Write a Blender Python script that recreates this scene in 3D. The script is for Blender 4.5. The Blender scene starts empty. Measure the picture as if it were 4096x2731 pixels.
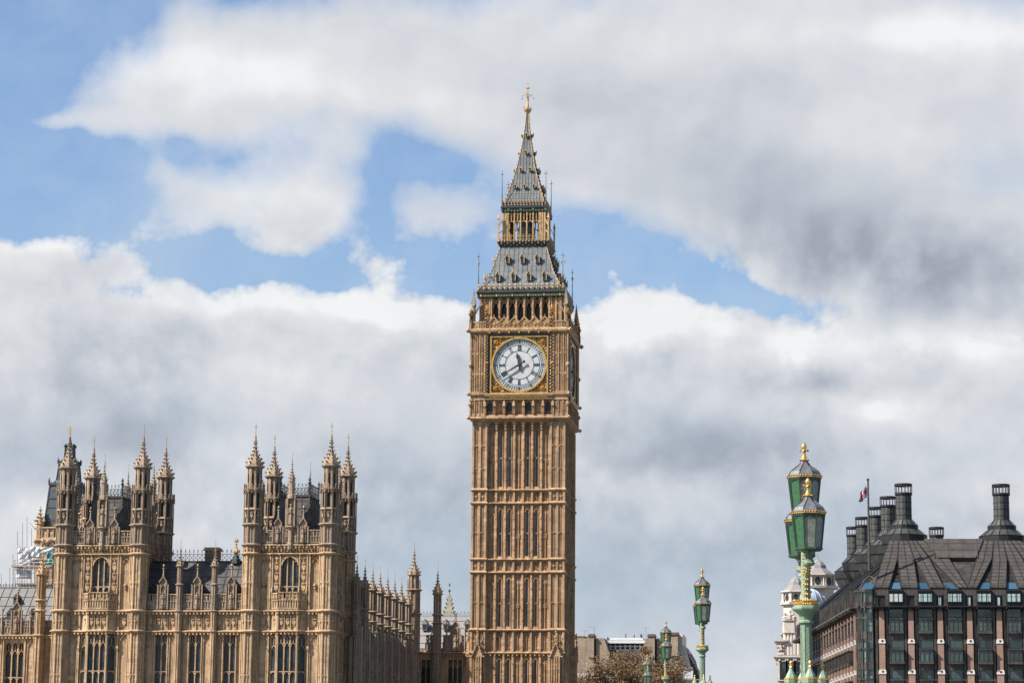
import bpy, math, random
from mathutils import Matrix, Vector
random.seed(7)
R = math.radians
scn = bpy.context.scene
col = scn.collection

# ------------------------------------------------------------------ camera
F_PX, YAW, PITCH, ROLL = 9780.0, .138182, .1768345, .0094668
EYE = 3.0
_F = Vector((-math.sin(YAW)*math.cos(PITCH), math.cos(YAW)*math.cos(PITCH), math.sin(PITCH)))
_R0 = Vector((math.cos(YAW), math.sin(YAW), 0)); _U0 = _R0.cross(_F)
_R = _R0*math.cos(ROLL)+_U0*math.sin(ROLL); _U = -_R0*math.sin(ROLL)+_U0*math.cos(ROLL)
cam = bpy.data.cameras.new('camera'); camo = bpy.data.objects.new('camera', cam); col.objects.link(camo)
cam.sensor_width = 36; cam.lens = F_PX/4096*36; cam.clip_start = .5; cam.clip_end = 20000
camo.matrix_world = Matrix(((_R.x, _U.x, -_F.x, 0), (_R.y, _U.y, -_F.y, 0), (_R.z, _U.z, -_F.z, EYE), (0, 0, 0, 1)))
scn.camera = camo
def ray(px, py): return _F+_R*((px-2048)/F_PX)-_U*((py-1365.5)/F_PX)
def at(px, py, Y):
    """survey of the photograph: world x and height of a point known to stand in the plane y = Y"""
    d = ray(px, py); d = d/d.y*Y
    return d.x, d.z+EYE

# ------------------------------------------------------------------ sun and sky
SUN_AZ, SUN_EL = R(-119), R(44)       # azimuth measured from +Y towards +X
sdir = Vector((math.sin(SUN_AZ)*math.cos(SUN_EL), math.cos(SUN_AZ)*math.cos(SUN_EL), math.sin(SUN_EL)))
sl = bpy.data.lights.new('sun', 'SUN'); sl.energy = 5.0; sl.angle = R(.53); sl.color = (1, .93, .83)
so = bpy.data.objects.new('sun', sl); col.objects.link(so)
so.rotation_euler = sdir.to_track_quat('Z', 'Y').to_euler(); so.location = (-200, -200, 300)

scn.view_settings.view_transform = 'Standard'; scn.view_settings.look = 'None'
scn.view_settings.exposure = 1.1; scn.view_settings.gamma = 1

world = bpy.data.worlds.new('World'); scn.world = world; world.use_nodes = True
nt = world.node_tree; nt.nodes.clear()
class G:
    """small helper to chain shader nodes"""
    def __init__(s, nt): s.nt = nt
    def n(s, t, **k):
        nd = s.nt.nodes.new(t)
        for a, b in k.items(): setattr(nd, a, b)
        return nd
    def put(s, sock, v):
        if isinstance(v, bpy.types.NodeSocket): s.nt.links.new(v, sock)
        elif v is not None: sock.default_value = v
    def m(s, op, a, b=None, c=None, clamp=False):
        nd = s.n('ShaderNodeMath', operation=op, use_clamp=clamp)
        for i, v in enumerate((a, b, c)): s.put(nd.inputs[i], v)
        return nd.outputs[0]
    def vm(s, op, a, b=None):
        nd = s.n('ShaderNodeVectorMath', operation=op)
        s.put(nd.inputs[0], a); s.put(nd.inputs[1], b)
        return nd.outputs['Value'] if op in ('DOT_PRODUCT', 'LENGTH') else nd.outputs[0]
    def noise(s, vec, scale, detail=2, rough=.5, dist=0, col=False):
        nd = s.n('ShaderNodeTexNoise'); s.put(nd.inputs['Vector'], vec)
        for k, v in (('Scale', scale), ('Detail', detail), ('Roughness', rough), ('Distortion', dist)): s.put(nd.inputs[k], v)
        return nd.outputs['Color' if col else 'Fac']
    def rng(s, v, a, b, c=0, d=1, smooth=False):
        nd = s.n('ShaderNodeMapRange'); nd.clamp = True
        if smooth: nd.interpolation_type = 'SMOOTHSTEP'
        for i, x in enumerate((v, a, b, c, d)): s.put(nd.inputs[i], x)
        return nd.outputs[0]
    def mix(s, f, a, b, mode='MIX'):
        nd = s.n('ShaderNodeMix', data_type='RGBA', blend_type=mode)
        s.put(nd.inputs[0], f); s.put(nd.inputs[6], a); s.put(nd.inputs[7], b)
        return nd.outputs[2]
g = G(nt)
sky = g.n('ShaderNodeTexSky', sky_type='NISHITA', sun_disc=False, sun_elevation=SUN_EL, sun_rotation=SUN_AZ)
sky.air_density = 1.1; sky.dust_density = 1.6; sky.ozone_density = 1.4
SKY_STR = .11
tc = g.n('ShaderNodeTexCoord'); D = tc.outputs['Generated']
sx = g.n('ShaderNodeSeparateXYZ'); g.put(sx.inputs[0], D)
az = g.m('ARCTAN2', sx.outputs[0], sx.outputs[1]); el = g.m('ARCSINE', sx.outputs[2])
cb = g.n('ShaderNodeCombineXYZ'); g.put(cb.inputs[0], az); g.put(cb.inputs[1], el)
P0 = cb.outputs[0]
def wob(p, sc, amp, det):
    n = g.noise(p, sc, det, .55, 0, True)
    return g.vm('ADD', p, g.vm('MULTIPLY', g.vm('SUBTRACT', n, (.5, .5, .5)), (amp, amp, 0)))
PN = wob(P0, 8, .022, 1); P = wob(wob(P0, 9, .036, 2), 32, .009, 3)
def azel(x, y):
    """direction of a cloud surveyed in the photograph (2352 px wide print)"""
    d = ray(x*4096/2352, y*4096/2352).normalized()
    return math.atan2(d.x, d.y), math.asin(d.z)
PXA = 4096/2352/F_PX
def field(U, V, blobs, base):
    """sum of soft elliptical patches; U, V are plain floats so the chain stays cheap"""
    acc = base
    for x, y, sx_, sy_, rot, a in blobs:
        A, E = azel(x, y); c, s_ = math.cos(R(rot)), math.sin(R(rot)); wx, wy = sx_*PXA, sy_*PXA
        # p = (c*(u-A) - s*(v-E))/wx ; q = (s*(u-A) + c*(v-E))/wy
        p = g.m('MULTIPLY_ADD', V, -s_/wx, g.m('MULTIPLY_ADD', U, c/wx, (-c*A+s_*E)/wx))
        q = g.m('MULTIPLY_ADD', V, c/wy, g.m('MULTIPLY_ADD', U, s_/wy, (-s_*A-c*E)/wy))
        d = g.m('MULTIPLY_ADD', p, p, g.m('MULTIPLY', q, q))
        acc = g.m('MULTIPLY_ADD', g.m('POWER', 2.71828, g.m('MULTIPLY', d, -1.0)), a, acc)
    return acc
COVER = [  # x, y, half-width, half-height, tilt (down to the right), amount
    (620, 110, 380, 120, 5, 1.1), (1000, 170, 420, 150, 8, 1.1), (1500, 130, 520, 240, 0, 1.2), (2100, 200, 520, 330, 0, 1.3),
    (330, 200, 150, 95, 0, .9), (150, 256, 120, 22, -5, .8), (420, 250, 120, 50, 10, .5), (600, 250, 120, 55, 0, .6),
    (1450, 370, 230, 80, 20, .8), (1800, 500, 380, 140, 22, 1.1), (2200, 600, 350, 130, 4, 1.1),
    (560, 425, 190, 70, 5, .95), (690, 500, 95, 75, 0, .8), (400, 380, 90, 45, 20, .5), (460,500,120,40,0,.3), (700, 590, 90, 50, 30, .25), (1000, 470, 190, 70, 0, .62), (760, 340, 120, 50, 0, .5), (830,620,120,60,20,.35),
    (90, 620, 240, 95, 4, 1.1), (0, 530, 130, 50, 10, .5),
    (1176, 1280, 1900, 430, 0, 2.0), (560, 760, 200, 85, 0, .9), (860, 760, 190, 80, 3, .9), (1040, 820, 130, 90, 20, .7), (200, 800, 300, 120, 0, .8),
    (1450, 775, 125, 100, 0, 1.9), (1760, 830, 190, 90, 0, .9), (2100, 850, 330, 90, 2, .9),(1330,830,120,80,0,.6),
    (100, 60, 170, 110, 0, -.7), (310,30,60,60,0,-.3), (430,330,40,50,0,-.5), (90, 390, 240, 110, 0, -.9), (960, 350, 150, 50, 10, -.45), (1350, 520, 150, 60, 25, -.3), (1650, 650, 230, 45, 15, -.6), (600, 615, 300, 40, 3, -.35), (230,340,120,40,10,-.5),(1180,640,200,50,0,-.5),(840,450,60,90,0,-.3),
    (530, 1175, 40, 40, 0, -.8), (2340, 745, 120, 10, 0, -.3), (200, 950, 300, 160, 0, .5), (430, 700, 60, 40, 0, -.3), (330, 690, 60, 30, 0, -.4)]
LIGHT = [
    (500, 130, 300, 60, 0, .30), (700, 210, 350, 60, 5, .22), (2200, 60, 300, 60, 0, .35), (1700, 90, 300, 60, 0, .15), (1900, 330, 200, 60, 0, .18),
    (2080, 630, 560, 100, 5, -.25), (1700, 440, 420, 120, 22, -.24), (2000, 480, 480, 130, 0, -.14), (1850, 330, 500, 150, 15, -.08), (1350, 190, 230, 70, 0, -.15), (900,290,300,40,8,-.22), (1750,210,160,60,30,-.12),
    (600, 715, 280, 45, 0, .38), (920, 730, 130, 45, 15, .42), (1450, 740, 130, 80, 0, .60), (1780, 780, 200, 60, 0, .40), (2150, 790, 250, 50, 0, .30), (2050, 920, 110, 45, 0, .40), (100, 550, 160, 40, 5, .25),
    (620, 440, 160, 50, 10, .20), (1640, 1030, 300, 80, 0, -.52), (1900, 860, 90, 35, 0, -.25), (960, 890, 120, 60, 0, -.20), (200, 900, 300, 90, 0, -.12), (1020, 1180, 200, 120, 0, -.22),
    (1550, 1160, 250, 40, 10, .25), (1900, 1230, 300, 60, 5, -.2), (1500, 1300, 300, 80, 0, -.12), (120, 1170, 110, 70, 0, .40), (520, 1060, 110, 50, 20, .30), (300, 1020, 250, 70, 0, -.22), (820, 1250, 110, 60, 10, .2), (1800, 1420, 160, 50, 0, .15), (850,1080,200,60,0,-.15), (1100,900,150,60,0,.1)]
f1 = g.noise(P0, 30, 7, .55)
sp = g.n('ShaderNodeSeparateXYZ'); g.put(sp.inputs[0], P); UU, VV = sp.outputs[0], sp.outputs[1]
cov = field(UU, VV, COVER, -.40)
vo = g.n('ShaderNodeTexVoronoi', feature='SMOOTH_F1', voronoi_dimensions='2D'); g.put(vo.inputs['Vector'], PN)
for k, v in (('Scale', 46), ('Detail', 3.5), ('Roughness', .55), ('Lacunarity', 2.1), ('Smoothness', .45)): vo.inputs[k].default_value = v
bil = g.m('SUBTRACT', .45, vo.outputs['Distance'])
cov = g.m('ADD', cov, g.m('MULTIPLY', g.m('SUBTRACT', f1, .5), 1.55))
low = g.rng(el, .235, .21)                       # the cumulus bank nearer the horizon has the rounder heads
cov = g.m('MULTIPLY_ADD', bil, g.m('MULTIPLY', low, .55), cov)
alpha = g.rng(cov, -.16, g.rng(low, 0, 1, .80, .24), 0, 1, False)
alpha = g.m('MULTIPLY', alpha, g.m('SUBTRACT', 1.75, g.m('MULTIPLY', alpha, .75)), clamp=True)
# relief of the clouds: the same noise a little nearer the sun
Pl = g.vm('ADD', PN, (-.0045, .0065, 0))
fa = g.noise(PN, 20, 6, .50); fb = g.noise(Pl, 20, 6, .50)
rel = g.m('SUBTRACT', fa, fb)
lum = field(UU, VV, LIGHT, .71)
lum = g.m('MULTIPLY_ADD', rel, g.rng(low, 0, 1, .8, 1.1), lum)
lum = g.m('MULTIPLY_ADD', g.m('SUBTRACT', g.noise(PN, 12, 4, .45), .5), .30, lum)
lum = g.m('MULTIPLY_ADD', g.m('SUBTRACT', bil, .1), g.m('MULTIPLY', low, .34), lum)
lum = g.m('MULTIPLY_ADD', g.rng(cov, .05, .9, .10, -.04), 1, lum)
lum = g.m('MULTIPLY_ADD', g.m('MULTIPLY', low, g.rng(cov, .25, 1.1, 1, 0)), .16, lum)
ramp = g.n('ShaderNodeValToRGB'); g.put(ramp.inputs[0], lum)
cr = ramp.color_ramp
for i, (p, c) in enumerate([(0, (.36, .39, .455, 1)), (.28, (.49, .53, .60, 1)), (.55, (.645, .67, .715, 1)), (.8, (.76, .77, .80, 1)), (1, (.90, .905, .915, 1))]):
    e = cr.elements[i] if i < 2 else cr.elements.new(p)
    e.position = p; e.color = c
cr.elements[1].position = .28
skyc = g.mix(1.0, sky.outputs[0], (SKY_STR*1.16, SKY_STR*1.30, SKY_STR*1.50, 1), 'MULTIPLY')
veil = g.m('MULTIPLY', g.rng(g.noise(wob(P0, 12, .05, 3), 15, 7, .6), .46, .82), .45)
skyv = g.mix(g.rng(el, -.02, .24, .62, .06), skyc, (.52, .61, .70, 1))
BLUE = [(1500, 1360, 560, 150, 0, .75), (620, 1160, 170, 110, 0, .5), (1000, 1290, 300, 110, 0, .55), (1900, 1180, 300, 60, 0, .4), (300, 980, 260, 80, 0, .3), (2200, 1050, 260, 80, 0, .25), (1640, 1010, 260, 70, 0, .3), (60, 1050, 90, 60, 0, .35), (900, 1060, 150, 110, 0, .35), (560, 590, 500, 60, 5, .15), (1650, 640, 250, 60, 15, .25)]
blu = g.m('ADD', field(UU, VV, BLUE, .04), g.m('MULTIPLY', g.m('SUBTRACT', g.noise(P, 16, 4), .5), .8), clamp=True)
cloudc = g.mix(g.m('MULTIPLY', blu, .8), ramp.outputs[0], (.42, .525, .635, 1))
skyv = g.mix(veil, skyv, (.66, .73, .80, 1))
allc = g.mix(alpha, skyv, cloudc)
bg = g.n('ShaderNodeBackground'); g.put(bg.inputs[0], allc); bg.inputs[1].default_value = .467
out = g.n('ShaderNodeOutputWorld'); g.put(out.inputs[0], bg.outputs[0])
world.cycles.sampling_method = 'MANUAL'; world.cycles.sample_map_resolution = 512
# ------------------------------------------------------------------ materials
MATS = {}
def new_mat(name):
    m = bpy.data.materials.new(name); m.use_nodes = True
    nt = m.node_tree; nt.nodes.clear(); g = G(nt)
    b = g.n('ShaderNodeBsdfPrincipled'); o = g.n('ShaderNodeOutputMaterial'); nt.links.new(b.outputs[0], o.inputs[0])
    MATS[name] = m
    return m, g, b
def objc(g, s=(1, 1, 1)):
    t = g.n('ShaderNodeTexCoord'); mp = g.n('ShaderNodeMapping'); g.put(mp.inputs[0], t.outputs['Object']); mp.inputs[3].default_value = s
    return mp.outputs[0]
def bump(g, b, h, strength=.4, dist=.05):
    n = g.n('ShaderNodeBump'); n.inputs['Strength'].default_value = strength; n.inputs['Distance'].default_value = dist
    g.put(n.inputs['Height'], h); g.put(b.inputs['Normal'], n.outputs[0])
ALB = .87
def c4(c, k=1): return (c[0]*k*ALB, c[1]*k*ALB, c[2]*k*ALB, 1)
def stone_mat(name, c, c2, dirt, block=(.8, .36), grime=.5, rough=.9, streak=.5, mortar=.72, vary=.5):
    m, g, b = new_mat(name)
    oi = g.n('ShaderNodeObjectInfo'); P = g.vm('ADD', objc(g), g.vm('MULTIPLY', (90, 70, 36), oi.outputs['Location'])) if False else objc(g)
    PR = g.n('ShaderNodeCombineXYZ'); g.put(PR.inputs[0], g.m('MULTIPLY', oi.outputs['Random'], 60)); PR = PR.outputs[0]
    s = g.n('ShaderNodeSeparateXYZ'); g.put(s.inputs[0], P)
    u = g.m('ADD', s.outputs[0], g.m('MULTIPLY', s.outputs[1], .97)); cbn = g.n('ShaderNodeCombineXYZ'); g.put(cbn.inputs[0], u); g.put(cbn.inputs[1], s.outputs[2])
    br = g.n('ShaderNodeTexBrick'); g.put(br.inputs['Vector'], cbn.outputs[0])
    br.inputs['Color1'].default_value = c4(c); br.inputs['Color2'].default_value = c4([c[i]*(1-vary)+c2[i]*vary for i in range(3)])
    br.inputs['Mortar'].default_value = c4(c, mortar); br.inputs['Scale'].default_value = 1; br.inputs['Mortar Size'].default_value = .012
    br.inputs['Brick Width'].default_value = block[0]; br.inputs['Row Height'].default_value = block[1]; br.inputs['Bias'].default_value = -.2
    cell = g.vm('SNAP', g.vm('ADD', cbn.outputs[0], (.01, .01, 0)), (block[0], block[1], 1))
    wn = g.n('ShaderNodeTexWhiteNoise'); g.put(wn.inputs['Vector'], cell)
    col_ = g.mix(g.rng(wn.outputs['Value'], .72, 1, 0, .55), br.outputs[0], c4(dirt, 1.6))
    col_ = g.mix(g.rng(wn.outputs['Value'], .16, 0, 0, .5), col_, c4(c, 1.25))
    col_ = g.mix(g.rng(g.noise(g.vm('ADD', P, PR), .35, 4, .6), .38, .68), col_, c4(c2))
    col_ = g.mix(g.m('MULTIPLY', g.rng(g.noise(g.vm('ADD', objc(g, (2.2, 2.2, .22)), PR), 1.0, 5, .62), .48, .72), streak), col_, c4(dirt))
    col_ = g.mix(g.m('MULTIPLY', g.rng(g.noise(g.vm('ADD', P, PR), 3.5, 5, .65), .5, .75), grime*.6), col_, c4(dirt))
    col_ = g.mix(g.rng(oi.outputs['Random'], 0, 1, 0, .22), col_, c4(dirt, 2.0))
    g.put(b.inputs['Base Color'], col_); b.inputs['Roughness'].default_value = rough
    b.inputs['Specular IOR Level'].default_value = .2
    bump(g, b, g.m('ADD', g.noise(P, 9, 4, .6), g.m('MULTIPLY', g.noise(P, 2.5, 3), .8)), .5, .06)
    return m
def plain_mat(name, c, rough=.6, metal=0, var=.25, scale=2.0, spec=.5, c2=None, bmp=.15, streak=0):
    m, g, b = new_mat(name); P = objc(g)
    col_ = g.mix(g.rng(g.noise(P, scale, 5, .6), .35, .68), c4(c), c4(c2 if c2 else c, 1-var if not c2 else 1))
    if streak: col_ = g.mix(g.m('MULTIPLY', g.rng(g.noise(objc(g, (3, 3, .2)), 1, 4, .6), .5, .7), streak), col_, c4(c, .45))
    g.put(b.inputs['Base Color'], col_)
    g.put(b.inputs['Roughness'], g.rng(g.noise(P, scale*3, 3), .3, .7, rough*.85, min(1, rough*1.15)))
    b.inputs['Metallic'].default_value = metal; b.inputs['Specular IOR Level'].default_value = spec
    if bmp: bump(g, b, g.noise(P, scale*4, 4), bmp, .03)
    return m
def glass_mat(name, c, rough=.12, lead=(.22, .3), spec=.35, bmpd=.02, c2=None):
    """window glass seen from outside: dark, glossy, a little uneven, with leading or small panes"""
    m, g, b = new_mat(name); P = objc(g); s = g.n('ShaderNodeSeparateXYZ'); g.put(s.inputs[0], P)
    pane = g.noise(g.vm('SNAP', P, (lead[0]*2, lead[0]*2, lead[1]*2)), 3.1, 1)
    col_ = g.mix(g.rng(pane, .35, .65), c4(c), c4(c2 or c, 1 if c2 else 2.2))
    if lead[0] < 2:
        u = g.m('ADD', s.outputs[0], s.outputs[1])
        fx = g.m('FRACT', g.m('DIVIDE', u, lead[0])); fz = g.m('FRACT', g.m('DIVIDE', s.outputs[2], lead[1]))
        ln = g.m('MAXIMUM', g.m('LESS_THAN', fx, .12), g.m('LESS_THAN', fz, .10))
        col_ = g.mix(g.m('MULTIPLY', ln, .7), col_, (.03, .03, .03, 1))
    oi = g.n('ShaderNodeObjectInfo')
    col_ = g.mix(g.rng(oi.outputs['Random'], .55, 1, 0, .55), col_, c4([min(.5, q*3.2+.02) for q in c]))  # some windows paler: sky reflections put into the glass colour
    g.put(b.inputs['Base Color'], col_); b.inputs['Roughness'].default_value = rough; b.inputs['Specular IOR Level'].default_value = spec
    bump(g, b, g.m('ADD', g.noise(P, 1.6, 2), g.m('MULTIPLY', pane, .5)), .35, bmpd)
    return m
stone_mat('tower_stone', (.56, .375, .225), (.41, .258, .142), (.105, .073, .05), (.7, .38), 1.0, streak=.8, vary=.95)
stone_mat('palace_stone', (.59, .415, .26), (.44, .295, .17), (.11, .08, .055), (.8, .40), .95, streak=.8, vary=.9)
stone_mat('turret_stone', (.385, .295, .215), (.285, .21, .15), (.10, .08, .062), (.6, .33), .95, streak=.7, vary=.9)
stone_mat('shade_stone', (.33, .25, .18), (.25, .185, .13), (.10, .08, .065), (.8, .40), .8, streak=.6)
stone_mat('portland_stone', (.66, .585, .51), (.54, .475, .41), (.20, .18, .16), (1.0, .5), .6, streak=.45)
stone_mat('office_stone', (.40, .32, .235), (.27, .21, .15), (.10, .08, .06), (.45, .16), 1.0, streak=.85, mortar=.6)
stone_mat('pink_stone', (.29, .195, .155), (.21, .138, .11), (.2, .13, .1), (.7, .75), .3, streak=.25)
plain_mat('white_stone', (.62, .58, .55), .7, var=.12, scale=3)
plain_mat('cast_iron_roof', (.098, .109, .115), .6, .15, scale=.7, c2=(.155, .167, .167), streak=.45)
plain_mat('slate', (.055, .054, .055), .7, .0, scale=.6, c2=(.125, .11, .105), spec=.2, bmp=.4, streak=.4)
plain_mat('lead_sheet', (.21, .20, .195), .75, 0, scale=.5, c2=(.20, .195, .195), streak=.3)
plain_mat('old_slate', (.17, .165, .16), .7, 0, scale=.6, c2=(.125, .125, .125), streak=.35, bmp=.3)
plain_mat('dark_iron', (.035, .045, .05), .55, .3, scale=2, c2=(.06, .075, .08))
plain_mat('ventilator_iron', (.045, .055, .058), .6, .2, scale=1, c2=(.075, .085, .085), streak=.3)
plain_mat('gilding', (.80, .50, .17), .34, .75, scale=4, c2=(.55, .32, .09))
plain_mat('worn_gilding', (.62, .42, .20), .5, .35, scale=3, c2=(.36, .24, .13))
plain_mat('dull_gilding', (.42, .30, .17), .7, .1, scale=3, c2=(.26, .19, .11))
plain_mat('black_paint_and_shade', (.018, .019, .022), .45, 0, bmp=.1)  # black paintwork, and the shade coloured into hollow openings
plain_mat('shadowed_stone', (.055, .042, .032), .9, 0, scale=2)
plain_mat('dial_black', (.02, .025, .035), .5, 0, bmp=0)
plain_mat('green_enamel', (.03, .16, .06), .4, 0)
plain_mat('red_enamel', (.35, .04, .03), .4, 0)
glass_mat('leaded_glass', (.014, .018, .022), .18, (.24, .30), .3, c2=(.05, .06, .062))
glass_mat('lancet_glass', (.025, .032, .036), .25, (.2, .35), .35)
glass_mat('office_glass', (.012, .022, .023), .08, (1.1, 1.6), .6, .012, c2=(.06, .10, .095))
glass_mat('bright_office_glass', (.26, .36, .36), .12, (1.1, .9), .9, .012, c2=(.36, .46, .46))
glass_mat('bay_glass', (.03, .055, .055), .08, (.9, 1.9), .8, .012, c2=(.17, .25, .24))
glass_mat('sky_glass', (.015, .04, .065), .12, (5, 5), .35, .01)
plain_mat('bronze', (.036, .032, .029), .5, .45, scale=1.0, c2=(.105, .093, .08), streak=.35)
plain_mat('bronze_panel', (.042, .036, .033), .65, .25, scale=.9, c2=(.078, .067, .060), streak=.3)
plain_mat('chimney_bronze', (.034, .037, .036), .6, .25, scale=1.3, c2=(.075, .08, .075), streak=.4)
plain_mat('dark_bronze', (.022, .021, .021), .5, .4, scale=1.5)
plain_mat('lamp_green', (.235, .31, .23), .5, 0, scale=7, c2=(.17, .25, .165), spec=.4, streak=.5)
plain_mat('lamp_dark_green', (.03, .06, .04), .4, 0, scale=6)
plain_mat('lamp_lead', (.10, .11, .12), .45, .3, scale=9, c2=(.18, .195, .20))
plain_mat('green_glass', (.026, .08, .034), .3, 0, scale=14, c2=(.038, .115, .05), spec=.5, bmp=.3)
plain_mat('clear_lantern_glass', (.11, .12, .105), .2, 0, scale=5, c2=(.22, .24, .215), spec=.9, bmp=.2)
plain_mat('white_paint', (.62, .63, .64), .55, 0, var=.12, scale=1)
plain_mat('cream_render', (.60, .55, .49), .8, 0, var=.12, scale=1)
plain_mat('dull_red_cap', (.14, .085, .065), .8, 0, scale=2)
plain_mat('galvanised_tube', (.30, .30, .31), .5, .5, scale=2)
plain_mat('plastic_sheeting', (.92, .93, .95), .5, 0, scale=1.5, c2=(.75, .77, .8), bmp=.3)
plain_mat('green_netting', (.10, .34, .27), .7, 0, scale=3)
plain_mat('timber_board', (.35, .27, .19), .8, 0, scale=3)
plain_mat('dome_lead', (.42, .48, .55), .4, .1, scale=1.2, c2=(.33, .38, .44))
plain_mat('bark', (.10, .075, .055), .9, 0, scale=6)
plain_mat('spring_leaf', (.19, .12, .052), .8, 0, scale=.9, c2=(.12, .07, .035), bmp=0)
plain_mat('green_bud_leaf', (.15, .14, .06), .8, 0, scale=.9, c2=(.10, .085, .035), bmp=0)
plain_mat('verdigris', (.15, .20, .155), .7, 0, scale=2.5, c2=(.34, .25, .17))
plain_mat('asphalt', (.05, .05, .052), .9, 0, scale=1.5)
plain_mat('paving', (.24, .225, .21), .85, 0, scale=.6)
plain_mat('flag_blue', (.02, .03, .12), .8, 0, bmp=0)
plain_mat('flag_red', (.30, .02, .03), .8, 0, bmp=0)
plain_mat('flag_white', (.45, .44, .46), .8, 0, bmp=0)
def _dial():
    m, g, b = new_mat('opal_glass'); P = objc(g)
    v = g.n('ShaderNodeTexVoronoi', feature='DISTANCE_TO_EDGE'); g.put(v.inputs[0], P); v.inputs['Scale'].default_value = 1.9
    r = g.vm('LENGTH', g.vm('MULTIPLY', P, (1, 0, 1)))
    inner = g.m('LESS_THAN', r, 1.86)
    line = g.m('MULTIPLY', g.m('LESS_THAN', v.outputs['Distance'], .035), inner)
    c = g.mix(g.rng(g.noise(P, 1.3, 3), .3, .7), (.45, .475, .485, 1), (.36, .385, .40, 1))
    c = g.mix(g.m('MULTIPLY', line, .6), c, (.42, .33, .20, 1))
    g.put(b.inputs['Base Color'], c); b.inputs['Roughness'].default_value = .5; b.inputs['Specular IOR Level'].default_value = .15
_dial()
def _gilt():
    m, g, b = new_mat('pierced_gilding'); P = objc(g)
    v = g.n('ShaderNodeTexVoronoi', feature='DISTANCE_TO_EDGE'); g.put(v.inputs[0], g.vm('MULTIPLY', P, (1, .0, 1))); v.inputs['Scale'].default_value = 3.2
    k = g.rng(v.outputs['Distance'], .04, .09, 1, 0)
    g.put(b.inputs['Base Color'], g.mix(k, (.02, .02, .02, 1), (.72, .45, .15, 1))); g.put(b.inputs['Metallic'], g.m('MULTIPLY', k, .5)); b.inputs['Roughness'].default_value = .4
    bump(g, b, k, .6, .05)
_gilt()
def _water():
    m, g, b = new_mat('river_water'); P = objc(g)
    g.put(b.inputs['Base Color'], g.mix(g.noise(P, .05, 3), (.05, .055, .045, 1), (.08, .08, .06, 1))); b.inputs['Roughness'].default_value = .12
    bump(g, b, g.noise(P, .6, 6, .6), .6, .3)
_water()

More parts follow.
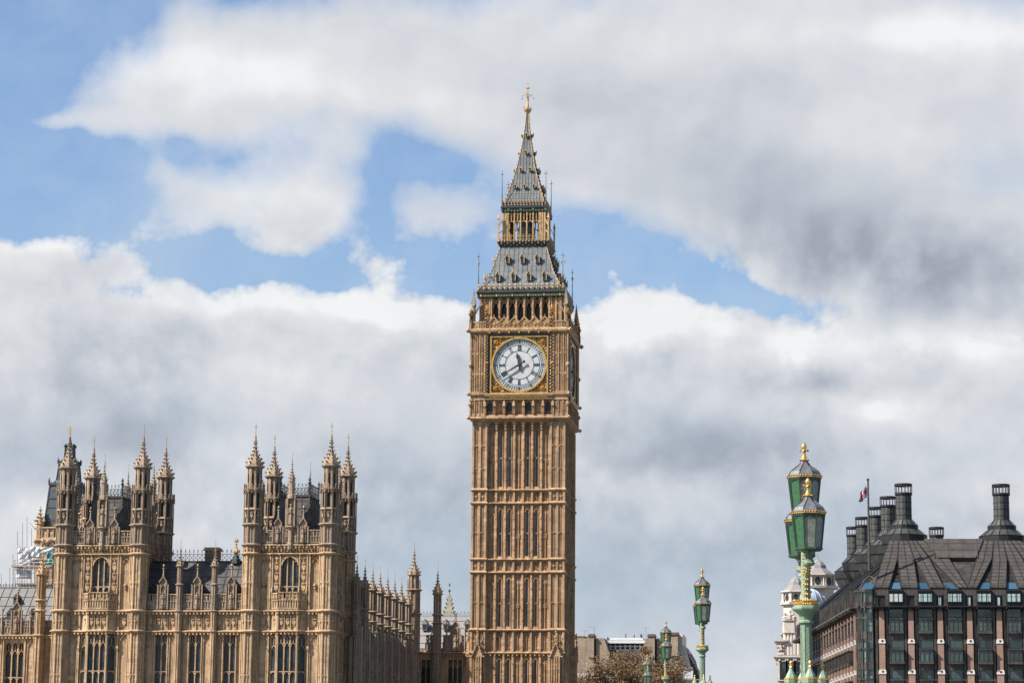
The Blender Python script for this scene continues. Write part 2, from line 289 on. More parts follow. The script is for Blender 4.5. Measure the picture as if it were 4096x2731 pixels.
# ------------------------------------------------------------------ mesh building
class MB:
    def __init__(s): s.v = []; s.f = []; s.M = Matrix(); s.sm = False
    def add(s, vs, fs):
        n = len(s.v); M = s.M
        s.v += [tuple(M @ Vector(p)) for p in vs]; s.f += [tuple(n+i for i in f) for f in fs]
    def box(s, x0, x1, y0, y1, z0, z1):
        if x0 > x1: x0, x1 = x1, x0
        if y0 > y1: y0, y1 = y1, y0
        if z0 > z1: z0, z1 = z1, z0
        s.add([(x0, y0, z0), (x1, y0, z0), (x1, y1, z0), (x0, y1, z0), (x0, y0, z1), (x1, y0, z1), (x1, y1, z1), (x0, y1, z1)],
              [(0, 3, 2, 1), (4, 5, 6, 7), (0, 1, 5, 4), (1, 2, 6, 5), (2, 3, 7, 6), (3, 0, 4, 7)])
    def bo(s, u0, u1, o0, o1, z0, z1): s.box(u0, u1, -o0, -o1, z0, z1)      # o = distance out of the wall plane
    def loft(s, rings, caps=True):
        n = len(rings[0]); vs = [p for r in rings for p in r]; fs = []
        for k in range(len(rings)-1):
            for i in range(n):
                j = (i+1) % n; fs.append((k*n+i, k*n+j, (k+1)*n+j, (k+1)*n+i))
        if caps: fs.append(tuple(reversed(range(n)))); fs.append(tuple((len(rings)-1)*n+i for i in range(n)))
        s.add(vs, fs)
    def lathe(s, prof, n=8, cx=0, cy=0, rot=None, caps=True, sx=1, sy=1):
        """prof: (radius, z); for n = 4 or 8 the radius is the distance to the flat side"""
        a0 = math.pi/n if rot is None else rot; k = 1/math.cos(math.pi/n) if n in (4, 8) else 1
        s.loft([[(cx+r*k*sx*math.cos(a0+2*math.pi*i/n), cy+r*k*sy*math.sin(a0+2*math.pi*i/n), z) for i in range(n)] for r, z in prof], caps)
    def tube(s, p, q, r, r2=None, n=6):
        p, q = Vector(p), Vector(q); d = (q-p).normalized(); a = d.orthogonal().normalized(); b = d.cross(a); r2 = r if r2 is None else r2
        s.loft([[tuple(c+a*rr*math.cos(2*math.pi*i/n)+b*rr*math.sin(2*math.pi*i/n)) for i in range(n)] for c, rr in ((p, r), (q, r2))])
    def path(s, pts, r, n=5):
        for a, b in zip(pts, pts[1:]): s.tube(a, b, r, r, n)
    def ball(s, c, r, n=6, sz=1):
        s.lathe([(r*math.sin(t)*(1 if n not in (4, 8) else .9)+.0005, c[2]-r*sz*math.cos(t)) for t in (0.01, .7, 1.3, 1.85, 2.45, 3.13)], n, c[0], c[1])
    def gem(s, c, r, rz=None):
        rz = rz or r; x, y, z = c
        s.add([(x-r, y, z), (x, y-r, z), (x+r, y, z), (x, y+r, z), (x, y, z-rz), (x, y, z+rz)],
              [(0, 1, 5), (1, 2, 5), (2, 3, 5), (3, 0, 5), (1, 0, 4), (2, 1, 4), (3, 2, 4), (0, 3, 4)])
    def ext(s, poly, o0, o1):
        """polygon in (u, z), extruded from o0 to o1 outwards"""
        n = len(poly); s.add([(u, -o1, z) for u, z in poly]+[(u, -o0, z) for u, z in poly],
                             [tuple(range(n)), tuple(reversed(range(n, 2*n)))]+[(i, i+n, (i+1) % n+n, (i+1) % n) for i in range(n)])
    def cornice(s, u0, u1, z, h, o, ob=0.0, end=0.0):
        """moulded string course, its lip at height z; splayed top, undercut below"""
        pr = [(ob, z+h*.55), (o, z+h*.12), (o, z-h*.15), (ob+(o-ob)*.62, z-h*.28), (ob+(o-ob)*.38, z-h*.62), (ob, z-h*.7)]
        n = len(pr); s.add([(u, -a, b) for u in (u0, u1) for a, b in pr], [tuple(range(n)), tuple(reversed(range(n, 2*n)))]+[(i, (i+1) % n, (i+1) % n+n, i+n) for i in range(n)])
    def slab(s, us, zs, solid, o0, o1, back=False):
        """wall slab on a grid; solid(i, j) says which cells are there. Emits fronts and the reveals of the holes"""
        nu, nz = len(us)-1, len(zs)-1
        S = [[bool(solid(i, j)) for j in range(nz)] for i in range(nu)]
        def q(a, b, c, d): s.add([a, b, c, d], [(0, 1, 2, 3)])
        for i in range(nu):
            for j in range(nz):
                if not S[i][j]: continue
                a, b, c, d = us[i], us[i+1], zs[j], zs[j+1]
                q((a, -o1, c), (b, -o1, c), (b, -o1, d), (a, -o1, d))
                if back: q((b, -o0, c), (a, -o0, c), (a, -o0, d), (b, -o0, d))
                if i == 0 or not S[i-1][j]: q((a, -o0, c), (a, -o1, c), (a, -o1, d), (a, -o0, d))
                if i == nu-1 or not S[i+1][j]: q((b, -o1, c), (b, -o0, c), (b, -o0, d), (b, -o1, d))
                if j == 0 or not S[i][j-1]: q((a, -o0, c), (b, -o0, c), (b, -o1, c), (a, -o1, c))
                if j == nz-1 or not S[i][j+1]: q((a, -o1, d), (b, -o1, d), (b, -o0, d), (a, -o0, d))
    def arch(s, u0, u1, zs, rise, t, o0, o1, n=5):
        """four-centred arch moulding of thickness t springing at zs"""
        c, h = (u0+u1)/2, (u1-u0)/2
        def pt(k, off):
            x = -1+k/n; return (c+x*(h-off), zs+(rise-off)*max(0, 1-abs(x)**1.8)**.62)
        for k in range(2*n):
            a, b = pt(k, 0), pt(k+1, 0); a2, b2 = pt(k, t), pt(k+1, t)
            s.ext([a2, b2, b, a] if False else [a, a2, b2, b], o0, o1)
    def spandrel(s, u0, u1, ztop, rise, o0, o1, n=4):
        """fills the corners above an arched head whose crown touches ztop"""
        c, h = (u0+u1)/2, (u1-u0)/2
        for sg in (-1, 1):
            pts = [(c+sg*h, ztop)]+[(c+sg*h*x, ztop-rise+rise*.96*max(0, 1-x**1.8)**.62) for x in [1-k/n for k in range(n+1)]]
            if sg > 0: pts.reverse()
            s.ext(pts, o0, o1)
    def build(s, name, mat, parent=None, loc=(0, 0, 0), rz=0, smooth=False, label=None):
        me = bpy.data.meshes.new(name); me.from_pydata(s.v, [], s.f); me.materials.append(MATS[mat])
        if smooth:
            for p in me.polygons: p.use_smooth = True
        o = bpy.data.objects.new(name, me); col.objects.link(o); o.location = loc; o.rotation_euler = (0, 0, rz)
        if parent: o.parent = parent
        if label: o['label'] = label
        return o
def rotz(a, x=0, y=0, z=0): return Matrix.Translation((x, y, z)) @ Matrix.Rotation(a, 4, 'Z')
def tag(o, label=None, cat=None, group=None, kind=None):
    for k, v in (('label', label), ('category', cat), ('group', group), ('kind', kind)):
        if v: o[k] = v
    return o
def empty(name, loc, rz=0, label=None, cat=None, group=None):
    o = bpy.data.objects.new(name, None); col.objects.link(o); o.location = loc; o.rotation_euler = (0, 0, rz); o.empty_display_size = .5
    return tag(o, label, cat, group)
def kids(o): return [c for c in scn.objects if c.parent == o]
def dup(o, loc=None, rz=None, parent='same', scale=None):
    c = o.copy(); col.objects.link(c)
    c.parent = o.parent if parent == 'same' else parent
    if loc is not None: c.location = loc
    if rz is not None: c.rotation_euler = (0, 0, rz)
    if scale is not None: c.scale = scale
    for ch in list(kids(o)): dup(ch, parent=c)
    return c
def around(o, n=4, skip=()):
    """turned copies of a face for the other sides of a square tower"""
    return [dup(o, rz=o.rotation_euler.z+2*math.pi*k/n) for k in range(1, n) if k not in skip]

# ---- gothic pieces
def crockets(mb, prof, n, cx, cy, size, step, z0, z1, off=0, only=None):
    """leafy hooks climbing the edges of a spire with profile prof (radius to flat, z)"""
    k = 1/math.cos(math.pi/n)
    def rad(z):
        for (r0, a), (r1, b) in zip(prof, prof[1:]):
            if a <= z <= b: return r0+(r1-r0)*(z-a)/max(1e-6, b-a)
        return prof[-1][0]
    z = z0
    while z < z1:
        f = .55+.45*(z1-z)/(z1-z0); sz = size*f
        for i in range(n) if only is None else (only,):
            a = math.pi/n+2*math.pi*i/n+off; r = rad(z)*k; ca, sa = math.cos(a), math.sin(a)
            p = lambda d, t, h: (cx+(r+d)*ca-t*sa, cy+(r+d)*sa+t*ca, z+h)
            mb.add([p(-.05, -sz*.3, 0), p(-.05, sz*.3, 0), p(-.05, 0, -sz*.8), p(sz, -sz*.28, sz*.25), p(sz, sz*.28, sz*.25), p(sz*.8, 0, sz*.75), p(-.05, 0, sz*.5)],
                   [(0, 2, 3), (2, 1, 4), (2, 4, 3), (3, 4, 5), (0, 3, 5), (0, 5, 6), (4, 1, 6), (4, 6, 5)])
        z += step
def oct_stage(mb, ap, z0, z1, ribs=.12, mull=True, heads=.25, depth=.1, cx=0, cy=0, splits=()):
    """octagonal turret stage with corner shafts and sunken two-light panels"""
    mb.lathe([(ap-depth, z0), (ap-depth, z1)], 8, cx, cy)
    hw = ap*math.tan(math.pi/8); M0 = mb.M
    for k in range(8):
        mb.M = M0 @ rotz(math.pi/4*k, cx, cy)
        y = ap-depth
        mb.add([(hw-ribs, -ap, z) for z in (z0, z1)]+[(hw, -ap, z) for z in (z0, z1)]+[(hw-ribs, -y+.02, z) for z in (z0, z1)], [(0, 2, 3, 1), (4, 0, 1, 5)])
        mb.add([(-hw+ribs, -ap, z) for z in (z0, z1)]+[(-hw, -ap, z) for z in (z0, z1)]+[(-hw+ribs, -y+.02, z) for z in (z0, z1)], [(2, 0, 1, 3), (0, 4, 5, 1)])
        lv = [z0]+list(splits)+[z1]
        for a, b in zip(lv, lv[1:]):
            if mull: mb.bo(-.035, .035, y, ap-.03, a+.002, b-.002)
            if heads:
                w = hw-ribs
                for e in ((-w, -.035), (.035, w)) if mull else ((-w, w),):
                    mb.spandrel(e[0], e[1], b-.003, min(heads, (b-a)*.3), y, ap-.015, 3)
            mb.bo(-hw+ribs, hw-ribs, y, ap-.04, a+.003, a+.09)
    mb.M = M0
def ring_cornice(mb, ap, z, h, o, n=8, cx=0, cy=0):
    mb.lathe([(ap-.05, z-h*.7), (ap+o*.38, z-h*.62), (ap+o*.62, z-h*.28), (ap+o, z-h*.15), (ap+o, z+h*.12), (ap-.05, z+h*.55)], n, cx, cy)
def spirelet(mb, r, z0, z1, n=8, cx=0, cy=0, ck=.18, step=.5, ogee=True):
    H = z1-z0
    prof = [(r, z0), (r*1.02, z0+H*.05), (r*.88, z0+H*.13), (r*.66, z0+H*.24), (r*.41, z0+H*.36), (r*.25, z0+H*.49), (r*.16, z0+H*.64), (r*.09, z1)] if ogee else [(r, z0), (r*.07, z1)]
    mb.lathe(prof, n, cx, cy)
    crockets(mb, prof, n, cx, cy, ck*1.1, step*1.05, z0+.10*H, z0+H*.86)
    for f, q in ((.83, .24), (.90, .12), (1.0, .10)):
        mb.lathe([(.03, z0+H*f-.10), (q*(r/.9)**.5, z0+H*f), (.03, z0+H*f+.12)], n, cx, cy)
def quatre(mb, u, z, r, o0, o1, t=.05):
    mb.ext([(u-r, z), (u, z-r), (u+r, z), (u, z+r)], o0, o1-.02)
    for a in range(4):
        ca, sa = math.cos(a*math.pi/2), math.sin(a*math.pi/2)
        mb.ext([(u+r*ca-t*sa*2, z+r*sa+t*ca*2), (u+r*ca+t*sa*2, z+r*sa-t*ca*2), (u+r*1.45*ca, z+r*1.45*sa)][::-1], o0, o1)
def shield(mb, u, z, w, h, o):
    mb.ext([(u-w/2, z+h/2), (u-w/2, z-h*.1), (u, z-h/2), (u+w/2, z-h*.1), (u+w/2, z+h/2)], o, o+.12)
    mb.bo(u-w*.42, u+w*.42, o, o+.2, z+h*.54, z+h*.75)
def carved(mb, u0, u1, z0, z1, o, n, s=.09):
    """a panel of carved foliage: small knobs of stone"""
    rnd = random.Random(int(abs(u0*91+z0*37))+n)
    for i in range(n):
        mb.gem((u0+(u1-u0)*rnd.random(), -o, z0+(z1-z0)*(i+.5)/n), s*(.6+.6*rnd.random()), s*(.6+.8*rnd.random()))
def statue(mb, x, y, z, h=1.6):
    mb.lathe([(.20*h/1.6, z), (.25*h/1.6, z+.06), (.19*h/1.6, z+.5*h), (.21*h/1.6, z+.7*h), (.24*h/1.6, z+.80*h), (.09*h/1.6, z+.85*h), (.07*h/1.6, z+.88*h)], 7, x, y, sy=.75)
    mb.lathe([(.03, z+.855*h), (.095*h/1.6, z+.90*h), (.105*h/1.6, z+.94*h), (.075*h/1.6, z+.98*h), (.13*h/1.6, z+.99*h), (.10*h/1.6, z+1.03*h), (.02, z+1.035*h)], 7, x, y)
    for sg in (-1, 1):
        mb.tube((x+sg*.2*h/1.6, y, z+.77*h), (x+sg*.22*h/1.6, y-.08, z+.58*h), .06*h/1.6, .05*h/1.6); mb.tube((x+sg*.22*h/1.6, y-.08, z+.58*h), (x+sg*.06, y-.24*h/1.6, z+.62*h), .05*h/1.6, .035)
def rod(mb, x, y, z0, z1, r=.035, vane=True):
    mb.tube((x, y, z0), (x, y, z1), r, r*.6, 5)
    mb.lathe([(.01, z1-.02), (.07, z1+.04), (.01, z1+.12)], 6, x, y)
    if vane: mb.box(x-.13, x+.13, y-.02, y+.02, z1-.42, z1-.20); mb.box(x-.10, x+.10, y-.02, y+.02, z0+(z1-z0)*.35, z0+(z1-z0)*.35+.05)
def gothic_window(st, gl, u0, u1, z0, z1, lights, o0, o1, transoms=(), arched=False, mt=.09, foot=True):
    """stone mullions, cusped heads and tracery (st) over a sheet of glass (gl)"""
    gl.bo(u0+.01, u1-.01, o0-.06, o0, z0, z1-.01)
    w = (u1-u0)/lights; om = o0+(o1-o0)*.55
    for i in range(1, lights): st.bo(u0+i*w-mt/2, u0+i*w+mt/2, o0, om, z0, z1-.01)
    lv = [z0]+list(transoms)+[z1]
    for t in transoms: st.bo(u0, u1, o0, om+.03, t-.05, t+.05)
    for k in range(1, len(lv)):
        top = lv[k]-(.05 if k < len(lv)-1 else 0)
        for i in range(lights):
            a, b = u0+i*w+(mt/2 if i else 0), u0+(i+1)*w-(mt/2 if i < lights-1 else 0)
            if k == len(lv)-1 and not arched:
                hh = w*.9
                st.arch(a, b, top-hh*2.0, hh*.75, .06, o0, om, 4)
                st.spandrel(a, b, top, hh*.5, o0, om, 4)
                st.bo((a+b)/2-.03, (a+b)/2+.03, o0, om-.02, top-hh*1.25, top-hh*.35)
                for q in (a+.0, b-.05): st.bo(q, q+.05, o0, om-.02, top-hh*1.7, top-.05)
            else: st.spandrel(a, b, top, min(.3, w*.6), o0, om, 4)
    if arched:
        st.spandrel(u0, u1, z1, (u1-u0)*.52, o0-.01, o1, 7)
        st.arch(u0-.1, u1+.1, z1-(u1-u0)*.52, (u1-u0)*.52+.1, .16, o0, o1+.08, 8)
    if foot: st.ext([(u0-.05, z0-.15), (u1+.05, z0-.15), (u1+.05, z0), (u0-.05, z0)], o0, o1+.05)
# ================================================================== the great clock tower
TX, TY = -42.4, 318.1
tower = empty('clock_tower', (TX, TY, 0), 0, 'tall honey stone clock tower with a round white dial, gilded lantern and grey iron spire', 'clock tower')
HP = 6.1                       # half width of the shaft
c = MB(); c.box(-5.25, 5.25, -5.25, 5.25, 0, 49.0); c.box(-5.6, 5.6, -5.6, 5.6, 49.0, 60.6); c.build('shaft', 'tower_stone', tower)
LV = [0, 18.88, 21.81, 29.17, 30.84, 38.11, 39.83, 48.75]       # string courses
BW = 8.2/7
def shaft_face():
    w = MB(); w.M = Matrix.Translation((0, -HP, 0))
    o = -.64
    w.bo(-4.1, 4.1, -.86, o, 0, 48.9)
    for a, b in zip(LV, LV[1:]):
        tall = b-a > 3.5
        for i in range(1, 7):
            u = -4.1+BW*i
            w.bo(u-.12, u+.12, o, -.30, a, b-.12); w.bo(u-.20, u-.12, o, -.47, a, b-.1); w.bo(u+.12, u+.20, o, -.47, a, b-.1)
            if tall:
                z = a+1.2
                while z < b-.8: w.bo(u-.10, u+.10, -.30, -.24, z, z+.14); z += 1.35
        for u in (-4.1, 4.1): s = 1 if u < 0 else -1; w.bo(u, u+s*.14, o, -.25, a, b-.1)
        for i in range(7):
            u0, u1 = -4.1+BW*i+.2, -4.1+BW*(i+1)-.2; c = (u0+u1)/2
            if not tall:
                h = b-a
                w.bo(c-.03, c+.03, o, o+.1, a+.3, b-.3)
                carved(w, u0+.06, u1-.06, a+.35, b-.35, o, int(h*9), .085); w.spandrel(u0, u1, b-.15, .35, o, o+.2, 3)
                w.ext([(u0, a), (u1, a), (u1, a+.22), (u0, a+.30)], o, o+.2)
            elif i in (0, 3, 6):
                w.bo(c-.05, c+.05, o, o+.2, a+.1, b-1.0); w.bo(u0, u0+.09, o, o+.12, a+.1, b-1); w.bo(u1-.09, u1, o, o+.12, a+.1, b-1)
                zc = a+(b-a)*.42
                for du in (-.16, .16): quatre(w, c+du, zc+.14, .09, o, o+.22, .03); quatre(w, c+du, zc-.16, .09, o, o+.22, .03)
                w.arch(u0, u1, b-1.7, .5, .08, o, o+.2, 3)
                carved(w, u0+.1, u1-.1, b-1.6, b-.45, o, 8, .10)
                w.ext([(u0, a), (u1, a), (u1, a+.15), (u0, a+.15)], o, o+.2)
            else:
                gw = .15
                zs, ze = a+.45, b-1.0
                for q in (c-gw-.08, c+gw): w.bo(q, q+.08, o, o+.10, zs, ze)
                w.bo(c-gw, c+gw, o, o+.14, zs+(ze-zs)*.49, zs+(ze-zs)*.49+.14)
                w.spandrel(c-gw, c+gw, ze, .35, o, o+.1, 3); w.spandrel(c-gw, c+gw, zs+(ze-zs)*.49, .2, o, o+.1, 3)
                w.arch(u0, u1, ze-.25, .55, .07, o, o+.26, 3)
                carved(w, c-.12, c+.12, b-.95, b-.3, o+.05, 4, .10)
                w.ext([(u0-.02, a), (u1+.02, a), (c+.28, a+.42), (c-.28, a+.42)], o, o+.26)
    for z in LV[1:-1]: w.cornice(-4.1, 4.1, z, .36, -.14, -.65)
    for i in range(15): w.bo(-4.0+i*8/14-.09, -4.0+i*8/14+.09, -.4, -.18, LV[1]-.38, LV[1]-.2)
    # corbels carrying the clock stage
    for i in range(1, 7):
        u = -4.1+BW*i; w.bo(u-.16, u+.16, -.5, .02, 48.05, 48.7)
        w.bo(u-.13, u+.13, -.5, -.1, 47.7, 48.05)
    for i in range(7):
        u = -4.1+BW*(i+.5); w.spandrel(u-.42, u+.42, 48.7, .4, -.75, -.15, 4)
        for d in (-.2, 0, .2): w.gem((u+d, .5, 48.15), .10)
        carved(w, u-.35, u+.35, 46.9, 47.9, -.64, 5, .09)
    return w.build('shaft_wall', 'tower_stone', tower)
sf = shaft_face(); around(sf)
def lancet_windows():
    out = []
    for a, b in zip(LV, LV[1:]):
        if b-a < 3.5: continue
        m = MB(); m.M = Matrix.Translation((0, -HP, 0))
        for i in (1, 2, 4, 5):
            c_ = -4.1+BW*(i+.5)
            m = MB(); m.M = Matrix.Translation((0, -HP, 0)); m.bo(c_-.15, c_+.15, -.65, -.625, a+.45, b-1.0)
            if a > 1 or True: out.append(m.build('lancet_window', 'lancet_glass', tower))
    return out
for o in lancet_windows():
    for k in (1, ): dup(o, rz=math.pi/2)
def corner_pier():
    w = MB(); c0 = 5.1
    w.box(c0-.98, c0+.82, -c0-.82, -c0+.98, 0, 48.8)
    for a, b in zip(LV, LV[1:]):
        # posts and mullions on the two outer faces (built for front, mirrored to the side)
        def face(M):
            w.M = M
            w.bo(4.12, 4.32, -.2, 0, a+.01, b-.1); w.bo(4.32, 4.40, -.2, -.08, a+.01, b-.1); w.bo(4.95, 5.22, -.2, -.02, a+.01, b-.1)
            w.bo(5.22, 5.30, -.2, -.09, a+.01, b-.1)
            for u0, u1 in ((4.32, 4.95), (5.22, 5.82)):
                n = max(1, round((b-a)/3.0)) if b-a > 3.5 else 1
                for k in range(n):
                    t = b-.2-(b-a)*k/n
                    w.spandrel(u0, u1, t, .28, -.2, -.05, 3); w.bo(u0, u1, -.2, -.07, t, t+.07)
                w.bo((u0+u1)/2-.03, (u0+u1)/2+.03, -.2, -.12, a, b-.2)
                if b-a < 3.5: quatre(w, (u0+u1)/2, (a+b)/2, .17, -.2, -.04, .05)
                w.ext([(u0, a), (u1, a), (u1, a+.16), (u0, a+.16)], -.2, -.05)
            w.M = Matrix()
        face(Matrix.Translation((0, -HP, 0)))
        face(Matrix.Rotation(math.pi/2, 4, 'Z') @ Matrix.Translation((0, -HP, 0)) @ Matrix.Scale(-1, 4, (1, 0, 0)))
        w.box(5.82, 6.1, -6.1, -5.82, a+.01, b-.1)
    for z in LV[1:-1]:
        w.M = Matrix.Translation((5.1, -5.1, 0)); w.lathe([(.95, z-.26), (1.04, z-.2), (1.15, z-.05), (1.15, z+.05), (.95, z+.22)], 4); w.M = Matrix()
    return w.build('corner_pier', 'tower_stone', tower)
around(corner_pier())
# gablets leaning against the foot of the piers
def gablet():
    g_ = MB()
    for u in (-5.05, 5.05):
        g_.M = Matrix.Translation((u, -HP-.0, 0))
        g_.bo(-.55, .55, -.05, .30, 0, 18.5)
        for q in (-.55, -.19, .07, .43): g_.bo(q, q+.12, .30, .40, 0, 18.4)
        g_.ext([(-.66, 18.4), (.66, 18.4), (0, 20.1)], 0, .34)
        for sg in (-1, 1):
            g_.ext([(sg*.74, 18.3), (sg*.60, 18.45), (0, 20.0), (0, 20.35)][::sg], .2, .52)
            for k in range(4): g_.gem((sg*(.62-k*.16), -.48, 18.7+k*.42), .11)
            g_.lathe([(.05, 18.2), (.14, 18.35), (.05, 18.5)], 4, sg*.78, -.4)
        for z, r in ((20.45, .09), (20.8, .18), (21.15, .08), (21.5, .15), (21.9, .06)): g_.gem((0, -.35, z), r, r*1.3)
        g_.tube((0, -.35, 20), (0, -.35, 22), .06)
        for q in (-.25, .25): quatre(g_, q, 16.9, .11, .28, .40, .03)
        for z in (14.4, 16.4, 17.4): g_.bo(-.5, .5, .28, .36, z, z+.09)
    return g_.build('pier_gable', 'tower_stone', tower)
around(gablet())

# ---- clock stage
HC = 6.47
def clock_stage():
    w = MB()
    w.lathe([(5.6, 48.55), (5.9, 48.7), (6.35, 48.95), (6.6, 49.1), (6.6, 49.3), (6.3, 49.42)], 4)
    w.lathe([(5.8, 49.3), (5.8, 60.7)], 4)
    w.lathe([(6.2, 51.42), (6.5, 51.5), (6.5, 51.62), (6.34, 51.66), (6.34, 52.1), (6.55, 52.2), (6.55, 52.3), (6.2, 52.45)], 4)
    w.lathe([(6.1, 60.2), (6.35, 60.3), (6.7, 60.55), (6.75, 60.8), (6.55, 60.95), (6.2, 60.95)], 4)
    return w.build('clock_stage', 'tower_stone', tower)
clock_stage()
def clock_corner():
    """corner of the clock stage, panelled with ribs and quatrefoils"""
    w = MB()
    w.box(4.5, 6.3, -6.3, -4.5, 49.32, 60.5)
    def face(M):
        for z0, z1 in ((49.42, 51.4), (52.42, 60.25)):
            w.M = M
            for u, d in ((4.45, .17), (5.12, .12), (5.75, .12), (6.28, .19)):
                w.bo(u, u+d, -.2, 0, z0, z1)
            for u in (4.95, 5.57): w.bo(u, u+.06, -.2, -.06, z0, z1)
            for a, b in ((4.62, 5.12), (5.24, 5.75), (5.87, 6.28)):
                m_ = (a+b)/2
                w.bo(m_-.03, m_+.03, -.2, -.07, z0, z1); w.spandrel(a, b, z1, .28, -.2, -.05, 3)
                if z1-z0 > 3:
                    for z in (55.0, 57.7): quatre(w, m_, z, .17, -.2, -.02, .05); w.spandrel(a, b, z-.2, .25, -.2, -.06, 3)
                    w.ext([(a, z0), (b, z0), (b, z0+.2), (a, z0+.2)], -.2, -.03)
                else: w.bo(a, b, -.2, -.08, z0, z0+.35)
        w.M = Matrix()
    face(Matrix.Translation((0, -HC, 0)))
    face(Matrix.Rotation(math.pi/2, 4, 'Z') @ Matrix.Translation((0, -HC, 0)) @ Matrix.Scale(-1, 4, (1, 0, 0)))
    for z in (51.0, 56.2): w.lathe([(.18, z-.3), (.3, z), (.15, z+.2)], 6, 6.42, -6.42)
    for x, y, r in ((6.42, -6.42, .28),): w.gem((6.6, -6.6, 52.3), .3); w.gem((6.75, -6.75, 60.7), .35); w.gem((6.6, -6.6, 49.2), .3)
    return w.build('clock_stage_corner', 'tower_stone', tower)
around(clock_corner())
def arcade():
    w = MB(); ds = []; w.M = Matrix.Translation((0, -HC, 0))
    n = 7; W = 8.9/n
    for i in range(n+1):
        u = -4.45+W*i
        w.bo(u-.14, u+.14, -.65, -.05, 49.4, 51.4)
        for z in (50.1, 49.8, 50.4): w.bo(u-.2, u+.2, -.3, .05, z, z+.12)
        w.lathe([(.1, 50.5), (.2, 50.7), (.12, 51.2), (.02, 51.5)], 4, u, .02)
    for i in range(n):
        a, b = -4.45+W*i+.14, -4.45+W*(i+1)-.14
        w.spandrel(a, b, 51.4, .55, -.65, -.2, 5); w.arch(a, b, 50.75, .6, .07, -.6, -.3, 4)
        w.bo(a, b, -.65, -.15, 49.4, 49.62); w.bo(a, b, -.5, -.4, 49.95, 50.02)
        for k in range(5): w.bo(a+.05+k*(b-a-.1)/5, a+.09+k*(b-a-.1)/5, -.5, -.42, 49.6, 49.95)
        if i % 2: w.bo(a, b, -.66, -.5, 49.5, 51.2)
        else: d = MB(); d.M = w.M; d.bo(a, b, -.66, -.62, 49.5, 51.3); ds.append(d)  # black sheet: the shade inside the opening put in as colour
    return [w.build('arcade', 'tower_stone', tower)]+[d_.build('arcade_opening', 'black_paint_and_shade', tower) for d_ in ds]
for o in arcade(): around(o)
ZC = 56.16
def dial_side():
    root = MB(); root.M = Matrix.Translation((0, -HC, 0))
    # dark square frame with deep steps
    for a, b, o in ((3.78, 4.08, -.12), (3.62, 3.78, -.25)):
        for s in (-1, 1):
            root.bo(s*a, s*b, -.7, o, ZC-b, ZC+b); root.bo(-a, a, -.7, o, ZC+s*a, ZC+s*b)
    fr = root.build('dial_frame', 'black_paint_and_shade', tower)
    g_ = MB()
    y = .30
    for a, b, o in ((3.64, 3.82, -.10),):
        for s in (-1, 1): g_.bo(s*a, s*b, -.5, o, ZC-b, ZC+b); g_.bo(-b, b, -.5, o+.002, ZC+s*a, ZC+s*b)
    def ring(m, r0, r1, o0, o1, n=72):
        m.loft([[(r*math.cos(2*math.pi*i/n), -o, ZC+r*math.sin(2*math.pi*i/n)) for i in range(n)] for r, o in ((r0, o0), (r0, o1), (r1, o1), (r1, o0))], False)
    ring(g_, 3.42, 3.66, -.5, -.12)
    for sx_ in (-1, 1):
        for sz_ in (-1, 1):
            cx, cz = sx_*3.08, ZC+sz_*3.08
            for k in range(8):
                a = k*math.pi/4; g_.gem((cx+.24*math.cos(a), .24, cz+.24*math.sin(a)), .15)
            g_.gem((cx, .15, cz), .2)
            for k, (r, a) in enumerate(((.58, 20), (.58, 70), (.95, 5), (.95, 85), (1.35, 2), (1.35, 88), (.6, 200), (.6, 250), (1.7, 1), (1.7, 89))):
                px, pz = cx+(-sx_)*r*math.cos(R(a)) * (1 if a < 180 else 1), cz+(-sz_)*r*math.sin(R(a))
                if abs(px) < 3.62 and abs(pz-ZC) < 3.62 and (px**2+(pz-ZC)**2)**.5 > 3.66: g_.gem((px, .28, pz), .16)
            a0 = math.atan2(sz_, sx_)
            for da in range(-38, 39, 4):
                a = a0+R(da); r = 3.78
                if abs(r*math.cos(a)) < 3.6 and abs(r*math.sin(a)) < 3.6: g_.gem((r*math.cos(a), .3, ZC+r*math.sin(a)), .075)
                for r in (4.1, 4.4):
                    if abs(r*math.cos(a)) < 3.6 and abs(r*math.sin(a)) < 3.6 and random.random() < .6: g_.gem((r*math.cos(a), .32, ZC+r*math.sin(a)), .085)
    for o in (g_.M,): pass
    g_.M = Matrix()
    go = MB(); go.v = [(x, y_-HC, z) for x, y_, z in g_.v]; go.f = g_.f; go.build('gilded_tracery', 'gilding', tower)
    bk = MB(); bk.M = Matrix.Translation((0, -HC, 0)); bk.bo(-3.7, 3.7, -.7, -.38, ZC-3.7, ZC+3.7); bk.build('spandrel_panel', 'pierced_gilding', tower)
    return
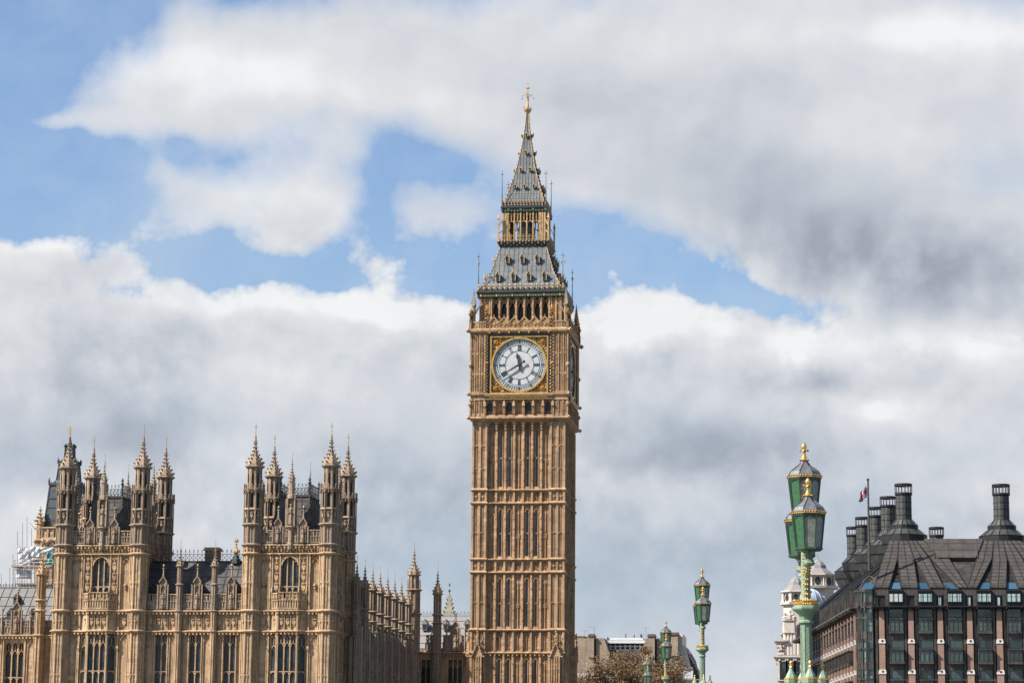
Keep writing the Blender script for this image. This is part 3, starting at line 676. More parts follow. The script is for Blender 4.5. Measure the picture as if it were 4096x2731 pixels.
def dial_parts():
    res = []
    # opal glass disc is its own part with the ironwork, the numerals and both hands under it
    d = MB(); n = 72
    d.loft([[(r*math.cos(2*math.pi*i/n), y, r*math.sin(2*math.pi*i/n)) for i in range(n)] for r, y in ((3.42, .5), (3.42, .33), (.01, .33))])
    disc = d.build('dial', 'opal_glass', tower, (0, -HC, ZC))
    k = MB()
    def ring(r0, r1, o=-.29):
        k.loft([[(r*math.cos(2*math.pi*i/n), -q, r*math.sin(2*math.pi*i/n)) for i in range(n)] for r, q in ((r0, -.34), (r0, o), (r1, o), (r1, -.34))], False)
    for r0, r1 in ((3.38, 3.42), (3.12, 3.14), (2.86, 2.88), (2.65, 2.67), (1.86, 1.89)): ring(r0, r1)
    for i in range(60):
        k.M = Matrix.Rotation(-i*math.pi/30, 4, 'Y'); w = .012 if i % 5 else .03
        k.box(-w, w, .285, .34, 2.86, 3.36)
        if i % 5 == 0:
            for z in (2.96, 3.22): k.box(-.14, .14, .285, .34, z, z+.05)
    for i in range(12):
        k.M = Matrix.Rotation(-(i+.5)*math.pi/6, 4, 'Y')
    k.M = Matrix()
    k.build('minute_track', 'dial_black', disc)
    def num(txt):
        m = MB(); wd = {'I': .13, 'V': .24, 'X': .24}; tot = sum(wd[c_] for c_ in txt); x = -tot/2; z0, z1 = 1.96, 2.62
        for c_ in txt:
            cx = x+wd[c_]/2
            if c_ == 'I': m.box(cx-.024, cx+.024, .28, .33, z0, z1)
            else:
                for s, q0, q1 in ((-1, .09 if c_ == 'X' else 0, -.09), (1, -.09 if c_ == 'X' else 0, .09)):
                    zt, zb = z1, z0
                    m.add([(cx+q0*(-1 if False else 1)-.04*1 if False else cx+q0-.02, .28, zb), (cx+q0+.02, .28, zb), (cx+q1+.02, .28, zt), (cx+q1-.02, .28, zt)] +
                          [(cx+q0-.02, .33, zb), (cx+q0+.02, .33, zb), (cx+q1+.02, .33, zt), (cx+q1-.02, .33, zt)],
                          [(0, 1, 2, 3), (0, 4, 5, 1), (1, 5, 6, 2), (2, 6, 7, 3), (3, 7, 4, 0)])
            x += wd[c_]
        m.box(-tot/2, tot/2, .275, .30, z0-.02, z0+.01); m.box(-tot/2, tot/2, .275, .30, z1-.01, z1+.02)
        return m
    for i, t in enumerate(['XII', 'I', 'II', 'III', 'IIII', 'V', 'VI', 'VII', 'VIII', 'IX', 'X', 'XI']):
        o = num(t).build('numeral', 'dial_black', disc); o.rotation_euler = (0, i*math.pi/6, 0)
    def hand(name, pts, ang, y0):
        m = MB(); m.ext(pts, -y0, -y0+.06); o = m.build(name, 'dial_black', disc); o.rotation_euler = (0, R(ang), 0)
    hand('hour_hand', [(-.10, -.75), (-.20, -.55), (-.08, -.4), (-.17, 0), (-.10, .7), (-.24, 1.1), (-.13, 1.3), (0, 1.68), (.13, 1.3), (.24, 1.1), (.10, .7), (.17, 0), (.08, -.4), (.20, -.55), (.10, -.75)][::-1], -10.5, .20)
    hand('minute_hand', [(-.06, -.95), (-.22, -.8), (-.10, -.6), (-.09, -.3), (-.14, 0), (-.10, 1.2), (-.055, 2.4), (0, 3.15), (.055, 2.4), (.10, 1.2), (.14, 0), (.09, -.3), (.10, -.6), (.22, -.8), (.06, -.95)][::-1], 239, .10)
    b = MB(); b.loft([[(r*math.cos(t*math.pi/6), y, r*math.sin(t*math.pi/6)) for t in range(12)] for r, y in ((.2, .3), (.2, .02), (.01, 0))]); b.build('hub', 'dial_black', disc)
    return disc
disc = dial_parts()
for k in (1, 2, 3):
    a = math.pi/2*k; dup(disc, loc=(HC*math.sin(a), -HC*math.cos(a), ZC), rz=a)
n0 = set(kids(tower)); dial_side(); 
for o in [o for o in kids(tower) if o not in n0]: around(o)
def side_gilding():
    cc = MB(); cc.M = Matrix.Translation((0, -HC, 0))
    dk = MB(); dk.M = cc.M; gn = MB(); gn.M = cc.M; st = MB(); st.M = cc.M
    for s in (-1, 1):
        u = s*4.29
        dk.bo(u-.19, u+.19, -.4, .0, 52.35, 61.4)
        z = 52.45; k = 0
        while z < 62.9:
            for d in (-.11, .11):
                if (k+(d > 0)) % 2: cc.gem((u+d, -.03, z), .12, .13)
            z += .22; k += 1
        for z in (52.3, 56.4, 60.9, 62.3, 63.0): cc.bo(u-.25, u+.25, -.2, .06, z, z+.13)
        cc.lathe([(.12, 63.1), (.30, 63.35), (.34, 63.45), (.15, 63.6), (.22, 63.75), (.03, 64.15)], 8, u, -.02)
        dk.bo(u-.16, u+.16, -.25, -.04, 61.4, 63.1)
        # at the outer corner
        u = s*6.42
        cc.lathe([(.12, 62.6), (.30, 62.85), (.34, 62.95), (.15, 63.1), (.22, 63.25), (.03, 63.7)], 8, u, .05)
        st.lathe([(.22, 60.9), (.22, 61.9), (.28, 62.0), (.17, 62.1), (.17, 62.6)], 8, u, .05)
    # letter band below the dial
    cc.bo(-4.5, 4.5, -.3, .12, 51.60, 51.66); cc.bo(-4.5, 4.5, -.3, .12, 52.02, 52.08); dk.bo(-4.48, 4.48, -.3, .09, 51.66, 52.02)
    # cusped band of green and gold above the dial
    dk.bo(-4.08, 4.08, -.4, .0, 60.26, 60.95)
    for i in range(13):
        u = -3.9+i*.65
        if i % 2 == 0: cc.bo(u-.09, u+.09, -.1, .22, 60.3, 60.95)
        else: cc.bo(u-.2, u+.2, -.1, .06, 60.45, 60.8); gn.bo(u-.36, u-.22, -.1, .05, 60.4, 60.85); gn.bo(u+.22, u+.36, -.1, .05, 60.4, 60.85)
    for i in range(40): cc.gem((-4.0+i*.205, -.05, 60.25), .06)
    # balustrade with gablets
    for i in range(6):
        u = -3.35+i*1.34
        st.ext([(u-.67, 61.0), (u-.67, 61.75), (u-.60, 61.75), (u, 62.42), (u+.60, 61.75), (u+.67, 61.75), (u+.67, 61.0)], -.25, -.10)
        st.ext([(u-.67, 61.72), (u, 62.40), (u, 62.62), (u-.67, 61.9)], -.2, .02); st.ext([(u, 62.40), (u+.67, 61.72), (u+.67, 61.9), (u, 62.62)], -.2, .02)
        for q in (-.58, -.42, .42, .58): st.bo(u+q-.03, u+q+.03, -.12, -.02, 61.0, 61.75)
        quatre(cc, u, 61.62, .24, -.1, 0, .07)
        for sg in (-1, 1): cc.add([(u+sg*.63, .03, 61.68), (u+sg*.63, .03, 61.76), (u, .03, 62.38), (u, .03, 62.46)], [(0, 2, 3, 1)])
        cc.gem((u, -.0, 62.72), .12)
    st.bo(-4.1, 4.1, -.25, .04, 60.95, 61.12)
    for s in (-1, 1):
        us = [s*x for x in (4.5, 6.2)]; a, b = min(us), max(us)
        st.bo(a, b, -.25, .03, 60.95, 61.1); st.bo(a, b, -.25, .03, 61.75, 61.95)
        for k in range(9): u = a+(b-a)*(k+.0)/8; st.bo(u-.06, u+.06, -.2, -.02, 61.1, 61.75)
    return [cc.build('gilded_ornament', 'gilding', tower), dk.build('dark_moulding', 'black_paint_and_shade', tower), gn.build('enamel_shield', 'green_enamel', tower), st.build('balustrade', 'tower_stone', tower)]
for o in side_gilding(): around(o)
cu = bpy.data.curves.new('inscription', 'FONT'); cu.body = 'DOMINE SALVAM FAC REGINAM NOSTRAM VICTORIAM PRIMAM'; cu.align_x = 'CENTER'; cu.size = .40; cu.extrude = .03; cu.space_character = 1.02
to = bpy.data.objects.new('tmp', cu); col.objects.link(to); bpy.context.view_layer.update()
me = bpy.data.meshes.new_from_object(to.evaluated_get(bpy.context.evaluated_depsgraph_get())); bpy.data.objects.remove(to)
xs_ = [v.co.x for v in me.vertices]; sc_ = 7.7/(max(xs_)-min(xs_))
ins = MB(); ins.v = [(v.co.x*sc_, -HC-.11-v.co.z, 51.72+v.co.y*.95) for v in me.vertices]; ins.f = [tuple(p.vertices) for p in me.polygons]
around(ins.build('inscription', 'gilding', tower))

# ---- belfry
HB = 5.45
def belfry():
    core = MB(); core.box(-4.4, 4.4, -4.4, 4.4, 60.8, 65.8); core.build('bell_chamber', 'black_paint_and_shade', tower)  # solid block, coloured black for the unlit inside of the belfry
    w = MB(); w.M = Matrix.Translation((0, -HB, 0))
    n = 7; W = 7.7/n
    for i in range(n+1):
        u = -3.85+W*i; w.bo(u-.17, u+.17, -.75, -.05, 60.95, 65.3); w.bo(u-.07, u+.07, -.05, .08, 61.5, 65.2)
        w.lathe([(.14, 62.2), (.16, 62.5), (.05, 62.9), (.1, 63.05), (.02, 63.3)], 4, u, -.12)
    for i in range(n):
        a, b = -3.85+W*i+.17, -3.85+W*(i+1)-.17
        w.spandrel(a, b, 65.3, .75, -.7, -.15, 5); w.arch(a, b, 64.0, .75, .10, -.55, -.25, 5)
        for q in (a, b): s = 1 if q == a else -1; w.add([(q, .3, 64.6), (q+s*.06, .3, 64.9), ((a+b)/2, .3, 65.1), ((a+b)/2, .3, 64.95)], [(0, 1, 2, 3)])
        w.bo((a+b)/2-.04, (a+b)/2+.04, -.5, -.3, 64.6, 65.2)
    for s in (-1, 1):
        a, b = (4.0, 5.45) if s > 0 else (-5.45, -4.0)
        w.bo(min(a, b), max(a, b), -1.3, -.15, 60.95, 65.3) if False else None
        for u, d in ((a, .18), (a+.62, .18), (b-.18, .18)): w.bo(u, u+d, -.3, 0 if s < 0 or u < b-.3 else -.001, 60.95, 65.3)
        for p, q in ((a+.18, a+.62), (a+.8, b-.18)): w.spandrel(p, q, 65.0, .3, -.3, -.08, 3); w.bo(p, q, -.3, -.1, 63.1, 63.2); w.spandrel(p, q, 63.1, .25, -.3, -.08, 3); w.bo((p+q)/2-.03, (p+q)/2+.03, -.3, -.1, 61, 65.0)
    for s in (-1, 1): w.bo(s*4.0, s*5.3, -1.4, -.16, 60.95, 65.3)
    return w.build('belfry_arcade', 'tower_stone', tower)
around(belfry())
def corner_pinnacle():
    w = MB(); x, y = 6.1, -6.1
    w.lathe([(.24, 60.9), (.24, 64.0), (.34, 64.05), (.30, 64.2), (.16, 64.3)], 8, x, y); spirelet(w, .26, 64.2, 66.3, 4, x, y, .12, .35, False)
    for k in range(7):
        a0, a1 = R(90*k/7), R(90*(k+1)/7)
        for sx_, sy_, ex, ey in ((1, 1, 0, 1),):
            pass
    for hx, hy in ((0, 1), (-1, 0)):        # half arches tying it to the belfry corners
        for k in range(6):
            t0, t1 = k/6, (k+1)/6
            f = lambda t: (x+hx*t*1.2, y+hy*t*1.2, 62.6+1.7*math.sin(t*math.pi/2))
            w.tube(f(t0), f(t1), .13, .13, 4)
    return w.build('corner_pinnacle', 'turret_stone', tower)
around(corner_pinnacle())
# ---- eaves, roof and dormers
m = MB(); m.lathe([(5.3, 65.2), (5.5, 65.35), (5.62, 65.4), (5.75, 65.75), (5.85, 65.95), (5.85, 66.12), (5.4, 66.25)], 4); m.build('eaves_cornice', 'dark_iron', tower)
def eaves_side():
    g_ = MB(); e = MB(); ir = MB(); k = 0
    for i in range(33):
        u = -5.6+i*.35
        g_.gem((u, -5.72, 65.52), .10)
        if i % 6 == 0: e.box(u-.10, u+.10, -5.84, -5.7, 65.40, 65.62); g_.box(u+.25, u+.45, -5.82, -5.7, 65.40, 65.66)
        g_.lathe([(.05, 66.3), (.10, 66.5), (.04, 66.75), (.1, 66.9), (.01, 67.1)], 4, u, -5.62) if i % 2 == 0 else g_.gem((u, -5.6, 66.72), .12)
        ir.box(u-.02, u+.02, -5.66, -5.6, 66.15, 66.95)
    g_.box(-5.6, 5.6, -5.70, -5.68, 66.58, 66.62); g_.box(-5.6, 5.6, -5.74, -5.7, 65.5, 65.54)
    e.box(-5.6, 5.6, -5.74, -5.7, 65.34, 65.37)
    for z in (66.2, 66.5, 66.72): ir.box(-5.7, 5.7, -5.67, -5.59, z, z+.06)
    for i in range(16): g_.gem((-5.5+i*.733, -5.68, 66.6), .11)
    return [g_.build('gilded_cresting', 'worn_gilding', tower), e.build('enamel_boss', 'green_enamel', tower), ir.build('roof_railing', 'dark_iron', tower)]
for o in eaves_side(): around(o)
RP = [(5.45, 66.1), (5.28, 66.7), (4.93, 67.4), (4.52, 68.2), (4.15, 69.0), (3.55, 71.0), (3.08, 72.7)]
SP = [(2.62, 78.8), (2.50, 79.3), (2.20, 80.3), (1.93, 81.3), (1.60, 82.4), (1.30, 83.6), (1.05, 84.8), (.84, 85.95), (.62, 87.2), (.43, 88.55), (.28, 89.8), (.19, 90.9), (.17, 91.7)]
def rad(prof, z):
    for (r0, a), (r1, b) in zip(prof, prof[1:]):
        if a <= z <= b: return r0+(r1-r0)*(z-a)/(b-a)
def iron_roof(prof, name, pitch, bar, tile):
    m = MB(); m.lathe(prof, 4)
    o = m.build(name, 'cast_iron_roof', tower)
    for k in range(4):
        b = MB(); n = int(prof[0][0]*2/pitch/2)
        for i in range(-n, n+1):
            u = i*pitch
            for (r0, a), (r1, c_) in zip(prof, prof[1:]):
                if r0 > abs(u)+.02:
                    t = 1 if r1 > abs(u) else (r0-abs(u))/(r0-r1)
                    y0, y1, zt = -r0, -(r0+(r1-r0)*t), a+(c_-a)*t
                    b.add([(u-bar, y0, a), (u-bar, y1, zt), (u+bar, y1, zt), (u+bar, y0, a), (u-bar, y0-.05, a), (u-bar, y1-.05, zt), (u+bar, y1-.05, zt), (u+bar, y0-.05, a)], [(4, 7, 6, 5), (0, 4, 5, 1), (3, 2, 6, 7)])
        z = prof[0][1]+.5
        while z < prof[-1][1]-.3:
            r = rad(prof, z)
            for i in range(-n-1, n+1):
                u0, u1 = max(-r+.05, i*pitch+bar), min(r-.05, (i+1)*pitch-bar)
                if u1-u0 > .15:
                    mid = (u0+u1)/2; b.add([(u0, -r-.02, z+.06), (mid, -r-.035, z-.06), (u1, -r-.02, z+.06), (u1, -r+.02, z+.12), (mid, -r+.0, z), (u0, -r+.02, z+.12)], [(0, 1, 4, 5), (1, 2, 3, 4)])
            z += tile
        b.build('roof_roll', 'cast_iron_roof', o, rz=math.pi/2*k)
    return o
roof = iron_roof(RP, 'lower_roof', .62, .032, .82); spire = iron_roof(SP, 'spire', .40, .024, .75)
for k in range(4):
    for pr_, par_, cz, st_, za, zb in ((RP, roof, .22, .48, 66.8, 72.5), (SP, spire, .20, .55, 79.3, 91.3)):
        m = MB(); crockets(m, pr_, 4, 0, 0, cz, st_, za, zb, only=k); cs, sn = math.cos(math.pi/4+k*math.pi/2)*2**.5, math.sin(math.pi/4+k*math.pi/2)*2**.5
        for (r0, a), (r1, b) in zip(pr_, pr_[1:]): m.tube((r0*cs, r0*sn, a), (r1*cs, r1*sn, b), .07, .06, 5)
        m.build('crocketed_hip', 'worn_gilding', par_)
def dormer(z, u, w, h, prof, gold=True):
    r = rad(prof, z); r2 = rad(prof, z+h)
    b = MB(); b.box(-w/2, w/2, -.04, .9, 0, h*.62)
    b.add([(-w/2-.08, -.12, h*.6), (w/2+.08, -.12, h*.6), (0, -.12, h), (-w/2-.08, 1.0, h*.6), (w/2+.08, 1.0, h*.6), (0, 1.1, h)], [(0, 1, 2), (0, 2, 5, 3), (1, 4, 5, 2)])
    d = MB(); d.box(-w/2+.09, w/2-.09, -.055, -.03, .08, h*.58)  # black sheet coloured as the shade within the dormer
    g_ = MB()
    for s in (-1, 1):
        g_.tube((s*(w/2+.1), -.15, h*.56), (0, -.15, h*1.02), .055, .05, 4); g_.box(s*w/2-.05, s*w/2+.05, -.1, 0, 0, h*.6)
    g_.gem((0, -.15, h*1.12), .09, .14); g_.box(-.05, .05, -.1, -.02, .05, h*.55) if False else None
    o = b.build('dormer', 'cast_iron_roof', tower); o2 = d.build('dormer_opening', 'black_paint_and_shade', o); o3 = g_.build('dormer_gable', 'worn_gilding', o)
    o.location = (u, -r-.22, z)
    for k in (1, 2, 3):
        a = math.pi/2*k; x, y = u, -r-.22
        dup(o, loc=(x*math.cos(a)-y*math.sin(a), x*math.sin(a)+y*math.cos(a), z), rz=a)
for u in (-3.1, -1.03, 1.03, 3.1): dormer(67.6, u, .52, 1.3, RP)
for u in (-2.0, 0, 2.0): dormer(70.2, u, .50, 1.25, RP)
for z, us in ((80.8, (-1.25, 0, 1.25)), (83.3, (-.62, .62)), (85.8, (0,)), (88.3, (0,))):
    for u in us: dormer(z, u, .30, .5, SP)
def vane_pole(x, y, z0, z1):
    m = MB(); m.tube((x, y, z0), (x, y, z1), .06, .025, 6)
    h = z1-z0
    m.box(x-.28, x+.28, y-.02, y+.02, z1-.55, z1-.49); m.box(x-.02, x+.02, y-.2, y+.2, z1-.55, z1-.49)
    return m
def poles(h, z0, z1, gold):
    o = vane_pole(h, -h, z0, z1).build('vane_pole', 'dark_iron', tower); around(o)
    g_ = MB(); zz = z0+(z1-z0)*.72 if gold else z0+(z1-z0)*.5
    if gold:
        for s in (-1, 1): g_.gem((h+s*.22, -h, zz+.14), .17); g_.gem((h+s*.2, -h, zz-.12), .12)
        g_.gem((h, -h, zz-.9), .12)
    else:
        for s in (-1, 1): g_.box(h-.28, h+.28, -h-.02, -h+.02, zz, zz+.05)
    for dx, dy in ((.0, .45), (-.45, 0)):
        g_.tube((h+dx, -h+dy, z0), (h+dx, -h+dy, z0+(z1-z0)*.33), .05, .03, 5)
        g_.gem((h+dx, -h+dy, z0+(z1-z0)*.35), .08)
    around(g_.build('vane', 'worn_gilding', tower))
poles(5.6, 66.1, 71.3, True); poles(2.95, 78.2, 83.1, False)
# ---- lantern (Ayrton light stage) above the belfry roof
def lantern():
    fl = MB(); fl.lathe([(2.9, 72.3), (3.15, 72.6), (3.45, 73.1), (3.5, 73.35), (3.0, 73.5)], 4); fl.build('gallery', 'dark_iron', tower)
    core = MB(); core.lathe([(1.15, 73.4), (1.3, 74.6), (1.2, 75.7), (.7, 76.4), (.3, 77.4)], 12); core.build('lantern_lamp', 'clear_lantern_glass', tower)
    g_ = MB()
    for i in range(17):
        u = -3.28+i*.41; g_.gem((u, -3.5, 73.28), .12); g_.gem((u, -3.42, 73.0), .11) if i % 2 else g_.gem((u, -3.3, 72.8), .1)
        g_.gem((u, -3.42, 73.75), .09)
        g_.box(u-.025, u+.025, -3.43, -3.38, 73.4, 74.3)
    for z in (73.5, 74.0): g_.box(-3.4, 3.4, -3.43, -3.38, z, z+.05)
    n = 5; W = 4.2/n
    for i in range(n+1):
        u = -2.1+W*i
        g_.box(u-.10, u+.10, -2.86, -2.55, 73.5, 77.3); g_.box(u-.04, u+.04, -2.93, -2.86, 73.6, 77.2)
        g_.gem((u, -2.9, 74.3), .14); g_.gem((u, -2.9, 75.9), .12)
    for i in range(n):
        a, b = -2.1+W*i+.1, -2.1+W*(i+1)-.1; c_ = (a+b)/2
        g_.M = Matrix.Translation((0, -2.8, 0))
        g_.spandrel(a, b, 76.2, .4, -.2, 0, 4); g_.bo(c_-.05, c_+.05, -.15, 0, 76.1, 77.3); g_.spandrel(a, c_-.05, 77.2, .25, -.15, -.02, 3); g_.spandrel(c_+.05, b, 77.2, .25, -.15, -.02, 3)
        for z in (76.45, 76.7, 76.95): g_.gem((c_, 0, z), .13, .1)
        g_.M = Matrix()
    for s in (-1, 1):
        for u in (2.28, 2.5, 2.83): g_.box(s*u-.07, s*u+.07, -2.9+(.0 if u < 2.8 else .02), -2.7, 73.5, 77.3)
        g_.box(s*2.15, s*2.8, -2.8, -2.72, 73.5, 77.3)
    return g_.build('lantern_arcade', 'worn_gilding', tower)
around(lantern())
m = MB(); m.lathe([(2.6, 77.2), (2.85, 77.35), (3.0, 77.75), (3.12, 78.0), (3.12, 78.15), (2.85, 78.2), (2.85, 78.75), (2.5, 78.85)], 4); m.build('lantern_cornice', 'dark_iron', tower)
def lantern_top():
    g_ = MB(); e = MB()
    for i in range(15):
        u = -2.9+i*.414
        g_.gem((u, -2.98, 77.55), .10); g_.gem((u, -2.92, 78.62), .13); g_.gem((u+.2, -2.95, 78.95), .13) if i < 14 else None
        g_.box(u-.13, u+.13, -2.93, -2.85, 78.33, 78.43); g_.gem((u, -2.92, 78.85), .08)
        if i % 4 == 2: e.box(u-.15, u+.15, -3.08, -2.9, 77.5, 77.85)
    return [g_.build('gilded_band', 'worn_gilding', tower), e.build('enamel_boss', 'green_enamel', tower)]
for o in lantern_top(): around(o)
# flying buttresses with pinnacles at the lantern corners
def fb():
    w = MB(); w.lathe([(.10, 73.3), (.10, 76.3), (.17, 76.4), (.02, 77.2)], 4, 3.35, -3.35)
    w.tube((3.35, -3.35, 75.3), (2.9, -2.9, 76.3), .05, .05, 4); w.tube((3.35, -3.35, 74.3), (2.9, -2.9, 74.9), .05, .05, 4)
    return w.build('lantern_pinnacle', 'worn_gilding', tower)
around(fb())
# ---- finial
m = MB(); m.lathe([(.17, 91.6), (.26, 91.75), (.30, 91.85), (.5, 92.15), (.52, 92.3), (.2, 92.4), (.17, 92.9), (.09, 93.5), (.12, 93.7), (.06, 94), (.04, 95.3), (.025, 96.0)], 8)
fin = m.build('finial', 'worn_gilding', tower)
g_ = MB()
for k in range(8):
    a = k*math.pi/4; ca, sa = math.cos(a), math.sin(a)
    g_.tube((.45*ca, .45*sa, 92.1), (.62*ca, .62*sa, 92.55), .05, .03, 4); g_.gem((.62*ca, .62*sa, 92.6), .07)
    if k % 2 == 0:
        pts = [(.05, 93.7), (.25, 94.1), (.5, 94.25), (.72, 94.1), (.78, 93.85)]
        for p, q in zip(pts, pts[1:]): g_.tube((p[0]*ca, p[0]*sa, p[1]), (q[0]*ca, q[0]*sa, q[1]), .035, .035, 4)
        g_.gem((.78*ca, .78*sa, 93.8), .13); g_.gem((.6*ca, .6*sa, 94.3), .09)
        g_.gem((.22*ca, .22*sa, 94.5), .08)
    else: g_.gem((.3*ca, .3*sa, 94.35), .09)
g_.ball((0, 0, 95.3), .19, 8); g_.box(-.17, .17, -.02, .02, 95.82, 95.88); g_.gem((0, 0, 94.75), .1); g_.box(-.02, .02, -.02, .02, 95.9, 96.15)
for k in range(6): a = k*math.pi/3; g_.gem((.24*math.cos(a), .24*math.sin(a), 95.3), .07)
g_.build('scrollwork', 'worn_gilding', fin)
# ================================================================== the palace (one building, many parts)
PX, PY = -75.0, 270.0
palace = empty('palace', (0, 0, 0), 0, 'long honey stone gothic palace with pinnacled pavilions and traceried windows left of the clock tower', 'palace')
L1, L2, L3, L4, LP = 19.1, 21.4, 27.85, 28.85, 30.55
AP = 1.03
def turret():
    """octagonal corner turret from the ground to its crown; the spire and rod are its own parts"""
    w = MB()
    lo = MB()
    for m_, lv in ((lo, [0, 14.2, L1, L2, 24.6, L3, L4]), (w, [L4, 31.1])):
        for a, b in zip(lv, lv[1:]): oct_stage(m_, AP, a, b, .13, True, .35, .10)
    for z in (L1, L2, L3): ring_cornice(lo, AP, z, .30, .22)
    for z in (L4, 31.15): ring_cornice(w, AP, z, .30, .22)
    for k in range(8):
        w.M = lo.M = rotz(math.pi/4*k)
        for z in ((L1+L2)/2, (L3+L4)/2): quatre(lo, 0, z, .16, AP-.1, AP+.04, .05)
        shield(w, 0, 32.1, .28, .6, AP-.12)
    w.M = Matrix()
    # open stage with slots
    oct_stage(w, AP-.06, 31.2, 32.9, .13, False, .3, .14)
    w.lathe([(AP-.04, 32.75), (AP+.06, 32.85), (AP-.08, 33.05)], 8)
    w.lathe([(AP-.32, 32.9), (AP-.32, 35.2)], 8)
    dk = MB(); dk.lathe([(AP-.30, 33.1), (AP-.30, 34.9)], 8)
    hw = (AP-.08)*math.tan(math.pi/8)
    for k in range(8):
        w.M = rotz(math.pi/4*k)
        w.bo(-hw, -hw+.21, AP-.35, AP-.08, 33.0, 35.0); w.bo(hw-.21, hw, AP-.35, AP-.08, 33.0, 35.0)
        w.spandrel(-hw+.21, hw-.21, 34.9, .4, AP-.32, AP-.12, 4); w.bo(-hw, hw, AP-.35, AP-.06, 34.85, 35.15)
        # crown of pierced cresting
        w.arch(-hw-.06, hw+.06, 34.75, .5, .07, AP-.02, AP+.14, 3)
        for u in (-hw-.02, 0, hw+.02):
            w.gem((u, -(AP+.10), 35.15), .10, .14); w.bo(u-.04, u+.04, AP, AP+.10, 34.7, 35.55); w.gem((u, -(AP+.05), 35.65), .09, .13)
    w.M = Matrix()
    for k in range(8):
        a = math.pi/8+k*math.pi/4; r = (AP+.08)/math.cos(math.pi/8)
        w.tube((r*math.cos(a)*.92, r*math.sin(a)*.92, 31.0), (r*math.cos(a)*.92, r*math.sin(a)*.92, 35.5), .075, .06, 4); w.gem((r*math.cos(a)*.94, r*math.sin(a)*.94, 35.75), .11, .17)
    ring_cornice(w, AP-.1, 35.1, .22, .2)
    oct_stage(w, .80, 35.2, 37.7, .19, False, .4, .16)
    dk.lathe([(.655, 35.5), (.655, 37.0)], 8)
    for k in range(8):
        w.M = rotz(math.pi/4*k); w.bo(-.3, .3, .58, .70, 36.95, 37.5); w.bo(-.3, .3, .58, .68, 35.2, 35.6)
        quatre(w, 0, 37.2, .10, .6, .74, .03)
    w.M = Matrix()
    ring_cornice(w, .80, 37.8, .28, .26)
    for k in range(8): a = math.pi/8+k*math.pi/4; w.gem((1.05*math.cos(a), 1.05*math.sin(a), 37.85), .12)
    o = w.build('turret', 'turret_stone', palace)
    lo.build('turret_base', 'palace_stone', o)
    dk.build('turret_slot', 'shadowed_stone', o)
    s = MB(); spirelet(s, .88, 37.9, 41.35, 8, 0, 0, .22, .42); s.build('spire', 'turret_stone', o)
    r = MB(); rod(r, 0, 0, 41.3, 42.7, .04); r.build('vane', 'dull_gilding', o)
    return o
def small_pinnacle(h0, h1, h2, r, label=None, niche=True):
    """slender shaft with a spirelet, from h0; shaft top h1, tip h2"""
    w = MB(); oct_stage(w, r, h0, h1, .07, False, .3, .08); ring_cornice(w, r, h1, .18, .13)
    for k in range(8): a = math.pi/8+k*math.pi/4; w.gem((r*1.2*math.cos(a), r*1.2*math.sin(a), h1), .08)
    o = w.build('pinnacle', 'turret_stone', palace)
    s = MB(); spirelet(s, r*1.05, h1+.05, h2-.8, 8, 0, 0, .15, .36); s.build('spire', 'turret_stone', o)
    q = MB(); rod(q, 0, 0, h2-.85, h2, .03, False); q.build('vane', 'dull_gilding', o)
    return o
def parapet(mb, u0, u1, z0, zc, n, o=.0, th=.28, skip=()):
    """panelled and battlemented parapet with n merlons; zc is the height of the merlons"""
    zb = z0+(zc-z0)*.55; W = (u1-u0)/n
    mb.bo(u0, u1, o-th, o-.08, z0, zb)
    mb.bo(u0, u1, o-th+.02, o+.03, zb-.10, zb-.0)
    mb.bo(u0, u1, o-.09, o, z0, z0+.12)
    k = int((u1-u0)/.30)
    for i in range(k+1):
        u = u0+(u1-u0)*i/k; mb.bo(max(u0, u-.05), min(u1, u+.05), o-.1, o-.0, z0+.1, zb-.1)
    for i in range(k): a, b = u0+(u1-u0)*i/k+.05, u0+(u1-u0)*(i+1)/k-.05; mb.spandrel(a, b, zb-.1, .16, o-.1, o-.02, 3)
    for i in range(n):
        if i in skip: continue
        a, b = u0+W*i+W*.15, u0+W*(i+1)-W*.15
        mb.bo(a, b, o-th, o-.10, zb, zc-.12)
        mb.bo(a, a+.12, o-.12, o, zb-.1, zc-.1); mb.bo(b-.12, b, o-.12, o, zb-.1, zc-.1)
        mb.bo(a-.08, b+.08, o-th-.02, o+.05, zc-.13, zc)
        quatre(mb, (a+b)/2, (zb+zc)/2, .11, o-.12, o-.02, .03)
        if W > 1.0: mb.bo((a+b)/2-.03, (a+b)/2+.03, o-.12, o-.03, zb, zc-.1)
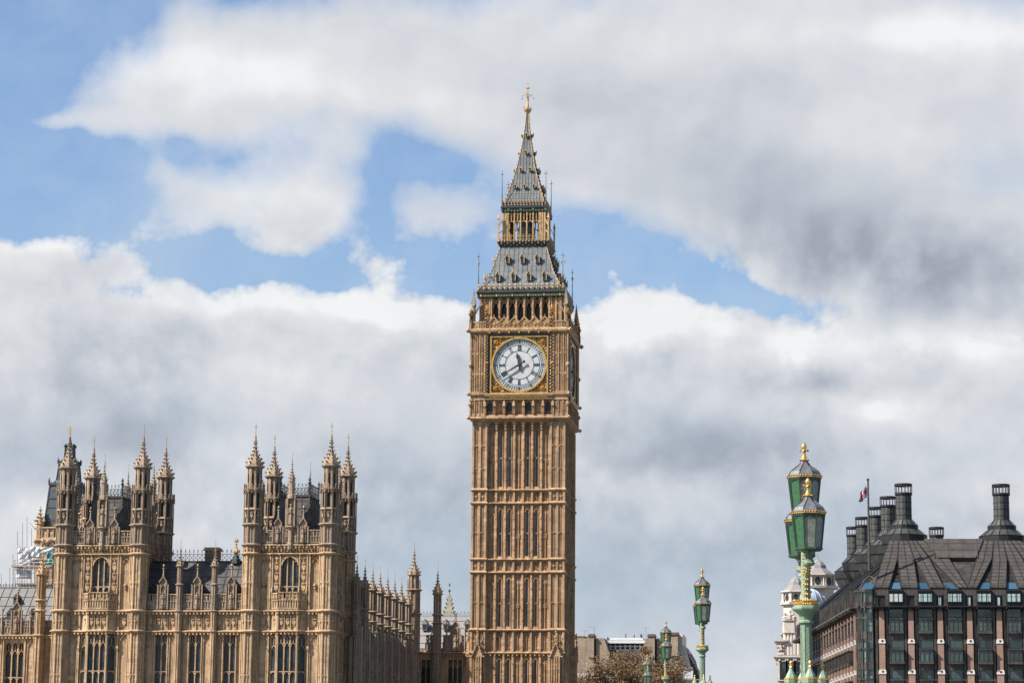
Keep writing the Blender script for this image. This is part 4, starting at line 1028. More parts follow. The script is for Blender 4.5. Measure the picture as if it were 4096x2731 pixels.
def niche_gable(mb, u, z0, zt, w=.62, o=.1, finial=1.6):
    """gable on the parapet framing a statue niche, with ball finial"""
    mb.ext([(u-w, z0), (u+w, z0), (u+w, zt-.7), (u+w*.72, zt-.7), (u+w*.72, zt-.35), (u, zt+.25), (u-w*.72, zt-.35), (u-w*.72, zt-.7), (u-w, zt-.7)], o-.4, o-.12)
    for s in (-1, 1):
        mb.bo(u+s*w-.07, u+s*w+.07, o-.14, o+.06, z0, zt-.65); mb.bo(u+s*w*.5-.05, u+s*w*.5+.05, o-.14, o+.05, z0, zt-.6)
        mb.ext([(u+s*w*.8, zt-.45), (u+s*w*.8, zt-.28), (u, zt+.42), (u, zt+.25)][::s], o-.2, o+.08)
        mb.bo(u+s*w*1.08-.10, u+s*w*1.08+.06, o-.2, o+.08, zt-.72, zt-.62)
        for k in range(3): mb.gem((u+s*w*(.7-.22*k), -o-.02, zt-.2+.2*k), .08)
    mb.arch(u-w*.5, u+w*.5, zt-1.0, .4, .07, o-.14, o+.05, 3)
    mb.lathe([(.16, z0+.0), (.26, z0+.3), (.22, z0+.34)], 6, u, -o)
    mb.lathe([(.13, zt+.2), (.09, zt+.6), (.075, zt+finial*.7), (.14, zt+finial*.74), (.14, zt+finial*.80), (.08, zt+finial*.83)], 8, u, -o+.1)
def gold_ball(u, z, y, parent):
    m = MB(); m.lathe([(.05, z), (.12, z+.1), (.10, z+.2), (.03, z+.34)], 6, u, y); return m.build('gilded_knop', 'gilding', parent)
def knob_finial(mb, u, z, y, h=.5): mb.lathe([(.07, z), (.06, z+h*.5), (.17, z+h*.62), (.19, z+h*.75), (.1, z+h*.9), (.06, z+h)], 8, u, y)

def band(mb, u0, u1, z0, z1, n, o, kind='shield'):
    """row of sunken panels with carved shields or quatrefoils"""
    W = (u1-u0)/n
    for i in range(n+1): u = u0+W*i; mb.bo(max(u0, u-.05), min(u1, u+.05), o-.14, o, z0, z1)
    for i in range(n):
        a, b = u0+W*i+.05, u0+W*(i+1)-.05
        mb.spandrel(a, b, z1, min(.4, W*.4), o-.14, o-.03, 3)
        if kind == 'shield':
            shield(mb, (a+b)/2, z0+(z1-z0)*.40, min(.42, (b-a)*.62), .62, o-.14); carved(mb, a+.08, b-.08, z0+.2, z1-.35, o-.12, 6, .07)
        else: quatre(mb, (a+b)/2, (z0+z1)/2, min(.24, W*.28), o-.14, o, .06); carved(mb, a+.05, b-.05, z0+.1, z1-.1, o-.12, 4, .05)
def dentils(mb, u0, u1, z, o, step=.42, s=.09):
    n = int((u1-u0)/step)
    for i in range(n+1): u = u0+(u1-u0)*i/n; mb.bo(u-s, u+s, o-.12, o+.12, z-.38, z-.18)
def wall_panels(mb, u0, u1, z0, z1, o, d=.13, step=2.6, boss=True):
    """blind tall panel with mullion, arched heads and a carved boss"""
    for q in (u0, u1-.08): mb.bo(q, q+.08, o, o+d, z0, z1)
    mb.arch(u0+.08, u1-.08, z1-.8, .55, .07, o, o+d, 4); mb.spandrel(u0+.08, u1-.08, z1, .35, o, o+d*.7, 3)
    carved(mb, u0+.15, u1-.15, z1-1.4, z1-.2, o, 6, .08)
    if boss:
        c = (u0+u1)/2; zb = z0+(z1-z0)*.42
        mb.lathe([(.05, zb-.35), (.16, zb-.2), (.10, zb), (.22, zb+.12), (.2, zb+.25), (.05, zb+.45)], 6, c, -o-.1)
        for s in (-1, 1): mb.gem((c+s*.2, -o-.12, zb+.1), .10)

FU = 4.44                    # half distance between the turret axes
DEPTH = 9.7
def pavilion_face(full=True):
    """one side of a square pavilion between its corner turrets, wall plane y = -.35 behind the turret faces"""
    w = MB(); p = .0
    us = [-3.45, -2.15, -1.72, -1.05, 1.05, 1.72, 2.15, 3.45]
    H = FU-.6
    # main wall in front of the recess where the windows sit
    w.bo(-H, H, -.9, -.42, 0, LP-1.6)
    def pl(a, b, z0, z1, o=-.05): w.bo(a, b, -.5, o, z0, z1)
    # lower storey wall: leave the oriel bay open
    for a, b in ((-H, -2.25), (2.25, H)): pl(a, b, 0, L1, -.22); pl(a, b, L1, L2, -.24); pl(a, b, L2, L3, -.24); 
    for s in (-1, 1):
        a, b = (2.45, 3.4) if s > 0 else (-3.4, -2.45)
        wall_panels(w, a, b, 8, L1-.3, -.22); wall_panels(w, a, b, L2+.2, L3-.25, -.24)
        for u in ((2.28, 3.5) if s > 0 else (-3.5, -2.28)): w.bo(u-.09, u+.09, -.3, -.02, 0, L3); w.lathe([(.05, L1-2.2), (.13, L1-1.9), (.06, L1-1.4)], 4, u, .0)
        band(w, a-.05, b+.05, L1+.25, L2-.25, 1, -.10)
    pl(-2.25, 2.25, L1, L2, -.2)
    # string courses run round everything
    for z, h in ((L1, .42), (L2, .42), (L3, .30), (L4, .42)):
        w.cornice(-H, H, z, h, .12, -.35)
        if z != L3: dentils(w, -H+.2, H-.2, z, .0)
    for u in (-2.28, -1.2, 1.2, 2.28): w.gem((u, -.2, L4-.1), .17); w.gem((u, -.15, L3-.1), .12)
    band(w, -3.5, 3.5, L3+.2, L4-.2, 10, -.02, 'quatre')
    # upper window surround
    for s in (-1, 1):
        pl(*sorted((s*1.02, s*2.25)), L2, L3, -.20)
        for u in (1.12, 2.0): w.bo(s*u-.07, s*u+.07, -.3, .0, L2, L3); w.lathe([(.04, 23.2), (.12, 23.5), (.12, 23.7), (.05, 24.1)], 6, s*u, .0)
        for z in (24.0, 25.15, 26.3): shield(w, s*1.57, z, .46, .75, -.2); w.bo(s*1.57-.04, s*1.57+.04, -.2, -.08, z+.4, z+.75)
        quatre(w, s*1.57, 27.35, .2, -.2, -.02, .06)
        carved(w, *sorted((s*.62, s*1.0)), 26.9, 27.6, -.1, 4, .10)
    pl(-1.02, 1.02, L2, 22.8, -.2)
    return w
def pavilion(cx, label):
    made = []
    for side in range(4):
        w = pavilion_face(); gl = MB(); ora = MB(); par = MB(); bal = MB()
        gothic_window(w, gl, -.98, .98, 22.85, 27.55, 3, -.38, -.12, (24.15,), arched=True, mt=.13)
        w.spandrel(-1.02, 1.02, 27.62, 1.15, -.42, -.18, 6)
        w.bo(-1.02, 1.02, -.42, -.18, 27.55, L3-.1)
        # canted oriel window below
        gothic_window(ora, gl, -1.02, 1.02, 8, L1-.5, 3, .25, .55, (14.6,), mt=.12, foot=False)
        ora.bo(-1.2, -1.02, -.4, .55, 0, L2); ora.bo(1.02, 1.2, -.4, .55, 0, L2)
        M0 = ora.M
        for s in (-1, 1):
            M = Matrix.Translation((s*1.2, -.5, 0)) @ Matrix.Rotation(s*R(38), 4, 'Z')
            ora.M = gl.M = M
            a, b = (0, 1.15) if s > 0 else (-1.15, 0)
            gothic_window(ora, gl, a+.1, b-.1, 8, L1-.5, 1, -.2, .02, (14.6,), mt=.1, foot=False)
            for q in (a, b-.12): ora.bo(q, q+.12, -.25, .04, 0, L2-.1)
            band(ora, a, b, L1+.25, L2-.25, 1, .02); ora.cornice(a-.1, b+.1, L1, .42, .22, -.3); ora.cornice(a-.1, b+.1, L2, .42, .22, -.3)
            dentils(ora, a, b, L2, .06)
            parapet(ora, a, b, L2+.2, 23.4, 2, .05, .2)
            ora.bo(a, b, -.3, -.04, L1-.3, L2)
        ora.M = gl.M = M0
        ora.bo(-1.2, 1.2, -.4, .32, L1-.45, L2)
        band(ora, -1.1, 1.1, L1+.25, L2-.25, 3, .48); ora.cornice(-1.25, 1.25, L1, .42, .75, .2); ora.cornice(-1.25, 1.25, L2, .42, .75, .2)
        dentils(ora, -1.1, 1.1, L2, .62); dentils(ora, -1.1, 1.1, L1, .62)
        parapet(ora, -1.2, 1.2, L2+.2, 23.5, 3, .6, .2)
        ora.bo(-2.2, 2.2, -.4, -.1, L2, L2+.25)
        # parapet with two statue gables and a central shaft
        H = FU-.85
        parapet(par, -H, -1.45-.62, L4+.2, LP, 2, .05); parapet(par, -1.45+.6, 1.45-.6, L4+.2, LP, 3, .05, skip=(1,)); parapet(par, 1.45+.62, H, L4+.2, LP, 2, .05)
        for u in (-1.45, 1.45): niche_gable(par, u, L4+.2, LP+1.0, .58, .12)
        par.bo(-H, H, -.4, -.2, L4, L4+1.4)
        sz = math.pi/2*side; c_, s_ = math.cos(sz), math.sin(sz)
        # sides: 0 front, 1 right, 2 back, 3 left ; plan is FU wide, DEPTH deep
        off = FU+.22 if side in (1, 3) else DEPTH/2-(.72 if side == 0 else -.45)
        sc = DEPTH/2/FU if side in (1, 3) else 1
        loc = (cx+off*s_, PY+DEPTH/2-off*c_, 0)
        vis = side in (0, 1)
        ws = w.build('wall', 'palace_stone' if side != 1 else 'palace_stone', palace, loc, sz)
        win = ora.build('oriel_window', 'palace_stone', palace, loc, sz)
        gl.build('leaded_pane', 'leaded_glass', win)
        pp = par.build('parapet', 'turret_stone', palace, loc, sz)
        if side in (0, 1, 3):
            for u in (-1.45, 1.45):
                st = MB(); statue(st, u, -.18, L4+.55, 1.35); st.build('statue', 'turret_stone', pp)
                gold_ball(u, LP+1.0+1.6*.86, -.02, pp)
                kf = MB(); knob_finial(kf, u, LP+1.0+1.15, -.02, .42); kf.build('knob', 'dark_iron', pp)
        for o in (ws, win, pp): o.scale = (sc, 1, 1)
        # shaft with statue in the middle of the parapet
        m = MB(); r = .30
        m.lathe([(.2, L4-.5), (.34, L4), (.26, L4+.3), (.26, 30.5), (.55, 30.85), (.5, 31.0)], 8)
        for sx_ in (-1, 1): m.box(sx_*.42-.09, sx_*.42+.09, -.3, .2, 30.9, 34.2); m.lathe([(.1, 34.2), (.02, 35.3)], 4, sx_*.42, -.1); m.box(sx_*.62-.05, sx_*.62+.05, -.1, .2, 29.2, 34.0)
        m.box(-.42, .42, .05, .25, 30.9, 34.4); m.spandrel(-.36, .36, 34.1, .5, 0, .25, 4)
        statue(m, 0, -.15, 31.1, 2.3)
        m.lathe([(.45, 34.1), (.42, 34.4), (.33, 34.6), (.30, 36.0), (.38, 36.05), (.3, 36.2)], 8)
        crockets(m, [(.42, 34), (.33, 36)], 4, 0, 0, .12, .35, 34.2, 36)
        spirelet(m, .33, 36.2, 38.4, 8, 0, 0, .13, .32)
        q = m.build('pinnacle', 'turret_stone', palace, (cx+off*s_*1.0, PY+DEPTH/2-off*c_, 0), sz)
        v = MB(); rod(v, 0, 0, 38.3, 39.3, .03, False); v.build('vane', 'dull_gilding', q)
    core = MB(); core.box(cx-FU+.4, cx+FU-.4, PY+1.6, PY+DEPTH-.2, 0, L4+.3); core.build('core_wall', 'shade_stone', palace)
    # mansard roof with iron cresting
    r0x, r0y, r1x, r1y, zb, zt = 2.85, 3.6, 1.68, 2.5, L4+.2, 34.5
    cy = PY+DEPTH/2
    m = MB()
    ring = lambda a, b, z: [(-a, -b, z), (a, -b, z), (a, b, z), (-a, b, z)]
    m.loft([ring(r0x, r0y, zb), ring(r1x, r1y, zt)]); m.loft([ring(r1x+.12, r1y+.12, zt), ring(r1x+.12, r1y+.12, zt+.22)])
    rf = m.build('roof', 'slate', palace, (cx, cy, 0))
    b = MB()
    for k, (a0, a1, d0, d1) in enumerate(((r0x, r1x, r0y, r1y), (r0y, r1y, r0x, r1x))*2):
        b.M = Matrix.Rotation(math.pi/2*k, 4, 'Z')
        for t in (-1, -.5, -.05, .45, 1): b.tube((a0*t, -d0-.02, zb), (a1*t, -d1-.02, zt), .06, .06, 4)
        for f in (.25, .42, .58, .74, .9): b.box(-(a0+(a1-a0)*f), a0+(a1-a0)*f, -(d0+(d1-d0)*f)-.03, -(d0+(d1-d0)*f)+.03, zb+(zt-zb)*f, zb+(zt-zb)*f+.05)
        for s in (-1, 1):
            for j in range(14): f = j/14; b.gem((s*(a0+(a1-a0)*f), -(d0+(d1-d0)*f), zb+(zt-zb)*f), .13)
    b.M = Matrix(); b.build('roof_roll', 'dark_iron', rf)
    cres = MB()
    for k, (a1, d1) in enumerate(((r1x, r1y), (r1y, r1x))*2):
        cres.M = Matrix.Rotation(math.pi/2*k, 4, 'Z') @ Matrix.Translation((0, -d1, 0)); cresting(cres, -a1, a1, zt+.2, 1.25, .42)
        cres.lathe([(.1, zt), (.1, zt+1.4), (.22, zt+1.6), (.08, zt+1.8), (.16, zt+2.0), (.02, zt+2.3)], 6, a1, 0)
    cres.build('cresting', 'dark_iron', rf)
    for sx_, sy_ in ((-1, -1), (1, -1), (1, 1), (-1, 1)):
        loc = (cx+sx_*FU, PY+AP if sy_ < 0 else PY+DEPTH+AP-.3, 0)
        t = turret0 if not turret_used else dup(turret0)
        turret_used.append(1); t.location = loc
def cresting(mb, u0, u1, z, h, step):
    """pierced iron ridge cresting with spear heads"""
    mb.bo(u0, u1, -.03, .03, z, z+.05); mb.bo(u0, u1, -.03, .03, z+h*.62, z+h*.66)
    n = max(1, int(round((u1-u0)/step)))
    for i in range(n+1):
        u = u0+(u1-u0)*i/n; mb.tube((u, 0, z), (u, 0, z+h), .028, .02, 4)
        mb.gem((u, 0, z+h*.98), .07, .15); mb.bo(u-.11, u+.11, -.02, .02, z+h*.84, z+h*.88)
        if i < n:
            v = u0+(u1-u0)*(i+1)/n; mb.tube((u, 0, z+h*.05), (v, 0, z+h*.6), .024, .024, 4); mb.tube((v, 0, z+h*.05), (u, 0, z+h*.6), .024, .024, 4)
            mb.gem(((u+v)/2, 0, z+h*.33), .07); mb.tube(((u+v)/2, 0, z+h*.6), ((u+v)/2, 0, z+h*.8), .02, .01, 4)
turret0 = turret(); turret_used = []
T1, T2 = -84.86, -62.78
pavilion(T1, 'left'); pavilion(T2, 'right')

# ---- the range between the two pavilions
def link():
    w = MB(); gl = MB(); x0, x1 = T1+FU+.8, T2-FU-.8; c0 = (x0+x1)/2; H = (x1-x0)/2
    w.M = gl.M = Matrix()
    xs = [at(p, 2450, PY)[0]-c0 for p in (706, 846)]
    zones = [(-H, xs[0]), (xs[0], xs[1]), (xs[1], H)]
    w.bo(-H, H, -1.2, -.45, 0, L2)
    wc = [at(632, 2600, PY)[0]-c0, at(769, 2600, PY)[0]-c0, at(907, 2600, PY)[0]-c0]
    zw0, zw1 = 8, L1-.35
    for (a, b), c_ in zip(zones, wc):
        g_ = .68
        w.bo(a, c_-g_, -.45, -.12, 0, L2); w.bo(c_+g_, b, -.45, -.12, 0, L2); w.bo(c_-g_, c_+g_, -.45, -.12, zw1, L2)
        gothic_window(w, gl, c_-g_, c_+g_, zw0, zw1, 2, -.44, -.10, (14.6,), mt=.13, foot=False)
        for q in (c_-g_-.16, c_+g_+.02): w.bo(q, q+.13, -.2, .05, 0, zw1+.2)
        for s in (-1, 1):
            e = a if s < 0 else b; i_ = c_+s*(g_+.25); e2 = e+(.38 if s < 0 else -.38)
            p_, q_ = sorted((i_, e2))
            if q_-p_ > .45: wall_panels(w, p_, q_, 8, L1-.35, -.12, .12); band(w, p_, q_, L1+.25, L2-.25, 1, .0)
        band(w, c_-g_-.05, c_+g_+.05, L1+.25, L2-.25, 2, .0)
    w.cornice(-H, H, L1, .42, .30, -.3); w.cornice(-H, H, L2, .42, .30, -.3); dentils(w, -H+.2, H-.2, L1, .14); dentils(w, -H+.2, H-.2, L2, .14)
    par = MB()
    for (a, b), c_ in zip(zones, wc):
        gx = at({0: 641, 1: 778, 2: 915}[wc.index(c_)], 2400, PY)[0]-c0
        for p_, q_ in ((a+.05, gx-.66), (gx+.66, b-.05)): parapet(par, p_, q_, L2+.2, 23.35, max(1, int((q_-p_)/.62)), .1)
        niche_gable(par, gx, L2+.2, 25.0, .58, .17); 
    par.bo(-H, H, -.35, -.15, L2, L2+.5)
    o = w.build('wall', 'palace_stone', palace, (c0, PY+1.1, 0)); gl.build('leaded_pane', 'leaded_glass', o)
    pp = par.build('parapet', 'turret_stone', palace, (c0, PY+1.1, 0))
    for k in (641, 778, 915):
        gx = at(k, 2400, PY)[0]-c0; st = MB(); statue(st, gx, -.2, L2+.6, 1.45); st.build('statue', 'turret_stone', pp); gold_ball(gx, 25.0+1.6*.86, -.05, pp)
        kf = MB(); knob_finial(kf, gx, 25.0+1.15, -.05, .42); kf.build('knob', 'dark_iron', pp)
    for x in xs:      # buttress shafts
        m = MB(); lo = MB(); oct_stage(lo, .36, 0, 14.5, .08, False, .2, .05); oct_stage(lo, .36, 14.5, L1, .08, False, .2, .05); oct_stage(lo, .36, L1, L2, .08, False, .2, .05); oct_stage(m, .36, L2, 24.4, .08, False, .2, .05); oct_stage(m, .30, 24.4, 26.4, .08, False, .3, .07)
        for z in (L1, L2, 24.4, 26.5): ring_cornice(m, .34, z, .22, .14)
        for k in range(8): a = math.pi/8+k*math.pi/4; m.gem((.42*math.cos(a), .42*math.sin(a), 26.55), .09)
        q = m.build('buttress_pinnacle', 'turret_stone', palace, (c0+x, PY+.95, 0))
        lo.build('buttress', 'palace_stone', q)
        s = MB(); spirelet(s, .34, 26.6, 28.5, 8, 0, 0, .13, .33); s.build('spire', 'turret_stone', q)
        v = MB(); rod(v, 0, 0, 28.4, 29.4, .03, False); v.build('vane', 'dull_gilding', q)
    # roof behind
    zr = at(770, 2247, PY+5.5)[1]
    m = MB(); m.add([(x0-.7, PY+1.4, L2+.2), (x1+.7, PY+1.4, L2+.2), (x1+.7, PY+5.5, zr), (x0-.7, PY+5.5, zr), (x1+.7, PY+9.2, L2+.2), (x0-.7, PY+9.2, L2+.2)], [(0, 1, 2, 3), (3, 2, 4, 5), (0, 3, 5), (1, 4, 2)])
    rf = m.build('roof', 'slate', palace)
    b = MB()
    for i in range(9):
        x = x0+(x1-x0)*(i+.3)/8.6; b.tube((x, PY+1.4, L2+.25), (x, PY+5.5, zr+.03), .05, .05, 4)
    for f in (.2, .36, .52, .68, .84): b.box(x0-.6, x1+.6, PY+1.4+4.1*f-.05, PY+1.4+4.1*f, L2+.2+(zr-L2-.2)*f+.01, L2+.2+(zr-L2-.2)*f+.06)
    b.box(x0-.6, x1+.6, PY+5.4, PY+5.6, zr, zr+.12)
    b.build('roof_roll', 'dark_iron', rf)
    cr_ = MB(); cr_.M = Matrix.Translation((0, PY+5.5, 0)); cresting(cr_, x0-.6, x1+.6, zr+.1, 1.25, .50); cr_.build('cresting', 'dark_iron', rf)
    # small slate dormers
    for px, py in ((800, 2345), (937, 2340), (596, 2350)):
        x = at(px, py, PY+3)[0]; z = at(px, py, PY+3)[1]-.5; d = MB(); d.box(x-.32, x+.32, PY+2.3, PY+4.2, z-.4, z+.5)
        d.add([(x-.42, PY+2.2, z+.5), (x+.42, PY+2.2, z+.5), (x, PY+2.2, z+1.2), (x-.42, PY+4.5, z+.5), (x+.42, PY+4.5, z+.5), (x, PY+4.5, z+1.2)], [(0, 1, 2), (0, 2, 5, 3), (1, 4, 5, 2)])
        d.build('dormer', 'slate', rf)
    # chimney
    xc, zc0 = at(850, 2247, PY+6.2)[0], zr-1; zc1 = at(850, 2190, PY+6.2)[1]
    m = MB(); m.box(xc-.78, xc+.78, PY+5.6, PY+7.0, zc0, zc1-.35); m.box(xc-.95, xc+.95, PY+5.45, PY+7.15, zc1-.35, zc1-.2); m.box(xc-.85, xc+.85, PY+5.5, PY+7.1, zc1-.2, zc1)
    for k in range(5): u = xc-.7+k*.35; m.box(u-.05, u+.05, PY+5.5, PY+5.6, zc0, zc1-.5)
    m.box(xc-.82, xc+.82, PY+5.52, PY+7.05, zc1-1.0, zc1-.9)
    m.build('chimney', 'turret_stone', palace)
    # ventilator crowned with a gilded sunburst
    xv = at(944, 2247, PY+5.5)[0]; m = MB(); m.lathe([(.55, zr-.2), (.5, zr+.3), (.35, zr+.45), (.3, zr+.75), (.12, zr+.9)], 8, xv, PY+5.5); v = m.build('ventilator', 'dark_iron', palace)
    m = MB(); m.lathe([(.10, zr+.85), (.32, zr+1.1), (.30, zr+1.3), (.12, zr+1.55), (.07, zr+2.0), (.15, zr+2.1)], 8, xv, PY+5.5)
    for k in range(12):
        a = k*math.pi/6; m.add([(xv+.12*math.cos(a-.3), PY+5.5, zr+2.45+.12*math.sin(a-.3)), (xv+.12*math.cos(a+.3), PY+5.5, zr+2.45+.12*math.sin(a+.3)), (xv+.42*math.cos(a), PY+5.45, zr+2.45+.42*math.sin(a)), (xv, PY+5.35, zr+2.45)], [(0, 1, 2), (0, 2, 3), (1, 3, 2)])
    m.ball((xv, PY+5.5, zr+2.45), .2, 8); m.build('sunburst', 'gilding', v)
link()
# ---- the long range left of the pavilions, set back
def left_range():
    Y = 279.5; w = MB(); gl = MB(); xr = T1-FU-.5; x0 = xr-22
    X = lambda p: at(p, 2600, Y)[0]
    w.M = Matrix.Translation((0, Y, 0)); gl.M = w.M
    w.bo(x0, xr+1, -1.2, -.5, 0, L1+.2)
    segs = []
    cs = [X(57)-12.1, X(57)-6.05, X(57)]
    edges = [x0]
    for c_ in cs:
        w.bo(edges[-1], c_-1.12, -.5, -.1, 0, L1); w.bo(c_-1.12, c_+1.12, -.5, -.1, L1-.9, L1); edges.append(c_+1.12)
        gothic_window(w, gl, c_-1.12, c_+1.12, 6, L1-.9, 3, -.48, -.08, (14.2,), mt=.14, foot=False)
        for q in (c_-1.4, c_+1.25): w.bo(q, q+.15, -.2, .1, 0, L1-.1)
        for p_, q_ in ((c_+1.55, c_+2.35), (c_-2.35, c_-1.55)): wall_panels(w, p_, q_, 6, L1-.5, -.1, .12)
    w.bo(edges[-1], xr+1, -.5, -.1, 0, L1)
    w.cornice(x0, xr+1, L1, .42, .35, -.3); dentils(w, x0+.2, xr+.8, L1, .2)
    o = w.build('wall', 'palace_stone', palace); gl.build('leaded_pane', 'leaded_glass', o)
    par = MB(); par.M = w.M
    for c_ in cs:
        gx = c_+.15
        parapet(par, c_-2.6, gx-.68, L1+.2, 20.9, 3, .1); parapet(par, gx+.68, c_+2.5, L1+.2, 20.9, 3, .1); niche_gable(par, gx, L1+.2, 22.7, .62, .17, 1.9)
        for s in (-1, 1): par.lathe([(.13, L1), (.13, 21.2), (.2, 21.25), (.08, 21.5), (.06, 22.0), (.12, 22.05), (.12, 22.15), (.04, 22.35)], 6, gx+s*1.75, -.15)
    par.bo(x0, xr+1, -.3, -.15, L1, L1+.6); parapet(par, cs[-1]+3.3, xr+.8, L1+.2, 20.9, 2, .1)
    pp = par.build('parapet', 'turret_stone', palace)
    for c_ in cs:
        st = MB(); statue(st, c_+.15, Y-.2, L1+.6, 1.6); st.build('statue', 'turret_stone', pp); gold_ball(c_+.15, 22.7+1.9*.86, Y-.07, pp)
    # turret
    for c_ in cs[-1:]+cs[:1]:
        xt = X(158)+(c_-cs[-1]); m = MB()
        oct_stage(m, .58, 0, L1, .1, False, .3, .08, splits=(14.2,)); oct_stage(m, .56, L1, 22.0, .1, True, .3, .08); oct_stage(m, .52, 22.0, 23.2, .1, True, .2, .08); oct_stage(m, .52, 23.2, 26.2, .11, False, .35, .13)
        for z in (L1, 22.0, 23.2, 26.25): ring_cornice(m, .54, z, .24, .18)
        for k in range(8): a = math.pi/8+k*math.pi/4; m.gem((.68*math.cos(a), .68*math.sin(a), 26.3), .12)
        q = m.build('turret', 'palace_stone', palace, (xt, Y-.3, 0))
        s = MB(); spirelet(s, .58, 26.3, 29.3, 8, 0, 0, .19, .42); s.build('spire', 'palace_stone', q)
        v = MB(); rod(v, 0, 0, 29.2, 30.3, .03, False); v.build('vane', 'dull_gilding', q)
    # old slate roof with ridge cresting
    zr = at(100, 2352, Y+7)[1]; m = MB()
    m.add([(x0, Y+1.5, L1+.3), (xr+3, Y+1.5, L1+.3), (xr+3, Y+7, zr), (x0, Y+7, zr), (xr+3, Y+12.5, L1+.3), (x0, Y+12.5, L1+.3)], [(0, 1, 2, 3), (3, 2, 4, 5), (0, 3, 5), (1, 4, 2)])
    rf = m.build('roof', 'old_slate', palace); b = MB()
    for i in range(24):
        x = x0+i*1.0; b.tube((x, Y+1.5, L1+.32), (x, Y+7, zr+.02), .045, .045, 4)
    for f in (.2, .4, .6, .8): b.box(x0, xr+3, Y+1.5+5.5*f-.05, Y+1.5+5.5*f, L1+.3+(zr-L1-.3)*f+.01, L1+.3+(zr-L1-.3)*f+.05)
    b.build('roof_roll', 'dark_iron', rf)
    c_ = MB(); c_.M = Matrix.Translation((0, Y+7, 0)); cresting(c_, x0, xr+3, zr, .5, .38); c_.build('cresting', 'dark_iron', rf)
    for px, py, s_ in ((64, 2390, .8), (42, 2462, 1.2), (131, 2455, 1.0)):
        yy = Y+1.5+5.5*((2480-py)/128.0); x, z = at(px, py, yy-.6)
        z -= .5; d = MB(); d.box(x-.36*s_, x+.36*s_, yy-.7, yy+1.2, z-.3, z+.6*s_); d.add([(x-.45*s_, yy-.8, z+.6*s_), (x+.45*s_, yy-.8, z+.6*s_), (x, yy-.8, z+1.2*s_), (x-.45*s_, yy+1.5, z+.6*s_), (x+.45*s_, yy+1.5, z+.6*s_), (x, yy+1.5, z+1.2*s_)], [(0, 1, 2), (0, 2, 5, 3), (1, 4, 5, 2)])
        d.build('dormer', 'dark_iron', rf)
left_range()
